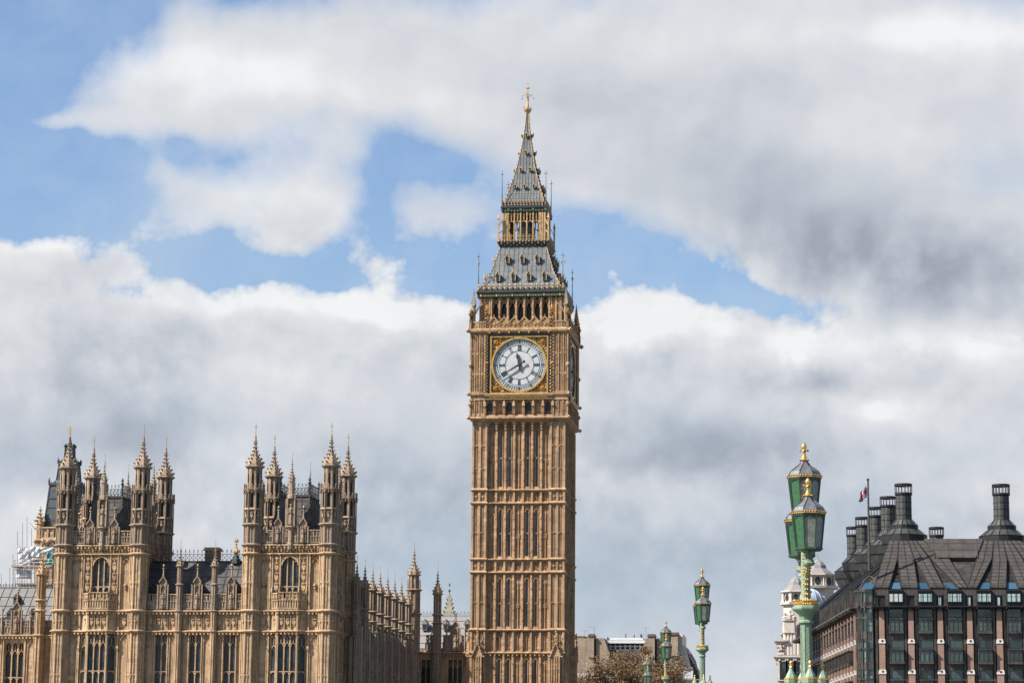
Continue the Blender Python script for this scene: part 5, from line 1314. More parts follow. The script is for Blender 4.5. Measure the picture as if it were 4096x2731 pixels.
# ---- the north side running back to the clock tower
WX = -57.0
def north_side():
    w = MB(); y0, y1 = PY+DEPTH+1.0, 316.0; L = y1-y0
    # local frame: u runs back from the pavilion, wall faces +x
    w.bo(0, L, -1.0, -.05, 0, L1)
    n = 7; P_ = [279.2+4.8*k for k in range(8)]
    gl = MB()
    for y in P_[:-1]:
        c_ = y+2.4-y0
        w.bo(c_-.06, c_+.06, -.1, .06, 6, L1-.5)
        for s in (-1, 1): w.arch(min(c_, c_+s*1.2), max(c_, c_+s*1.2), L1-1.9, .9, .1, -.1, .1, 4); w.bo(c_+s*1.2-.07, c_+s*1.2+.07, -.1, .1, 6, L1-.4)
        gl.bo(c_-1.15, c_+1.15, -.06, -.02, 6, L1-1.3)
        w.bo(c_-1.2, c_+1.2, -.1, .08, 14.2, 14.35)
    w.cornice(0, L, L1, .42, .32, -.3); dentils(w, .2, L-.2, L1, .2, .6)
    o = w.build('north_wall', 'palace_stone', palace, (WX, y0, 0), math.pi/2); gl.build('leaded_pane', 'leaded_glass', o)
    par = MB(); parapet(par, 0, L, L1+.2, 21.0, 24, .1); par.bo(0, L, -.3, -.15, L1, L1+.6)
    for y in P_[:-1]: par.ext([(y-y0+1.6, 20), (y-y0+3.2, 20), (y-y0+2.4, 22.0)], -.3, -.1)
    par.build('parapet', 'turret_stone', palace, (WX, y0, 0), math.pi/2)
    m = MB(); r = .52
    oct_stage(m, r, 0, 14.2, .1, False, .3, .08); oct_stage(m, r, 14.2, L1, .1, False, .3, .08); oct_stage(m, r, L1, 21.3, .1, True, .3, .08); oct_stage(m, r-.03, 21.3, 22.5, .1, True, .3, .08); oct_stage(m, r-.05, 22.5, 25.0, .1, False, .35, .13)
    m.box(-r-.1, .1, -r, r, 0, L1-.1); m.box(-.1, r+.25, -r*.8, r*.8, 0, 20.2)
    for z in (L1, 21.3, 22.5, 25.1): ring_cornice(m, r, z, .22, .16)
    q = m.build('buttress_pinnacle', 'turret_stone', palace, (WX+.25, P_[0], 0))
    s = MB(); spirelet(s, .52, 25.2, 27.3, 8, 0, 0, .16, .36); s.build('spire', 'turret_stone', q)
    v = MB(); rod(v, 0, 0, 27.2, 28.25, .03, False); v.build('vane', 'dull_gilding', q)
    for y in P_[1:]: dup(q, loc=(WX+.25, y, 0))
    # roof of this wing (hidden behind the parapet)
    m = MB(); m.add([(WX-.8, y0, L1+.4), (WX-.8, y1, L1+.4), (WX-6, y1, 21.5), (WX-6, y0, 21.5), (WX-11, y0, L1+.4), (WX-11, y1, L1+.4)], [(0, 1, 2, 3), (3, 2, 5, 4), (0, 3, 4), (1, 5, 2)]); m.build('roof', 'slate', palace)
    # corner turret with its open lantern
    m = MB(); r = .85
    oct_stage(m, r, 0, L1, .12, False, .3, .08, splits=(14.2,)); oct_stage(m, r, L1, 24.0, .12, True, .3, .08); oct_stage(m, r-.04, 24.0, 27.0, .12, False, .35, .12); oct_stage(m, r*.75, 27.2, 29.0, .1, False, .3, .12); 
    for z in (L1, 24.0, 27.1): ring_cornice(m, r, z, .24, .2)
    ring_cornice(m, r*.72, 29.05, .24, .2)
    for k in range(8): a = math.pi/8+k*math.pi/4; m.tube((r*math.cos(a), r*math.sin(a), 27), (r*math.cos(a), r*math.sin(a), 28.4), .07, .04, 4); m.gem((.85*math.cos(a), .85*math.sin(a), 29.1), .11)
    # lean, tall lantern above
    q = m.build('turret', 'turret_stone', palace, (-56.35, 314.6, 0))
    s = MB(); spirelet(s, .72, 29.1, 32.2, 8, 0, 0, .2, .42); s.build('spire', 'turret_stone', q)
    v = MB(); rod(v, 0, 0, 32.1, 33.2, .035, False); v.build('vane', 'dull_gilding', q)
north_side()
# ---- low range tying the wing to the clock tower
def low_link():
    Y = 316.6; X = lambda p: at(p, 2600, Y)[0]; w = MB(); gl = MB(); w.M = gl.M = Matrix.Translation((0, Y, 0))
    x0, x1 = X(1655), TX-HP+.3; wz = L1-.9
    w.bo(x0, x1, -1, -.5, 0, L1+.2)
    wins = [(X(1685), X(1722), 2), (X(1793), X(1848), 3)]; e = x0
    for a, b, n in wins:
        w.bo(e, a, -.5, -.1, 0, L1); w.bo(a, b, -.5, -.1, wz, L1); e = b; gothic_window(w, gl, a, b, 5, wz, n, -.48, -.1, (11.5,), mt=.13, foot=False)
        for q in (a-.2, b+.06): w.bo(q, q+.13, -.2, .06, 0, L1-.2)
    w.bo(e, x1, -.5, -.1, 0, L1); wall_panels(w, X(1855), X(1875), 5, L1-.4, -.1, .12, boss=False)
    w.cornice(x0, x1, L1, .42, .32, -.3); dentils(w, x0+.2, x1-.2, L1, .2)
    o = w.build('wall', 'palace_stone', palace); gl.build('leaded_pane', 'leaded_glass', o)
    p = MB(); p.M = w.M
    parapet(p, X(1700), X(1735), L1+.2, 21.4, 2, .1); parapet(p, X(1770), X(1802), L1+.2, 21.4, 2, .1); parapet(p, X(1842), x1, L1+.2, 21.4, 3, .1); niche_gable(p, X(1822), L1+.2, 22.9, .6, .17)
    p.bo(x0, x1, -.3, -.15, L1, L1+.6); p.lathe([(.12, 19), (.12, 22), (.18, 22.1), (.06, 22.5), (.05, 23.2)], 6, X(1860), -.1); p.lathe([(.12, 19), (.12, 22), (.18, 22.1), (.06, 22.5), (.05, 23.2)], 6, X(1786), -.1)
    pp = p.build('parapet', 'turret_stone', palace); st = MB(); statue(st, X(1822), Y-.2, L1+.6, 1.6); st.build('statue', 'turret_stone', pp)
    m = MB(); r = .55
    oct_stage(m, r, 0, L1, .1, False, .3, .08, splits=(11.5,)); oct_stage(m, r, L1, 22.9, .1, True, .3, .08); oct_stage(m, r-.05, 22.9, 26.6, .1, False, .35, .13)
    m.box(-.5, .5, -.2, .4, 0, L1-.1)
    for z in (L1, 22.9, 24.0, 26.7): ring_cornice(m, r, z, .22, .16)
    q = m.build('turret', 'turret_stone', palace, (X(1749), Y-.35, 0))
    s = MB(); spirelet(s, .58, 26.8, 29.6, 8, 0, 0, .17, .4); s.build('spire', 'turret_stone', q)
    v = MB(); rod(v, 0, 0, 29.5, 30.8, .03, False); v.build('vane', 'dull_gilding', q)
low_link()
# ================================================================== ground, river and bridge
def sheet(name, mat, x0, x1, y0, y1, z, kind='structure'):
    m = MB(); m.add([(x0, y0, z), (x1, y0, z), (x1, y1, z), (x0, y1, z)], [(0, 1, 2, 3)]); return tag(m.build(name, mat), kind=kind)
sheet('ground', 'paving', -4000, 4000, 262, 7000, 0)
sheet('river_bank', 'paving', -4000, 4000, -3000, -25, -1)
sheet('river', 'river_water', -4000, 4000, -600, 600, -6)
m = MB(); m.box(-4000, 4000, 261, 262, -7, 1.1); tag(m.build('embankment', 'portland_stone'), kind='structure')
BD = Vector((-.11, .9939, 0)); BN = Vector((.9939, .11, 0)); BA = math.atan2(.11, .9939)      # the bridge runs this way
LAMPS = []
for px, py, Y, zo in ((3224, 2450, 52, 6.74), (2809, 2560, 107, 8.76), (2663.5, 2600, 149, 9.20), (2589.5, 2700, 185, 8.96)):
    x, _ = at(px, py, Y); LAMPS.append((x, Y, zo))
def deck_z(t): return min(-.2+4.9*math.sin(math.pi*max(0, min(1, (t+30)/300))), 9)
m = MB(); a0 = Vector((LAMPS[0][0], LAMPS[0][1], 0))-BD*LAMPS[0][1]
ts = [-30+15*i for i in range(20)]
m.loft([[tuple(a0+BD*t+BN*u+Vector((0, 0, deck_z(t)+z))) for u, z in ((.3, 1.05), (-.2, 1.05), (-.2, 0), (-4, 0), (-4, -.12), (-22, -.12), (-22, 0), (-25.8, 0), (-25.8, 1.05), (-26.3, 1.05), (-26.3, -1.6), (.3, -1.6))] for t in ts])
tag(m.build('bridge', 'lamp_green'), kind='structure')
m = MB()
m.loft([[tuple(a0+BD*t+BN*u+Vector((0, 0, deck_z(t)-.116))) for u in (-4.01, -21.99)] for t in ts], False); tag(m.build('road', 'asphalt'), kind='structure')

# ================================================================== bridge lamps
def lantern_parts(parent, x, y, z):
    """lantern whose roof rim is 0.9 above its collar; origin at the collar"""
    fr = MB(); c8 = 1/math.cos(math.pi/8)
    prof_t, prof_b, zt, zb = .325, .255, .92, .23
    fr.lathe([(prof_b-.01, zb-.04), (prof_b+.015, zb-.02), (prof_b+.015, zb+.02), (prof_b-.02, zb+.02)], 8); fr.lathe([(prof_t-.03, zt-.03), (prof_t+.01, zt-.02), (prof_t+.02, zt+.03), (prof_t-.02, zt+.03)], 8)
    for k in range(8):
        a = math.pi/8+k*math.pi/4; fr.tube((prof_b*c8*math.cos(a), prof_b*c8*math.sin(a), zb), (prof_t*c8*math.cos(a), prof_t*c8*math.sin(a), zt), .016, .018, 4)
        a2 = math.pi/8+(k+1)*math.pi/4; h = zt-.09
        for f, g_ in ((0, .5), (1, .5)):
            rr = prof_t*c8*.985
            p = (rr*math.cos(a if f == 0 else a2), rr*math.sin(a if f == 0 else a2), h); am = (a+a2)/2; q = (prof_t*math.cos(am)*.99, prof_t*math.sin(am)*.99, zt-.02)
            fr.add([p, q, (p[0], p[1], zt), (p[0]*.97, p[1]*.97, h), (q[0]*.97, q[1]*.97, q[2]), (p[0]*.97, p[1]*.97, zt)], [(0, 1, 2), (3, 5, 4), (0, 3, 4, 1)])
        fr.gem((prof_b*c8*1.03*math.cos(a), prof_b*c8*1.03*math.sin(a), zb), .028)
    root = fr.build('lantern', 'lamp_dark_green', parent, (x, y, z))
    gg, gc = MB(), MB()
    for k in range(8):
        a, a2 = math.pi/8+k*math.pi/4, math.pi/8+(k+1)*math.pi/4; mid = (a+a2)/2
        mb = gg if -math.cos(mid) > .3 else gc
        mb.add([(prof_b*c8*.975*math.cos(t), prof_b*c8*.975*math.sin(t), zb) for t in (a, a2)]+[(prof_t*c8*.965*math.cos(t), prof_t*c8*.965*math.sin(t), zt) for t in (a2, a)], [(0, 1, 2, 3)])
    gg.build('green_pane', 'green_glass', root); gc.build('clear_pane', 'clear_lantern_glass', root)
    rf = MB(); rf.lathe([(.34, .98), (.325, 1.03), (.29, 1.09), (.22, 1.15), (.14, 1.21), (.085, 1.27), (.06, 1.33)], 8)
    pr = [(.34, .99), (.325, 1.04), (.29, 1.10), (.22, 1.16), (.14, 1.22), (.085, 1.28), (.06, 1.33)]
    for k in range(8):
        a = math.pi/8+k*math.pi/4
        for (r0, z0), (r1, z1) in zip(pr, pr[1:]): rf.tube((r0*c8*math.cos(a), r0*c8*math.sin(a), z0), (r1*c8*math.cos(a), r1*c8*math.sin(a), z1), .011, .011, 4)
    rf.build('lantern_roof', 'lamp_lead', root, smooth=False)
    go = MB(); go.lathe([(.32, .945), (.352, .95), (.352, .975), (.335, .985), (.32, .985)], 8)
    for k in range(8):
        go.M = rotz(k*math.pi/4)
        for i in range(5): go.gem((-.112+i*.056, -.352, .995), .024, .022); go.gem((-.112+i*.056, -.355, .962), .014)
    go.M = Matrix()
    go.lathe([(.06, 1.31), (.085, 1.34), (.07, 1.36), (.05, 1.40), (.034, 1.44), (.028, 1.50), (.045, 1.53), (.028, 1.57), (.05, 1.60), (.055, 1.64), (.035, 1.69), (.01, 1.72)], 8)
    for k in range(8): a = k*math.pi/4; go.gem((.09*math.cos(a), .09*math.sin(a), 1.345), .024)
    for k in range(4):
        a = k*math.pi/2; go.tube((0, 0, 1.55), (.075*math.cos(a), .075*math.sin(a), 1.55), .018, .015, 4); go.gem((.08*math.cos(a), .08*math.sin(a), 1.55), .03)
    go.build('gilding', 'gilding', root)
    br = MB()
    for k in range(8):
        a = math.pi/8+k*math.pi/4; pts = [(.07, .0), (.065, .08), (.10, .15), (.17, .20), (.25, .215)]
        for (r0, z0), (r1, z1) in zip(pts, pts[1:]): br.tube((r0*math.cos(a), r0*math.sin(a), z0), (r1*math.cos(a), r1*math.sin(a), z1), .016, .014, 4)
    br.lathe([(.05, -.02), (.05, .2), (.22, .225)], 8); br.lathe([(.06, -.12), (.11, -.10), (.125, -.06), (.10, -.04), (.10, .0), (.07, .02)], 8)
    br.build('bracket', 'lamp_green', root)
    return root
def make_lamp():
    root = empty('bridge_lamp', (0, 0, 0))
    p = MB()
    p.lathe([(.11, -1.9), (.11, -.48), (.155, -.46), (.155, -.43), (.12, -.40), (.14, -.30), (.20, -.24), (.26, -.20), (.28, -.17), (.28, -.12), (.24, -.10), (.10, -.08), (.09, .9), (.06, 1.68)], 8)
    p.lathe([(.42, -2.95), (.42, -2.8), (.36, -2.72), (.34, -2.0), (.26, -1.9), (.14, -1.85), (.11, -1.5)], 8)
    rnd = random.Random(3)
    for k in range(8):
        p.M = rotz(k*math.pi/4)
        for j in range(34): p.gem((rnd.uniform(-.03, .03), -.11, -1.6+j*.033), .012, .02)
        for s in (-1, 1): p.bo(s*.043-.006, s*.043+.006, .10, .118, -1.6, -.5)
    p.M = Matrix()
    p.build('post', 'lamp_green', root)
    cr_ = MB(); cr_.lathe([(.24, -.10), (.245, -.02), (.235, -.02)], 8)
    for k in range(8):
        cr_.M = rotz(k*math.pi/4)
        for i in range(4): cr_.gem((-.075+i*.05, -.245, -.0), .03, .035); cr_.gem((-.075+i*.05, -.25, -.07), .022)
    cr_.build('gilded_crown', 'gilding', root)
    for s in (-1, 1):
        arm = MB(); pts = [(0, .10, -.05), (0, .15, .25), (0, .30, .55), (0, .58, .70), (0, .78, .72)]; pts = [(0, s*a, b) for _, a, b in pts]
        for i, (a, b) in enumerate(zip(pts, pts[1:])): arm.tube(a, b, .075-.008*i, .07-.008*i, 6)
        arm.tube((0, s*.8, .66), (0, s*.8, .80), .06, .075, 8)
        arm.path([(0, s*.12, .5), (0, s*.25, .7), (0, s*.12, .95), (0, s*.02, 1.0)], .02, 4)
        a_ = arm.build('arm', 'lamp_green', root)
        gb = MB()
        for (x, y0, z0), (x1, y1, z1) in zip(pts, pts[1:]):
            for t in (0, .33, .66):
                for e in (-1, 1): gb.gem((e*.02, y0+(y1-y0)*t+s*.06, z0+(z1-z0)*t-.02), .034); gb.gem((e*.062, y0+(y1-y0)*t, z0+(z1-z0)*t), .026)
        gb.build('gilded_bead', 'gilding', a_)
        lantern_parts(root, 0, s*.8, .79)
    gb = MB()
    for i in range(14): gb.gem((0, -.1, .05+i*.07), .035); gb.gem((.06, -.075, .05+i*.07), .022); gb.gem((-.06, -.075, .05+i*.07), .022)
    gb.build('gilded_strip', 'gilding', root)
    st = MB(); st.lathe([(.05, 1.60), (.10, 1.64), (.12, 1.68), (.09, 1.72)], 8); st.build('collar', 'lamp_green', root)
    lantern_parts(root, 0, 0, 1.64)
    for k in range(4):
        a = k*math.pi/2+.12; c_ = MB(); x, y = .335*math.cos(a), .335*math.sin(a)
        c_.lathe([(.10, -2.8), (.10, -1.75), (.13, -1.72), (.14, -1.66), (.12, -1.63), (.11, -1.58), (.07, -1.50), (.035, -1.43), (.03, -1.40)], 8, x, y)
        o = c_.build('colonette', 'lamp_green', root); g_ = MB()
        g_.lathe([(.125, -1.66), (.145, -1.64), (.145, -1.61), (.12, -1.61)], 8, x, y); g_.lathe([(.03, -1.42), (.035, -1.38), (.015, -1.35), (.03, -1.32), (.035, -1.29), (.005, -1.25)], 6, x, y)
        g_.box(x-.05, x+.05, y-.012, y+.012, -1.35, -1.33); g_.box(x-.012, x+.012, y-.05, y+.05, -1.35, -1.33)
        g_.build('gilded_cap', 'gilding', o)
    return root
lamp = make_lamp()
LL = ['green three-lantern bridge lamp with gilded crown, nearest and largest', 'green bridge lamp with gilded crown, second from the largest and clear of the buildings',
      'small green bridge lamp in front of the grey brick gables', 'smallest green bridge lamp, its top just over the brown tree']
for i, (x, Y, z) in enumerate(LAMPS):
    o = lamp if i == 0 else dup(lamp)
    o.location = (x, Y, z); o.rotation_euler = (0, 0, BA); tag(o, LL[i], 'street lamp', 'lamps along the bridge parapet')

# ================================================================== bronze-roofed office building on the right
def q5(x, y): return 3250+x/2.78, 1850+y/2.78
def q6(x, y): return 3250+x/2.78, 2250+y/2.78
OY = 290.0
off = empty('office_building', (0, 0, 0), 0, 'dark bronze-roofed office building with tall round chimneys and pink stone piers', 'office building')
def X6(x, y=700, Y=OY): return at(*q6(x, y), Y)[0]
def Z6(y, Y=OY, x=1400): return at(*q6(x, y), Y)[1]
PITCH = (X6(2078)-X6(770))/4; XP0 = X6(770)
piers = [XP0+PITCH*i for i in range(9)]; XR = piers[-1]+2
ZE, ZA = Z6(490), Z6(300)          # gutter, foot of the roof
SC = Vector((XP0-2.95, OY+1.6, 0))                     # corner where the side wall starts
SD = Vector((-.119, .993, 0)); SA = math.atan2(-SD.y, -SD.x)
def rot_frame(): return (SC.x, SC.y, 0), math.atan2(-.993, .119)
# front
w = MB(); w.M = Matrix.Translation((0, OY, 0)); w.bo(XP0-1.1, XR, -6, -.55, 0, ZE); w.bo(XP0-1.1, XR, -6, -.4, ZE, ZA)
flo = [Z6(y) for y in (512, 600, 625, 755, 850, 940, 960, 1095)]
H = Z6(600)-Z6(940)         # storey height
front = w.build('wall', 'dark_bronze', off)
def front_details(M, us, mb_pier, white, br, gl, gb, n0=0, side=False):
    for m_ in (mb_pier, white, br, gl, gb): m_.M = M
    for i, u in enumerate(us):
        zt = Z6(535)
        for k in range(6):
            zb = Z6(895)-H*k; hw = (.31 if not side else .22)+.04*k; zbb = zb+.5; wx = 0 if not side else -.07
            mb_pier.bo(u-hw, u+hw, -.5, .12+.05*k, zbb, zt-.002*k if k == 0 else zbb+H-.5); 
            white.ext([(u-hw-.10-wx, zb), (u+hw+.10+wx, zb), (u+hw+.08+wx, zb+.25), (u+hw+.02, zb+.5), (u-hw-.02, zb+.5), (u-hw-.08-wx, zb+.25)], -.45, (.25 if not side else .16)+.05*k)
            br.lathe([(.0, -.0)], 8) if False else None
            br.ext([(u+.05+.15*math.cos(t*math.pi/4), zb+.27+.15*math.sin(t*math.pi/4)) for t in range(8)], .2+.05*k, .26+.05*k)
        br.ext([(u+.32*math.cos(t*math.pi/4), zt+.15+.2*math.sin(t*math.pi/4)) for t in range(8)], -.3, .35)
        for s in (-1, 1): br.bo(u+s*.62-.14, u+s*.62+.14, -.55, -.1, 0, ZE-.3)
        br.tube((u, -.1, zt+.1), (u-.9, -.9, ZE-.15), .05, .04, 4); br.tube((u, -.1, zt+.1), (u+.9, -.9, ZE-.15), .05, .04, 4)
    for i in range(len(us)-1):
        c_ = (us[i]+us[i+1])/2; hw = .76
        gl.bo(c_-hw, c_+hw, -.5, -.2, Z6(600), Z6(512)); br.bo(c_-hw-.08, c_+hw+.08, -.5, -.02, Z6(622), Z6(600))
        for q in (-hw-.08, hw): br.bo(c_+q, c_+q+.08, -.5, -.08, 0, ZE-.2)
        gl.bo(c_-hw, c_+hw, -.5, -.26, 0, ZE-.4)
        for k in range(6):
            zo = -H*k; proj = .15 if k == 0 else .55+.1*(k % 2)
            gm = gl if k == 0 or (i+k) % 3 else gb
            gm.bo(c_-hw, c_+hw, -.5, proj-.08, Z6(755)+zo, Z6(628)+zo)
            for q in (-hw, -hw/3, hw/3, hw): br.bo(c_+q-.03, c_+q+.03, -.5, proj, Z6(755)+zo, Z6(622)+zo)
            br.bo(c_-hw-.1, c_+hw+.1, -.5, proj+.08, Z6(785)+zo, Z6(757)+zo); br.bo(c_-hw-.1, c_+hw+.1, -.5, proj+.12, Z6(628)+zo, Z6(616)+zo)
            br.bo(c_-hw, c_+hw, -.5, -.15, Z6(850)+zo, Z6(785)+zo); gl.bo(c_-hw, c_+hw, -.5, -.22, Z6(940)+zo, Z6(850)+zo)
            br.bo(c_-.02, c_+.02, -.3, -.15, Z6(840)+zo, Z6(785)+zo)
    return
def piers_and_windows(us, loc, rz, side=False):
    for u in us:
        P_, W_, B_, G_, GB = MB(), MB(), MB(), MB(), MB()
        front_details(Matrix(), [u], P_, W_, B_, G_, GB, side=side)
        p = P_.build('pier', 'pink_stone', off, loc, rz); W_.build('block', 'white_stone', p); B_.build('pier_bracket', 'bronze', p)
    for a, b in zip(us, us[1:]):
        P_, W_, B_, G_, GB = MB(), MB(), MB(), MB(), MB()
        mid = [a, b]; front_details(Matrix(), mid, P_, W_, MB(), G_, GB)
        B2 = MB(); c_ = (a+b)/2; hw = .76
        B2.bo(c_-hw-.08, c_+hw+.08, -.5, -.02, Z6(622), Z6(600))
        for q in (-hw-.08, hw): B2.bo(c_+q, c_+q+.08, -.5, -.08, 0, ZE-.2)
        for k in range(6):
            zo = -H*k; proj = .15 if k == 0 else .55+.1*(k % 2)
            for q in (-hw, -hw/3, hw/3, hw): B2.bo(c_+q-.03, c_+q+.03, -.5, proj, Z6(755)+zo, Z6(622)+zo)
            B2.bo(c_-hw-.1, c_+hw+.1, -.5, proj+.08, Z6(785)+zo, Z6(757)+zo); B2.bo(c_-hw-.1, c_+hw+.1, -.5, proj+.12, Z6(628)+zo, Z6(616)+zo)
            B2.bo(c_-hw, c_+hw, -.5, -.15, Z6(850)+zo, Z6(785)+zo)
        wn = B2.build('window_bay', 'bronze', off, loc, rz); G_.build('window_glass', 'office_glass', wn)
        if GB.v: GB.build('storey_glass', 'office_glass', wn)  # same glass as the other panes
piers_and_windows(piers, (0, OY, 0), 0)
# gutter and attic windows
g_ = MB(); g_.M = Matrix.Translation((0, OY, 0)); g_.bo(XP0-1.1, XR, -.4, .75, ZE-.12, ZE+.10); g_.bo(XP0-1.1, XR, -.4, .9, ZE-.04, ZE+.04)
for i in range(60):
    u = XP0-1+i*.5
    if u < XR: g_.bo(u-.03, u+.03, -.3, .6, ZE-.3, ZE-.12)
g_.build('gutter', 'dark_bronze', off)
for i, (a, b) in enumerate(zip(piers, piers[1:])):
    c_ = (a+b)/2; f = MB(); f.M = Matrix.Translation((0, OY, 0)); gl = MB(); gl.M = f.M
    f.bo(c_-.85, c_+.85, -.4, -.1, ZE+.1, ZA); f.bo(c_-.85, c_+.85, -.4, .12, Z6(315), Z6(298)); f.bo(c_-.80, c_+.80, -.3, .0, Z6(345), Z6(315))
    for q in (-.8, -.27, .27, .8): f.bo(c_+q-.035, c_+q+.035, -.3, .04, Z6(430), Z6(315))
    f.bo(c_-.82, c_+.82, -.3, .08, Z6(440), Z6(430))
    gl.bo(c_-.78, c_+.78, -.3, .0, Z6(430), Z6(345))
    o = f.build('attic_window', 'dark_bronze', off); gl.build('attic_glass', 'bright_office_glass', o)
    if i in (1, 2, 3):
        u = b; f2 = MB(); f2.M = Matrix.Translation((0, OY, 0)); f2.bo(u-.22, u+.22, -.3, -.1, Z6(478), Z6(370)); s_ = MB(); s_.M = f2.M; s_.bo(u-.14, u+.14, -.2, -.07, Z6(472), Z6(385)); q = f2.build('slit_window', 'dark_bronze', off); s_.build('slit_glass', 'bright_office_glass', q)
# attic cladding panels between the windows
for u in piers:
    g_ = MB(); g_.M = Matrix.Translation((0, OY, 0))
    for k in range(4):
        for j in range(4):
            if j in (1, 2) and k < 2: continue
            a = u-.86+j*.44; g_.bo(a, a+.42, -.4, -.22, ZE+.14+k*.62, ZE+.14+k*.62+.60)
    g_.build('attic_panel', 'bronze_panel', off)
# roof plane and the ducts that fan over it towards the chimneys
ZR = 31.5; YR = OY+8.0; Y0 = OY+.3
n_ = Vector((0, -(ZR-ZA), (YR-Y0))).normalized(); p0 = Vector((0, Y0, ZA)); cam0 = Vector((0, 0, EYE))
def on_roof(px, py, up=0):
    d = ray(px, py); q = p0+n_*up; t = (q-cam0).dot(n_)/d.dot(n_); v = cam0+d*t
    return v
m = MB(); m.add([(SC.x+1.5, Y0, ZA), (XR, Y0, ZA), (XR, YR, ZR), (SC.x+6.5, YR, ZR), (XR, YR+9, ZR), (SC.x+4, YR+14, ZR)], [(0, 1, 2, 3), (3, 2, 4, 5)]); roof_o = m.build('roof', 'bronze', off)
def duct(b0, b1, t0, t1, mid=None, rows=13):
    """raised band of roof panels; corners surveyed at its foot (b0, b1) and head (t0, t1)"""
    th = .38; yb = 1412
    m = MB(); e = MB()
    def pt(xx, yy, up): v = on_roof(*q5(xx, yy), 0); return v+n_*up
    L = [(b0, yb), (mid[0], 1100) if mid else ((b0+t0)/2, 1156), (t0, 895)]; Rr = [(b1, yb), (mid[1], 1100) if mid else ((b1+t1)/2, 1156), (t1, 895)]
    def lerp(P, y):
        for (x0, y0), (x1, y1) in zip(P, P[1:]):
            if y1 <= y <= y0: return x0+(x1-x0)*(y0-y)/(y0-y1)
        return P[-1][0]
    ys = [yb, 1100, 895]
    for y0, y1 in zip(ys, ys[1:]):
        a, b, c_, d = lerp(L, y0), lerp(Rr, y0), lerp(Rr, y1), lerp(L, y1)
        top = [pt(a, y0, th), pt(b, y0, th), pt(c_, y1, th), pt(d, y1, th)]; bot = [pt(a, y0, -.1), pt(b, y0, -.1), pt(c_, y1, -.1), pt(d, y1, -.1)]
        m.add([tuple(v) for v in top+bot], [(0, 1, 2, 3), (0, 4, 5, 1), (1, 5, 6, 2), (3, 7, 4, 0), (2, 6, 7, 3)])
        for P, Q in ((a, d), (b, c_), ((a+b)/2, (c_+d)/2)): e.tube(pt(P, y0, th), pt(Q, y1, th), .055, .055, 4)
    for r_ in range(1, rows):
        y = yb-(yb-895)*r_/rows; e.tube(pt(lerp(L, y), y, th), pt(lerp(Rr, y), y, th), .04, .04, 4)
    o = m.build('roof_duct', 'bronze_panel', off); e.build('standing_seam', 'dark_bronze', o)
duct(690, 850, 850, 955, (780, 940)); duct(988, 1168, 960, 1060, (948, 1125)); duct(1308, 1460, 1065, 1150, (1135, 1300)); duct(1622, 1722, 1155, 1330, (1318, 1520))
duct(1722, 1830, 1880, 2010, (1822, 1990)); duct(1975, 2150, 2015, 2110, (2005, 2160)); duct(2292, 2465, 2115, 2200, (2172, 2335)); duct(2620, 2790, 2205, 2310, (2350, 2520))
duct(2790, 2950, 2900, 3010, (2850, 2990)); 
for b0, b1, ax in ((850, 988, 944), (1168, 1308, 1130), (1460, 1622, 1310), (1830, 1975, 1998), (2150, 2292, 2166), (2465, 2620, 2345)):
    m = MB(); P = lambda x, y, u: tuple(on_roof(*q5(x, y))+n_*u)
    yt, yb = 1338, 1407
    f = lambda e, y: e+(ax-e)*(1412-y)/(1412-1100)
    m.add([P(f(b0, yb)+6, yb, .08), P(f(b1, yb)-6, yb, .08), P(f(b1, yt)-6, yt, .08), P(f(b0, yt)+6, yt, .08)], [(0, 1, 2, 3)])
    m.add([P(f(b0, yb)+6, yb, .02), P(f(b1, yb)-6, yb, .02), P(f(b1, yt)-6, yt, .02), P(f(b0, yt)+6, yt, .02)], [(0, 3, 2, 1)])
    m.build('roof_light', 'sky_glass', off)
    m = MB()
    for k in range(14):
        y = yt-6-k*15
        if y > 1110: m.tube(P(f(b0, y), y, .03), P(f(b1, y), y, .03), .045, .045, 4)
    m.build('louvre', 'dark_bronze', off)
# flat apron between the chimneys
m = MB(); P = lambda x, y, u: tuple(on_roof(*q5(x, y))+n_*u)
m.add([P(1400, 1095, .55), P(1815, 1095, .55), P(1900, 886, .55), P(1240, 886, .55), P(1400, 1095, .0), P(1815, 1095, .0), P(1900, 886, 0), P(1240, 886, 0)], [(0, 1, 2, 3), (0, 4, 5, 1), (1, 5, 6, 2), (3, 7, 4, 0), (2, 6, 7, 3)])
ap = m.build('roof_apron', 'bronze_panel', off); e = MB()
for x in (1345, 1505, 1665, 1825): e.tube(P(x+8, 1095, .57), P(x-6, 886, .57), .04, .04, 4)
for y in (940, 1010): e.tube(P(1290, y, .57), P(1880, y, .57), .04, .04, 4)
e.build('standing_seam', 'bronze_panel', ap)
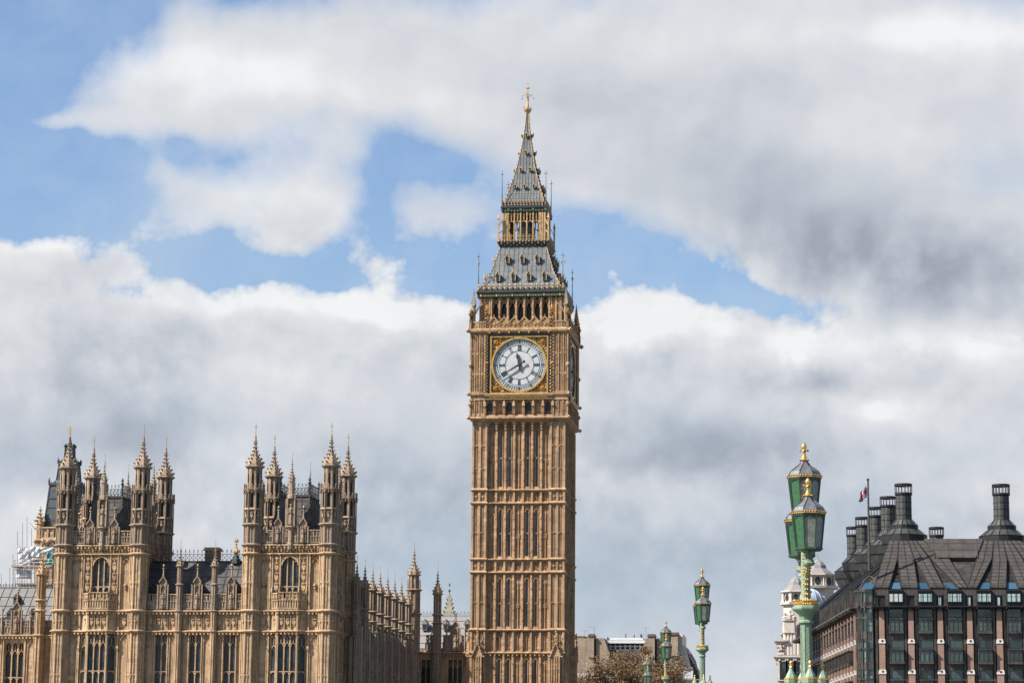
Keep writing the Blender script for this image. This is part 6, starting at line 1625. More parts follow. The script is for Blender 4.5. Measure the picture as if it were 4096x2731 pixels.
# side wall, seen very obliquely
loc, rz = rot_frame(); LS = 72
w = MB(); w.bo(-LS, 0, -6, -.55, 0, ZE); w.bo(-LS, 0, -6, -.4, ZE, ZA); w.build('side_wall', 'dark_bronze', off, loc, rz)
us = [-1.2-PITCH*i for i in range(20)]
piers_and_windows(us, loc, rz, True)
g_ = MB(); g_.bo(-LS, .3, -.4, .75, ZE-.12, ZE+.10)
for i in range(70): u = -.3-i*1.0; g_.bo(u-.06, u+.06, -.3, .7, ZE-.4, ZE-.12)
g_.build('gutter', 'bronze', off, loc, rz)
for i in range(20):
    g_ = MB(); u = -1.2-PITCH*(i+.5); g_.ext([(u-.9, ZE), (u+.9, ZE), (u+.9, ZA), (u-.9, ZA)], -.4, .1); g_.ext([(u-1.0, ZE+.3), (u-.7, ZE+.3), (u-.5, ZA+.2), (u-.8, ZA+.2)], -.4, .35); g_.ext([(u+.7, ZE+.3), (u+1.0, ZE+.3), (u+.8, ZA+.2), (u+.5, ZA+.2)], -.4, .35)
    g_.build('attic_window', 'bronze', off, loc, rz)
def sidept(u, inn, z): v = SC-SD*u; nn = Vector((.993, .119, 0)); return (v.x+nn.x*inn, v.y+nn.y*inn, z)
m = MB(); m.add([sidept(.0, .3, ZA), sidept(-LS, .3, ZA), sidept(-LS, 8, ZR), sidept(-5.6, 8, ZR), sidept(-LS, 16, ZR-1)], [(0, 1, 2, 3), (3, 2, 4)]); m.build('side_roof', 'bronze', off)
for i in range(20):
    u = -1.2-PITCH*i; tgt = -7-12.6*round((abs(u)-7)/12.6) if abs(u) > 7 else -7
    m = MB(); ut = u+(tgt-u)*.8; a = [sidept(u-.75, .2, ZA), sidept(u+.75, .2, ZA), sidept(ut+.5, 7.6, ZR), sidept(ut-.5, 7.6, ZR)]; up = Vector((-.5, 0, .65))*.5
    m.add([tuple(Vector(p)+up) for p in a]+a, [(0, 1, 2, 3), (0, 4, 5, 1), (1, 5, 6, 2), (3, 7, 4, 0)]); o = m.build('roof_duct', 'bronze_panel', off)
    e = MB()
    for t in (0, .5, 1):
        p, q = Vector(a[0]).lerp(Vector(a[1]), t)+up, Vector(a[3]).lerp(Vector(a[2]), t)+up; e.tube(p, q, .05, .05, 4)
    for t in (.12, .24, .36, .48, .6, .72, .84): e.tube(Vector(a[0]).lerp(Vector(a[3]), t)+up, Vector(a[1]).lerp(Vector(a[2]), t)+up, .04, .04, 4)
    e.build('standing_seam', 'dark_bronze', o)
# glazed corner bay
c_ = MB(); gl = MB(); x0, x1 = SC.x, XP0-1.05; k = 5
pts = [(x0, OY+1.6), (x0+.15, OY+.7), (x0+.7, OY+.15), (x0+1.2, OY), (x1, OY)]
fl = [Z6(490)-.1, Z6(605), Z6(765), Z6(840), Z6(950)]
def wallseg(m_, z0, z1, inn=0, out=0):
    for (ax, ay), (bx, by) in zip(pts, pts[1:]):
        d = Vector((bx-ax, by-ay, 0)).normalized(); nn = Vector((d.y, -d.x, 0))
        A, B = Vector((ax, ay, 0))+nn*out, Vector((bx, by, 0))+nn*out; A2, B2 = A-nn*.4, B-nn*.4
        m_.add([(A.x, A.y, z0), (B.x, B.y, z0), (B.x, B.y, z1), (A.x, A.y, z1), (A2.x, A2.y, z0), (B2.x, B2.y, z0), (B2.x, B2.y, z1), (A2.x, A2.y, z1)], [(0, 1, 2, 3), (3, 2, 6, 7), (0, 4, 5, 1), (0, 3, 7, 4), (1, 5, 6, 2)])
wallseg(gl, 0, ZA, out=-.12)
for k in range(-1, 6):
    zo = -H*k
    for za, zb, o_ in ((Z6(620), Z6(603), .10), (Z6(845), Z6(762), .0)):
        if zb+zo < ZE: wallseg(c_, za+zo, zb+zo, out=o_)
for q in pts+[(x1-.8, OY), (x1-1.6, OY), (x0+.4, OY+.4)]: c_.lathe([(.06, 0), (.06, ZA)], 6, q[0], q[1]-.02)
wallseg(c_, ZE-.12, ZE+.1, out=.6); wallseg(c_, ZE+.1, Z6(430), out=.0); wallseg(c_, Z6(318), ZA+.02, out=.15); wallseg(c_, 0, 1)
o = c_.build('corner_bay', 'bronze', off); gl.build('corner_glass', 'bay_glass', o)
m = MB()   # hip of the corner with its arched roof light
A, B, C_, D_ = Vector(sidept(0, .3, ZA)), Vector((XP0-.6, Y0, ZA)), Vector((XP0+2.2, YR, ZR)), Vector(sidept(-6.5, 7.9, ZR))
m.add([tuple(A), (x0+.9, Y0+.2, ZA), tuple(B), tuple(C_), tuple(D_)], [(0, 1, 4), (1, 2, 3, 4)]); m.build('hip_roof', 'bronze', off)
m = MB(); P = lambda x, y, Y: (lambda a: (a[0], Y, a[1]))(at(*q6(x, y), Y))
m.add([P(528, 294, OY+.05), P(668, 290, OY-.05), P(690, 225, OY+.7), P(590, 222, OY+.75)], [(0, 1, 2, 3)]); m.build('roof_light', 'sky_glass', off)
m = MB(); pts_ = [(520, 296), (575, 200), (625, 150), (650, 152), (700, 190), (690, 296)]
for a, b in zip(pts_, pts_[1:]): m.tube(P(*a, OY+.2+(296-a[1])*.009), P(*b, OY+.2+(296-b[1])*.009), .09, .09, 5)
m.build('arched_rib', 'bronze_panel', off)
# chimneys
def chimney():
    m = MB(); n = 16
    m.lathe([(1.2, 28.6), (2.3, 30.6), (2.74, 31.55), (2.77, 32.6), (2.4, 32.78), (1.78, 33.35)], n); m.lathe([(1.70, 33.3), (1.70, 33.85), (1.5, 33.92), (.98, 34.6)], n); m.lathe([(.95, 34.2), (.95, 37.65)], n)
    o = m.build('chimney', 'chimney_bronze', off); e = MB()
    for z, r in ((31.55, 2.80), (32.6, 2.83), (33.35, 1.76), (33.85, 1.73), (34.6, 1.0), (35.1, .97), (35.9, .97), (36.7, .97), (37.55, .97)): e.lathe([(r, z-.035), (r+.03, z), (r, z+.035)], n)
    for k in range(n):
        a = 2*math.pi*(k+.5)/n; ca, sa = math.cos(a), math.sin(a)
        if k % 2 == 0: e.tube((.96*ca, .96*sa, 34.3), (.96*ca, .96*sa, 37.6), .025, .025, 4)
        e.tube((2.76*ca, 2.76*sa, 31.55), (2.78*ca, 2.78*sa, 32.6), .03, .03, 4); e.tube((2.76*ca, 2.76*sa, 32.6), (1.80*ca, 1.80*sa, 33.37), .035, .035, 4); e.tube((1.7*ca, 1.7*sa, 33.87), (.98*ca, .98*sa, 34.6), .03, .03, 4)
    e.build('seam', 'dark_bronze', o)
    k_ = MB(); k_.lathe([(2.5, 31.4), (2.79, 31.55), (2.81, 32.58), (2.5, 32.6)], n); k_.build('collar', 'dark_bronze', o)
    k_ = MB(); k_.lathe([(1.6, 33.3), (1.73, 33.32), (1.73, 33.84), (1.6, 33.86)], n); k_.build('collar', 'dark_bronze', o)
    c_ = MB(); c_.lathe([(1.0, 37.6), (1.08, 37.62), (1.08, 37.85), (1.0, 37.87)], n); c_.lathe([(1.0, 38.68), (1.09, 38.7), (1.09, 38.95), (1.05, 38.97)], n, caps=False)
    for k in range(n): a = 2*math.pi*(k+.5)/n; c_.tube((1.03*math.cos(a), 1.03*math.sin(a), 37.7), (1.03*math.cos(a), 1.03*math.sin(a), 38.9), .06, .06, 4)
    c_.build('cowl', 'dark_bronze', o)
    return o
ch = chimney(); CP = [(3613, 1935, 301), (3552, 1986, 314), (3502, 2028, 326), (3451, 2068, 338), (3414, 2107, 351), (4003, 1937, 301), (3745, 2108, 349), (4290, 1939, 301)]
for i, (px, py, Y) in enumerate(CP):
    o = ch if i == 0 else dup(ch); o.location = (at(px, py, Y)[0], Y, at(px, py, Y)[1]-38.97)
# flagpole with a limp flag
fx, fz = at(3478, 2298, OY+1.0); _, ft = at(3472, 1914, OY+1.0)
fp = empty('flagpole', (fx, OY+1.0, 27.5), 0, 'tall grey flagpole on the bronze roof with a limp red, white and blue flag', 'flagpole')
m = MB(); m.lathe([(.17, 0), (.15, 3), (.10, ft-27.7), (.16, ft-27.7), (.16, ft-27.5), (.02, ft-27.45)], 8); m.build('pole', 'bronze_panel', fp)
me = bpy.data.meshes.new('flag'); vs, fs, mi = [], [], []; nu, nv = 30, 20; z1 = ft-27.5-.75
for i in range(nu+1):
    for j in range(nv+1):
        s, t = i/nu, j/nv; fold = .28*math.sin(s*9+t*2.2)*s**.5
        vs.append((-.12-s*2.0*(.42+.25*t)+.10*math.sin(t*6+s*4)*s, -.05+fold, z1-t*1.9*(1-.25*s)-s*1.75*(.55+.15*t)+.12*math.sin(s*7)))
for i in range(nu):
    for j in range(nv):
        a = i*(nv+1)+j; fs.append((a, a+nv+1, a+nv+2, a+1)); s, t = (i+.5)/nu, (j+.5)/nv
        x, y = (s-.5)*2, (t-.5)*2; d1, d2 = abs(x-y), abs(x+y)
        c_ = 0
        if min(d1, d2) < .30: c_ = 2
        if min(d1, d2) < .11: c_ = 1
        if abs(x) < .20 or abs(y) < .33: c_ = 2
        if abs(x) < .11 or abs(y) < .20: c_ = 1
        mi.append(c_)
me.from_pydata(vs, [], fs)
for k in ('flag_blue', 'flag_red', 'flag_white'): me.materials.append(MATS[k])
for p, k in zip(me.polygons, mi): p.material_index = k
fo = bpy.data.objects.new('flag', me); col.objects.link(fo); fo.parent = fp; fo.scale = (.78, .78, .78); fo.location = (-.02, 0, (z1)*.22)
# ================================================================== pale domed stone building behind the big lamp
BY = 400.0
def q4(x, y): return 3050+x/2.954, 2200+y/2.954
def A4(x, y, Y=BY): return at(*q4(x, y), Y)
dom = empty('domed_building', (0, 0, 0), 0, 'pale ornate stone office building with a lead dome and small cupolas, behind the largest lamp', 'building')
def zz(y, Y=BY): return A4(400, y, Y)[1]
def xx(x, Y=BY): return A4(x, 700, Y)[0]
def mass(m, x0, x1, y0, y1, zt, ribs=True, corn=True):
    m.box(x0, x1, y0, y1, 0, zt)
    if corn: m.box(x0-.35, x1+.35, y0-.35, y1+.35, zt-.55, zt-.3); m.box(x0-.55, x1+.55, y0-.55, y1+.55, zt-.3, zt); m.box(x0-.2, x1+.2, y0-.2, y1+.2, zt-1.3, zt-1.1)
m = MB()
mass(m, xx(165), xx(460)+6, BY, BY+22, zz(1240)); mass(m, xx(172), xx(250), BY+.4, BY+8, zz(1050)); m.ext([(xx(175), 0), (xx(245), 0), (xx(210), 1)], 0, 0.1) if False else None
mass(m, xx(250), xx(460), BY+1, BY+20, zz(970)); mass(m, xx(330), xx(700), BY+3, BY+24, zz(760))
m.build('wall', 'portland_stone', dom)
for i in range(3):
    for j, (yt, yb) in enumerate(((1290, 1540),)):
        xa = xx(185+i*95); f = MB(); f.M = Matrix.Translation((0, BY, 0)); f.bo(xa-.2, xa+1.5, 0, .25, zz(yb), zz(yt)); f.arch(xa-.1, xa+1.4, zz(yt)-.2, .8, .3, 0, .4, 5); o = f.build('window', 'portland_stone', dom)
        g_ = MB(); g_.M = f.M; g_.bo(xa+.15, xa+1.15, .2, .28, zz(yb)+.2, zz(yt)-.3); g_.build('pane', 'leaded_glass', o)
m = MB(); m.M = Matrix.Translation((0, BY+.4, 0)); a, b = xx(172), xx(250); z = zz(1065)
m.ext([(a+.3, z-1.5), (b-.3, z-1.5), ((a+b)/2, z-.4)], 0, .5); m.ext([(a+.2, zz(1235)), (b-.2, zz(1235)), (b-.2, z-2), (a+.2, z-2)], 0, .2)
for k in range(4): m.bo(a, b, 0, .3, zz(1230)+k*.6, zz(1230)+k*.6+.35)
m.build('pediment', 'portland_stone', dom)
m = MB(); rnd = random.Random(9)
for x in (262, 282, 303, 322, 345, 365):
    X = xx(x); m.lathe([(.35, zz(970)), (.3, zz(970)+1.8), (.45, zz(970)+1.9)], 8, X, BY+.7)
    statue(m, X, BY+.7, zz(950), 2.4+rnd.random())
for x in (262, 300, 338, 376, 420, 470): m.lathe([(.35, zz(1235)), (.30, zz(985)), (.45, zz(975))], 8, xx(x), BY+.6)
for x in (325, 345, 375, 400): m.lathe([(.3, zz(965)), (.28, zz(770)), (.4, zz(765))], 8, xx(x), BY+2.6)
m.build('column', 'portland_stone', dom)
def cupola(x, yb, ytop, hw, Y, capx):
    X = A4(x, (yb+ytop)/2, Y)[0]; z0, z1 = A4(x, yb, Y)[1], A4(x, ytop, Y)[1]; h = z1-z0; m = MB(); c_ = MB()
    m.lathe([(hw, z0-14), (hw, z0), (hw*1.25, z0+.1), (hw*1.3, z0+.5), (hw*.95, z0+.6), (hw*.95, z0+h*.42), (hw*1.2, z0+h*.44), (hw*1.2, z0+h*.48)], 8, X, Y)
    for k in range(8):
        m.M = rotz(k*math.pi/4, X, Y); m.ext([(math.cos(t)*hw*.28, z0+h*.25+math.sin(t)*hw*.36) for t in [i*math.pi/5 for i in range(10)]], hw*.9, hw*1.0)
        for s in (-1, 1): m.lathe([(.22, z0+.5), (.16, z0+h*.2), (.12, z0+h*.4)], 6, s*hw*.38, -hw*1.05)
    m.M = Matrix()
    c_.lathe([(hw*1.05, z0+h*.46), (hw*.85, z0+h*.56), (hw*.55, z0+h*.68), (hw*.5, z0+h*.78), (hw*.35, z0+h*.88), (.06, z1), (.04, z1+.8)], 8, X, Y)
    o = m.build('cupola', 'portland_stone', dom); c_.build('cupola_roof', 'lead_sheet', o)
    d = MB()
    for k in range(8): d.M = rotz(k*math.pi/4, X, Y); d.ext([(math.cos(t)*hw*.2, z0+h*.25+math.sin(t)*hw*.28) for t in [i*math.pi/5 for i in range(10)]], hw*.95, hw*1.02)
    d.build('oculus', 'black_paint_and_shade', o)  # black discs stand for the dark inside of the round openings
cupola(655, 465, 100, 2.6, BY+12, 0); cupola(400, 655, 300, 2.1, BY+4, 0)
m = MB(); X, z0 = xx(545), zz(640, BY+8); rd = (xx(715)-xx(380))/2
m.lathe([(rd*1.02, z0-6), (rd*1.02, z0-.2), (rd*1.1, z0), (rd, z0+.3)]+[(rd*math.cos(t), z0+.3+rd*1.05*math.sin(t)) for t in [R(k) for k in range(8, 90, 9)]], 24, X, BY+9); m.build('dome', 'dome_lead', dom, smooth=False)
e = MB()
for k in range(12):
    a = 2*math.pi*k/12
    for j in range(8, 80, 9): t0, t1 = R(j), R(j+9); e.tube((X+rd*math.cos(t0)*math.cos(a)*1.01, BY+9+rd*math.cos(t0)*math.sin(a)*1.01, z0+.3+rd*1.05*math.sin(t0)), (X+rd*math.cos(t1)*math.cos(a)*1.01, BY+9+rd*math.cos(t1)*math.sin(a)*1.01, z0+.3+rd*1.05*math.sin(t1)), .09, .09, 4)
e.build('dome_rib', 'dome_lead', dom)

# ================================================================== buildings just right of the clock tower
GY = 395.0
def q2(x, y): return 2250+x/3.26, 2250+y/3.26
def p2(x, y, Y=GY): return at(*q2(x, y), Y)
def prof(m, pts, Y, depth):
    """wall with the surveyed outline, given real thickness"""
    m.M = Matrix.Translation((0, Y, 0)); m.ext([p2(x, y, Y) for x, y in pts][::-1], -depth, 0); m.M = Matrix()
br = empty('gabled_office', (0, 0, 0), 0, 'grey-brown brick building with tall chimneyed gables and white rooftop storey beside the clock tower', 'building')
m = MB(); prof(m, [(185, 980), (410, 980), (410, 2600), (185, 2600)], GY, 14); m.build('gable_wall', 'office_stone', br)
m = MB(); prof(m, [(139, 985), (205, 985), (205, 2600), (139, 2600)], GY+5, 9); prof(m, [(409, 985), (440, 985), (440, 2600), (409, 2600)], GY+2.2, 9); m.build('recessed_wall', 'office_stone', br)
m = MB(); prof(m, [(438, 980), (540, 980), (600, 1150), (612, 1160), (612, 2600), (438, 2600)], GY+.3, 14); m.build('gable_wall', 'office_stone', br)
m = MB(); prof(m, [(1010, 1165), (1095, 985), (1205, 985), (1205, 2600), (1010, 2600)], GY, 14); m.build('gable_wall', 'office_stone', br)
m = MB(); prof(m, [(1203, 990), (1232, 990), (1232, 2600), (1203, 2600)], GY+2.2, 9); m.build('recessed_wall', 'office_stone', br)
m = MB(); prof(m, [(1230, 980), (1508, 980), (1508, 2600), (1230, 2600)], GY+.3, 14); m.build('gable_wall', 'office_stone', br)
for x0, x1, yt, Y in ((137, 285, 950, GY+4), (330, 413, 932, GY-.2), (1105, 1205, 934, GY-.2), (1380, 1508, 912, GY-.1)):
    m = MB(); prof(m, [(x0+3, yt+8), (x1-3, yt+8), (x1-3, yt+300), (x0+3, yt+300)], Y, 3.2); c_ = MB()
    o = m.build('chimney', 'office_stone', br); prof(c_, [(x0, yt+2), (x1, yt+2), (x1, yt+24), (x0, yt+24)], Y-.15, 3.5)
    for k in range(int((x1-x0)/16)): c_.lathe([(.16, p2(x0, yt)[1]-.3), (.13, p2(x0, yt)[1]+.15)], 6, p2(x0+12+k*16, yt)[0], Y+1.2)
    c_.build('chimney_cap', 'dull_red_cap', o)
for a in ((640, 560), (490, 655)): pass
m = MB(); prof(m, [(555, 1012), (1080, 1012), (1080, 1046), (555, 1046)], GY+3.5, 8); prof(m, [(622, 976), (1050, 976), (1050, 1012), (622, 1012)], GY+4.2, 8)
for k in range(27): x = p2(625+k*16.3, 990, GY+4.2)[0]; m.box(x-.03, x+.03, GY+4.1, GY+4.25, p2(0, 1012, GY)[1], p2(0, 974, GY)[1])
pen = m.build('rooftop_storey', 'white_paint', br)
m = MB(); prof(m, [(560, 1046), (1075, 1046), (1075, 1132), (560, 1132)], GY+4.4, 6); m.build('window_band', 'office_glass', pen)
m = MB()
for k in range(9): x = p2(562+k*64, 1090, GY+4.2)[0]; m.box(x-.12, x+.12, GY+4.1, GY+4.5, p2(0, 1134, GY)[1], p2(0, 1046, GY)[1])
for y in (1046, 1088, 1130): z = p2(800, y, GY+4.2)[1]; m.box(p2(560, y, GY+4)[0], p2(1075, y, GY+4)[0], GY+4.15, GY+4.5, z-.08, z+.08)
m.build('mullion', 'white_paint', pen)
m = MB(); prof(m, [(600, 1132), (1015, 1132), (1015, 2600), (600, 2600)], GY+3.9, 6); m.build('dark_wall', 'slate', br)
def aerial(x, yb, yt, kind, Y, label):
    o = empty('aerial', (p2(x, yb, Y)[0], Y, p2(x, yb, Y)[1]), 0, label, 'aerial', 'rooftop aerials on the brick building')
    h = p2(x, yt, Y)[1]-p2(x, yb, Y)[1]; m = MB(); m.tube((0, 0, -.6), (0, 0, h), .035, .03, 5); m.build('mast', 'galvanised_tube', o)
    m = MB()
    if kind: m.tube((-.9, 0, h), (.1, 0, h), .025, .025, 4); [m.tube((-.85+.2*k, -.25, h), (-.85+.2*k, .25, h), .018, .018, 4) for k in range(5)]
    else: m.tube((-.6, 0, h), (.6, 0, h-.05), .025, .025, 4); [m.tube((-.5+.25*k, -.25, h), (-.5+.25*k, .25, h), .018, .018, 4) for k in range(5)]
    m.build('crossbar', 'galvanised_tube', o)
aerial(290, 955, 880, 0, GY+6, 'thin T-shaped aerial nearest the clock tower'); aerial(416, 940, 842, 1, GY+1, 'bent aerial beside the left chimney stack of the brick building'); aerial(1088, 985, 842, 0, GY+1, 'aerial between the white rooftop storey and the right gable')
m = MB()
for x, yt in ((826, 925), (936, 937), (1022, 925), (1036, 935), (588, 968), (600, 975)): m_x = p2(x, yt, GY+6)[0]; m.tube((m_x, GY+6, p2(x, 1010, GY+6)[1]), (m_x, GY+6, p2(x, yt, GY+6)[1]), .09, .09, 5)
m.build('flue_pipe', 'dark_iron', br)
# white mansard house next to it
wh = empty('mansard_house', (0, 0, 0), 0, 'cream house with a white end panel and steep slate mansard beside the brick gable', 'house')
m = MB(); prof(m, [(1512, 924), (1562, 924), (1562, 1082), (1598, 1082), (1668, 1352), (1512, 1352)], GY+1, 10); prof(m, [(1505, 950), (1570, 950), (1570, 966), (1505, 966)], GY+.8, 3); prof(m, [(1512, 1380), (1700, 1380), (1700, 2600), (1512, 2600)], GY+.9, 12); m.build('wall', 'cream_render', wh)
m = MB(); prof(m, [(1524, 1388), (1700, 1388), (1700, 1505), (1524, 1505)], GY+.75, .3); m.build('white_panel', 'white_paint', wh)
m = MB(); prof(m, [(1498, 1354), (1690, 1354), (1700, 1384), (1498, 1384)], GY+.6, 3); prof(m, [(1498, 1512), (1800, 1512), (1800, 1528), (1498, 1528)], GY+.6, 3); m.build('cornice', 'office_stone', wh)
m = MB(); prof(m, [(1600, 1090), (1630, 1135), (1690, 1240), (1712, 1330), (1755, 1400), (1760, 1440), (1795, 1500), (1795, 2600), (1690, 2600), (1668, 1352)], GY+2.5, 10); m.build('roof', 'slate', wh)
m = MB(); prof(m, [(1615, 1135), (1650, 1135), (1662, 1185), (1640, 1185)], GY+2.2, 3)
for k in range(5): prof(m, [(1640+k*14, 1180+k*26), (1654+k*14, 1180+k*26), (1660+k*14, 1205+k*26), (1646+k*14, 1205+k*26)], GY+2.3, .4)
m.build('dormer', 'cream_render', wh)
# low white building with dark windows
lw = empty('white_block', (0, 0, 0), 0, 'low white office block with dark windows behind the bare branches beside the clock tower', 'building')
m = MB(); prof(m, [(190, 1440), (590, 1440), (640, 1530), (640, 2600), (190, 2600)], GY-8, 7); m.build('wall', 'white_paint', lw)
for x in (300, 408, 500):
    for k in range(4):
        m = MB(); prof(m, [(x, 1472+k*230), (x+58, 1472+k*230), (x+58, 1640+k*230), (x, 1640+k*230)], GY-8.06, .1); m.build('window', 'leaded_glass', lw)

# ================================================================== roofs seen between the palace and the clock tower
def q9(x, y): return 1350+x/2.698, 2150+y/2.698
hall = empty('great_hall', (0, 0, 0), 0, 'long hall with pale lead roof and tiny dormers just left of the clock tower', 'hall')
xa, zr = at(*q9(820, 850), 352); xb = at(*q9(1480, 850), 352)[0]+3; ze = at(*q9(1000, 1100), 343)[1]-1.5
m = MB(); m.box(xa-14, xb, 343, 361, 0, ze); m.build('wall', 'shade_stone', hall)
m = MB(); m.add([(xa-14, 342.5, ze), (xb, 342.5, ze), (xb, 352, zr), (xa-14, 352, zr), (xb, 361.5, ze), (xa-14, 361.5, ze)], [(0, 1, 2, 3), (3, 2, 4, 5), (0, 3, 5), (1, 4, 2)]); rf = m.build('roof', 'lead_sheet', hall)
b = MB()
for i in range(17):
    x = xa-13+i*2.75
    if x < xb: b.tube((x, 342.5, ze+.03), (x+.0, 352, zr+.03), .07, .07, 4)
for f in (.2, .42, .64, .86): b.box(xa-14, xb, 342.5+9.5*f-.05, 342.5+9.5*f, ze+(zr-ze)*f+.01, ze+(zr-ze)*f+.07)
b.build('roof_roll', 'dark_iron', rf); c_ = MB(); c_.M = Matrix.Translation((0, 352, 0)); cresting(c_, xa-14, xb, zr, .7, .5); c_.build('cresting', 'lead_sheet', rf)
for x in (938, 1165, 1395):
    Yd = 352-9.5*.42-.7; X, z = at(*q9(x, 950), Yd); d = MB(); d.box(X-.35, X+.35, Yd, Yd+1.6, z-.6, z+.3); d.add([(X-.5, Yd-.1, z+.25), (X+.5, Yd-.1, z+.25), (X, Yd-.1, z+1.0), (X-.5, Yd+2, z+.25), (X+.5, Yd+2, z+.25), (X, Yd+2, z+1.0)], [(0, 1, 2), (0, 2, 5, 3), (1, 4, 5, 2)]); o = d.build('dormer', 'lead_sheet', rf)
    e = MB(); e.box(X-.24, X+.24, Yd-.04, Yd+.02, z-.45, z+.3); e.build('dormer_opening', 'black_paint_and_shade', o)  # shade inside the dormer, given by a black face
X, z0 = at(*q9(1205, 845), 366); _, z1 = at(*q9(1205, 650), 366); _, z2 = at(*q9(1205, 565), 366)
fl = empty('roof_fleche', (X, 366, 0), 0, 'slender green and stone crocketed spirelet rising behind the pale lead roof', 'spire')
m = MB(); pr = [(1.0, z0-1), (.8, z0), (.42, z0+1.5), (.2, z0+3.2), (.09, z1)]; m.lathe([(1.5, z0-14), (1.3, z0-1)], 4); m.lathe(pr, 4); crockets(m, pr, 4, 0, 0, .34, .62, z0-.6, z1); m.build('spire', 'verdigris', fl)
m = MB(); m.tube((0, 0, z1-.2), (0, 0, z2), .06, .03, 5); m.gem((0, 0, z1+1.1), .2, .3); m.gem((0, 0, z1+2.0), .13, .35); m.build('finial', 'dark_iron', fl)

# ================================================================== iron ventilation tower and the scaffold, far left
VY = 345.0
def q1(x, y): return x/2.613, 1650+y/2.613
def p1(x, y, Y=VY): return at(*q1(x, y), Y)
vc = p1(652, 700)[0]; k_ = VY/9780/2.613
vt = empty('ventilation_tower', (vc, VY+3, 0), 0, 'tall dark iron ventilation tower on a stone base, partly hidden by the leftmost front turret', 'tower')
Z1 = lambda y: p1(600, y)[1]
m = MB(); hb = 3.45; m.lathe([(hb, 0), (hb, Z1(1215)), (hb+.25, Z1(1210)), (hb+.25, Z1(1200)), (hb, Z1(1195))], 4)
for k in range(4):
    m.M = rotz(k*math.pi/2)
    for u in (-2.6, -1.7, -.85, 0, .85, 1.7, 2.6): m.bo(u-.10, u+.10, hb-.1, hb+.15, Z1(1900), Z1(1215))
    m.cornice(-hb, hb, Z1(1330), .5, hb+.35, hb); m.bo(-hb, hb, hb-.2, hb+.1, Z1(1330), Z1(1300)); carved(m, -hb, hb, Z1(1360), Z1(1335), hb+.2, 12, .4)
m.M = Matrix(); m.build('stone_base', 'palace_stone', vt)
q = MB(); q.lathe([(.62, Z1(1340)), (.62, Z1(1165)), (.75, Z1(1160)), (.6, Z1(1150))], 8); spirelet(q, .6, Z1(1150), Z1(985), 8, 0, 0, .3, .5); pn = q.build('pinnacle', 'palace_stone', vt, (-hb+.35, -hb+.35, 0))
for sx_, sy_ in ((1, -1), (1, 1), (-1, 1)): dup(pn, loc=(sx_*(hb-.35), sy_*(hb-.35), 0))
m = MB(); w1, w2 = 197*k_, 160*k_
m.lathe([(w1, Z1(1200)), (w1*.97, Z1(1100)), (w2, Z1(745))], 4); m.lathe([(w2+.15, Z1(748)), (w2+.15, Z1(735)), (w2*.9, Z1(725)), (112*k_, Z1(690))], 4)
m.lathe([(108*k_, Z1(700)), (90*k_, Z1(520))], 4); m.lathe([(97*k_, Z1(520)), (97*k_, Z1(510)), (62*k_, Z1(480))], 4)
m.lathe([(50*k_, Z1(490)), (42*k_, Z1(345)), (46*k_, Z1(340)), (46*k_, Z1(330))], 4); m.lathe([(36*k_, Z1(345)), (20*k_, Z1(300)), (8*k_, Z1(260)), (4*k_, Z1(225))], 8)
m.build('iron_stage', 'ventilator_iron', vt)
m = MB()
for k in range(4):
    m.M = rotz(k*math.pi/2)
    for t in (-1, -.35, .35, 1): m.tube((w1*t, -w1-.03, Z1(1200)), (w2*t, -w2-.03, Z1(745)), .09, .09, 4)
    for y in (1120, 985, 890): r_ = w1+(w2-w1)*(1200-y)/455; m.box(-r_, r_, -r_-.08, -r_+.02, Z1(y)-.07, Z1(y)+.07)
    for (r0, ya, r1, yb) in ((108*k_, 700, 90*k_, 520), (50*k_, 490, 42*k_, 345)):
        for t in (-1, 0, 1): m.tube((r0*t, -r0, Z1(ya)), (r1*t, -r1, Z1(yb)), .08, .08, 4)
    for r_, y0, h_ in ((w2+.1, 740, 60), (97*k_, 515, 55), (46*k_, 340, 30)): m.lathe([(.16, Z1(y0)), (.13, Z1(y0-h_*.5)), (.22, Z1(y0-h_*.55)), (.02, Z1(y0-h_*1.2))], 6, r_, -r_); [m.gem((r_*t, -r_, Z1(y0)+.3), .12, .3) for t in (-.6, -.2, .2, .6)]
    m.spandrel(-w2*.8, 0, Z1(800), .7, w2, w2+.1, 4); m.spandrel(0, w2*.8, Z1(800), .7, w2, w2+.1, 4)
m.M = Matrix(); m.build('iron_rib', 'ventilator_iron', vt)
m = MB(); m.tube((0, 0, Z1(235)), (0, 0, Z1(125)), .05, .03, 5); m.box(-.45, -.02, -.02, .02, Z1(185), Z1(150)); m.build('vane', 'worn_gilding', vt)
SY = 338.0
def p6(x, y, Y=SY): return at(x/2.6987, 2150+y/2.6987, Y)
sc = empty('scaffolding', (0, 0, 0), 0, 'tube scaffolding with white plastic sheeting and a truss deck behind the far left palace roof', 'scaffolding')
def pole(x, y0, y1, Y=SY, x1=None): m = MB(); a = p6(x, y0, Y); b = p6(x if x1 is None else x1, y1, Y); m.tube((a[0], Y, a[1]), (b[0], Y, b[1]), .038, .038, 5); m.build('scaffold_tube', 'galvanised_tube', sc)
for x, y0, y1 in ((15, 560, 385), (60, 560, 470), (105, 560, 325), (140, 560, 170), (163, 560, 230), (190, -50+560, -70), (215, 560, 80), (243, 560, -160), (268, 560, 100), (292, 560, -225), (340, 560, -100), (372, 560, 80), (410, 560, 70), (440, 560, 180), (480, 560, 250), (505, 560, 120), (540, 560, 60), (560, 560, -30)): pole(x, y0, y1)
for x, y0, y1 in ((150, 560, 240), (230, 560, 150), (330, 560, 100), (430, 560, 150), (530, 560, 100)): pole(x, y0, y1, SY+2.2)
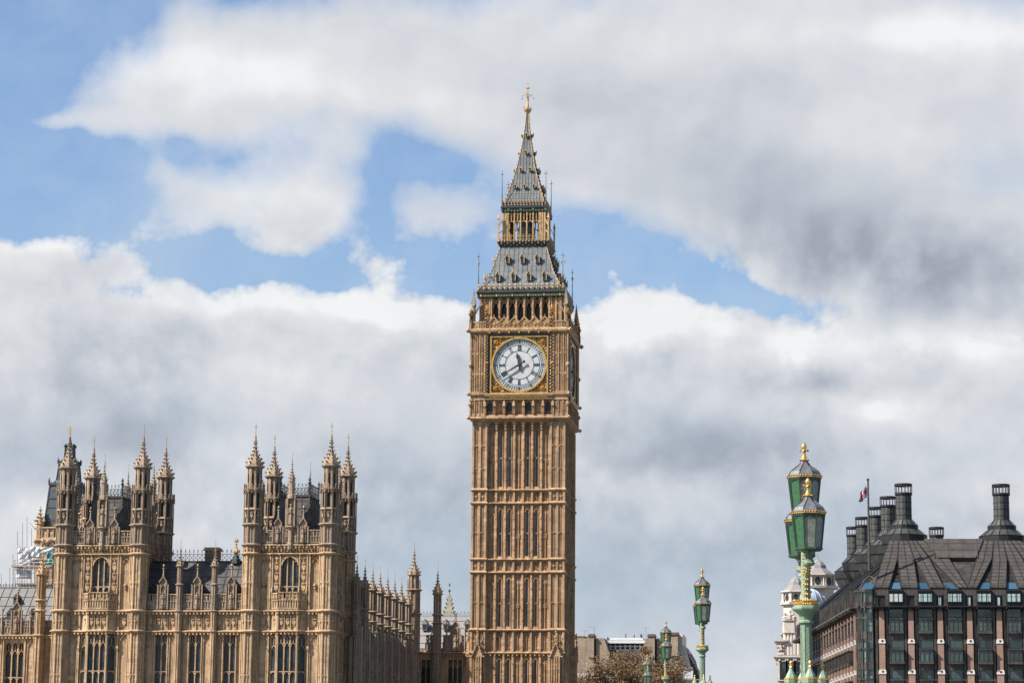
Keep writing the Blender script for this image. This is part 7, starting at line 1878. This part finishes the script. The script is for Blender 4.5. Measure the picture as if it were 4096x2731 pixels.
for y, a, b in ((235, 135, 570), (265, 135, 570), (415, 10, 300), (500, 10, 570), (525, 10, 570), (95, 185, 400), (145, 160, 300), (380, 300, 570), (455, 180, 570)):
    m = MB(); p, q = p6(a, y), p6(b, y); m.tube((p[0], SY-.1, p[1]), (q[0], SY-.1, q[1]), .035, .035, 5); m.build('ledger', 'galvanised_tube', sc)
for a, b in (((320, -165), (500, 60)), ((250, 190), (300, 290)), ((250, 310), (340, 460)), ((430, 330), (560, 540)), ((350, 520), (450, 400))): pole(a[0], a[1], b[1], SY-.2, b[0])
m = MB()
for y, a, b in ((308, 135, 575), (498, 175, 575)): p, q = p6(a, y), p6(b, y); m.box(p[0], q[0], SY-.6, SY+2.6, p[1]-.10, p[1]+.12)
m.build('deck', 'timber_board', sc)
m = MB(); a, b = p6(265, 318), p6(560, 350)
for z in (a[1], b[1]): m.tube((a[0], SY-.7, z), (b[0], SY-.7, z), .06, .06, 4)
for i in range(12): t0, t1 = a[0]+(b[0]-a[0])*i/12, a[0]+(b[0]-a[0])*(i+1)/12; m.tube((t0, SY-.7, a[1] if i % 2 else b[1]), (t1, SY-.7, b[1] if i % 2 else a[1]), .05, .05, 4)
m.build('truss', 'galvanised_tube', sc)
def sheeting(pts, mat, name, d=1.6):
    """billowing sheet wrapped round a bay of the scaffold"""
    m = MB(); rnd = random.Random(len(pts)+int(pts[0][0])); n = 14; xs = [p[0] for p in pts]; ys = [p[1] for p in pts]; x0, x1, y0, y1 = min(xs), max(xs), min(ys), max(ys)
    G_ = [[(p6(x0+(x1-x0)*i/n+rnd.uniform(-3, 3), y0+(y1-y0)*j/n+rnd.uniform(-3, 3))) for j in range(n+1)] for i in range(n+1)]
    vs = [(G_[i][j][0], SY+.25-.16*math.sin(i*.55+j*.2)*math.sin(j*.45)+rnd.uniform(-.012, .012), G_[i][j][1]) for i in range(n+1) for j in range(n+1)]
    vb = [(v[0], SY+d, v[2]) for v in vs]; N = len(vs)
    F = [(i*(n+1)+j, (i+1)*(n+1)+j, (i+1)*(n+1)+j+1, i*(n+1)+j+1) for i in range(n) for j in range(n)]
    m.add(vs+vb, F+[tuple(N+k for k in reversed(f)) for f in F]+[(j, j+1, N+j+1, N+j) for j in range(n)]+[(n*(n+1)+j, N+n*(n+1)+j, N+n*(n+1)+j+1, n*(n+1)+j+1) for j in range(n)]+[(i*(n+1)+n, (i+1)*(n+1)+n, N+(i+1)*(n+1)+n, N+i*(n+1)+n) for i in range(n)]); m.build(name, mat, sc, smooth=True)
sheeting([(188, 112), (300, 225)], 'plastic_sheeting', 'sheeting'); sheeting([(200, 240), (318, 300)], 'plastic_sheeting', 'sheeting'); sheeting([(325, 92), (418, 205)], 'plastic_sheeting', 'sheeting'); sheeting([(165, 335), (300, 432)], 'plastic_sheeting', 'sheeting'); sheeting([(420, 100), (575, 165)], 'white_paint', 'sheeting'); sheeting([(495, 145), (572, 300)], 'green_netting', 'netting', .4)
sheeting([(345, 225), (500, 290)], 'lead_sheet', 'sheeting')

# ================================================================== trees
def tree(name, x, Y, zb, h, rx, rz_, n, leaf, label, seed, size=.16, bare=.3):
    root = empty(name, (x, Y, zb), 0, label, 'tree', 'trees between the clock tower and the bridge lamps'); rnd = random.Random(seed)
    t = MB(); tips = []
    def grow(p, d, L, r, lev):
        q = p+d*L; t.tube(p, q, r, r*.68, 5)
        if lev == 0: tips.append(q); return
        if lev < 3: tips.append(p.lerp(q, .6))
        for k in range(3 if lev > 1 else 4):
            a = Vector((rnd.uniform(-1, 1), rnd.uniform(-1, 1), rnd.uniform(-.25, .9))).normalized()
            grow(q if k else p.lerp(q, .7), (d*.75+a*.75).normalized(), L*rnd.uniform(.62, .8), r*.62, lev-1)
    grow(Vector((0, 0, 0)), Vector((0, 0, 1)), h*.36, h*.022, 5)
    t.build('trunk', 'bark', root)
    c_ = MB(); ctr = Vector((0, 0, h*.66))
    cl = [Vector((rnd.gauss(0, .5)*rx, rnd.gauss(0, .5)*rx, h*.66+rnd.gauss(0, .5)*rz_)) for _ in range(26)]
    for i in range(n):
        base = rnd.choice(tips) if rnd.random() < .7 else rnd.choice(cl)
        p = base+Vector((rnd.gauss(0, .45), rnd.gauss(0, .45), rnd.gauss(0, .4)))
        a, b = Vector((rnd.gauss(0, 1), rnd.gauss(0, 1), rnd.gauss(0, 1))).normalized(), Vector((rnd.gauss(0, 1), rnd.gauss(0, 1), rnd.gauss(0, 1))).normalized()
        s = size*rnd.uniform(.5, 1.2); c_.add([tuple(p-a*s), tuple(p+b*s*.6), tuple(p+a*s), tuple(p-b*s*.6)], [(0, 1, 2, 3)])
    c_.build('crown', leaf, root)
def tp(px, Y): return at(px, 2650, Y)[0]
tree('plane_tree', tp(2520, 372), 372, 0, 22.5, 5.2, 5, 36000, 'spring_leaf', 'large brown budding tree in front of the brick building, under the white rooftop storey', 11, .17)
tree('plane_tree', tp(2592, 380), 380, 0, 19.5, 3.8, 4, 16000, 'spring_leaf', 'brown budding tree in front of the right brick gable, behind the smallest lamp', 5, .17)
tree('plane_tree', tp(2335, 365), 365, 0, 15.5, 3.0, 4, 7000, 'green_bud_leaf', 'sparse olive tree close against the right foot of the clock tower', 23, .16)
tree('plane_tree', tp(2430, 368), 368, 0, 15.5, 3.2, 4, 8000, 'spring_leaf', 'thin brown tree in front of the low white office block', 31, .16)
tree('plane_tree', tp(2720, 385), 385, 0, 14.0, 3.2, 3, 7000, 'green_bud_leaf', 'low olive tree under the cream mansard house', 47, .17)
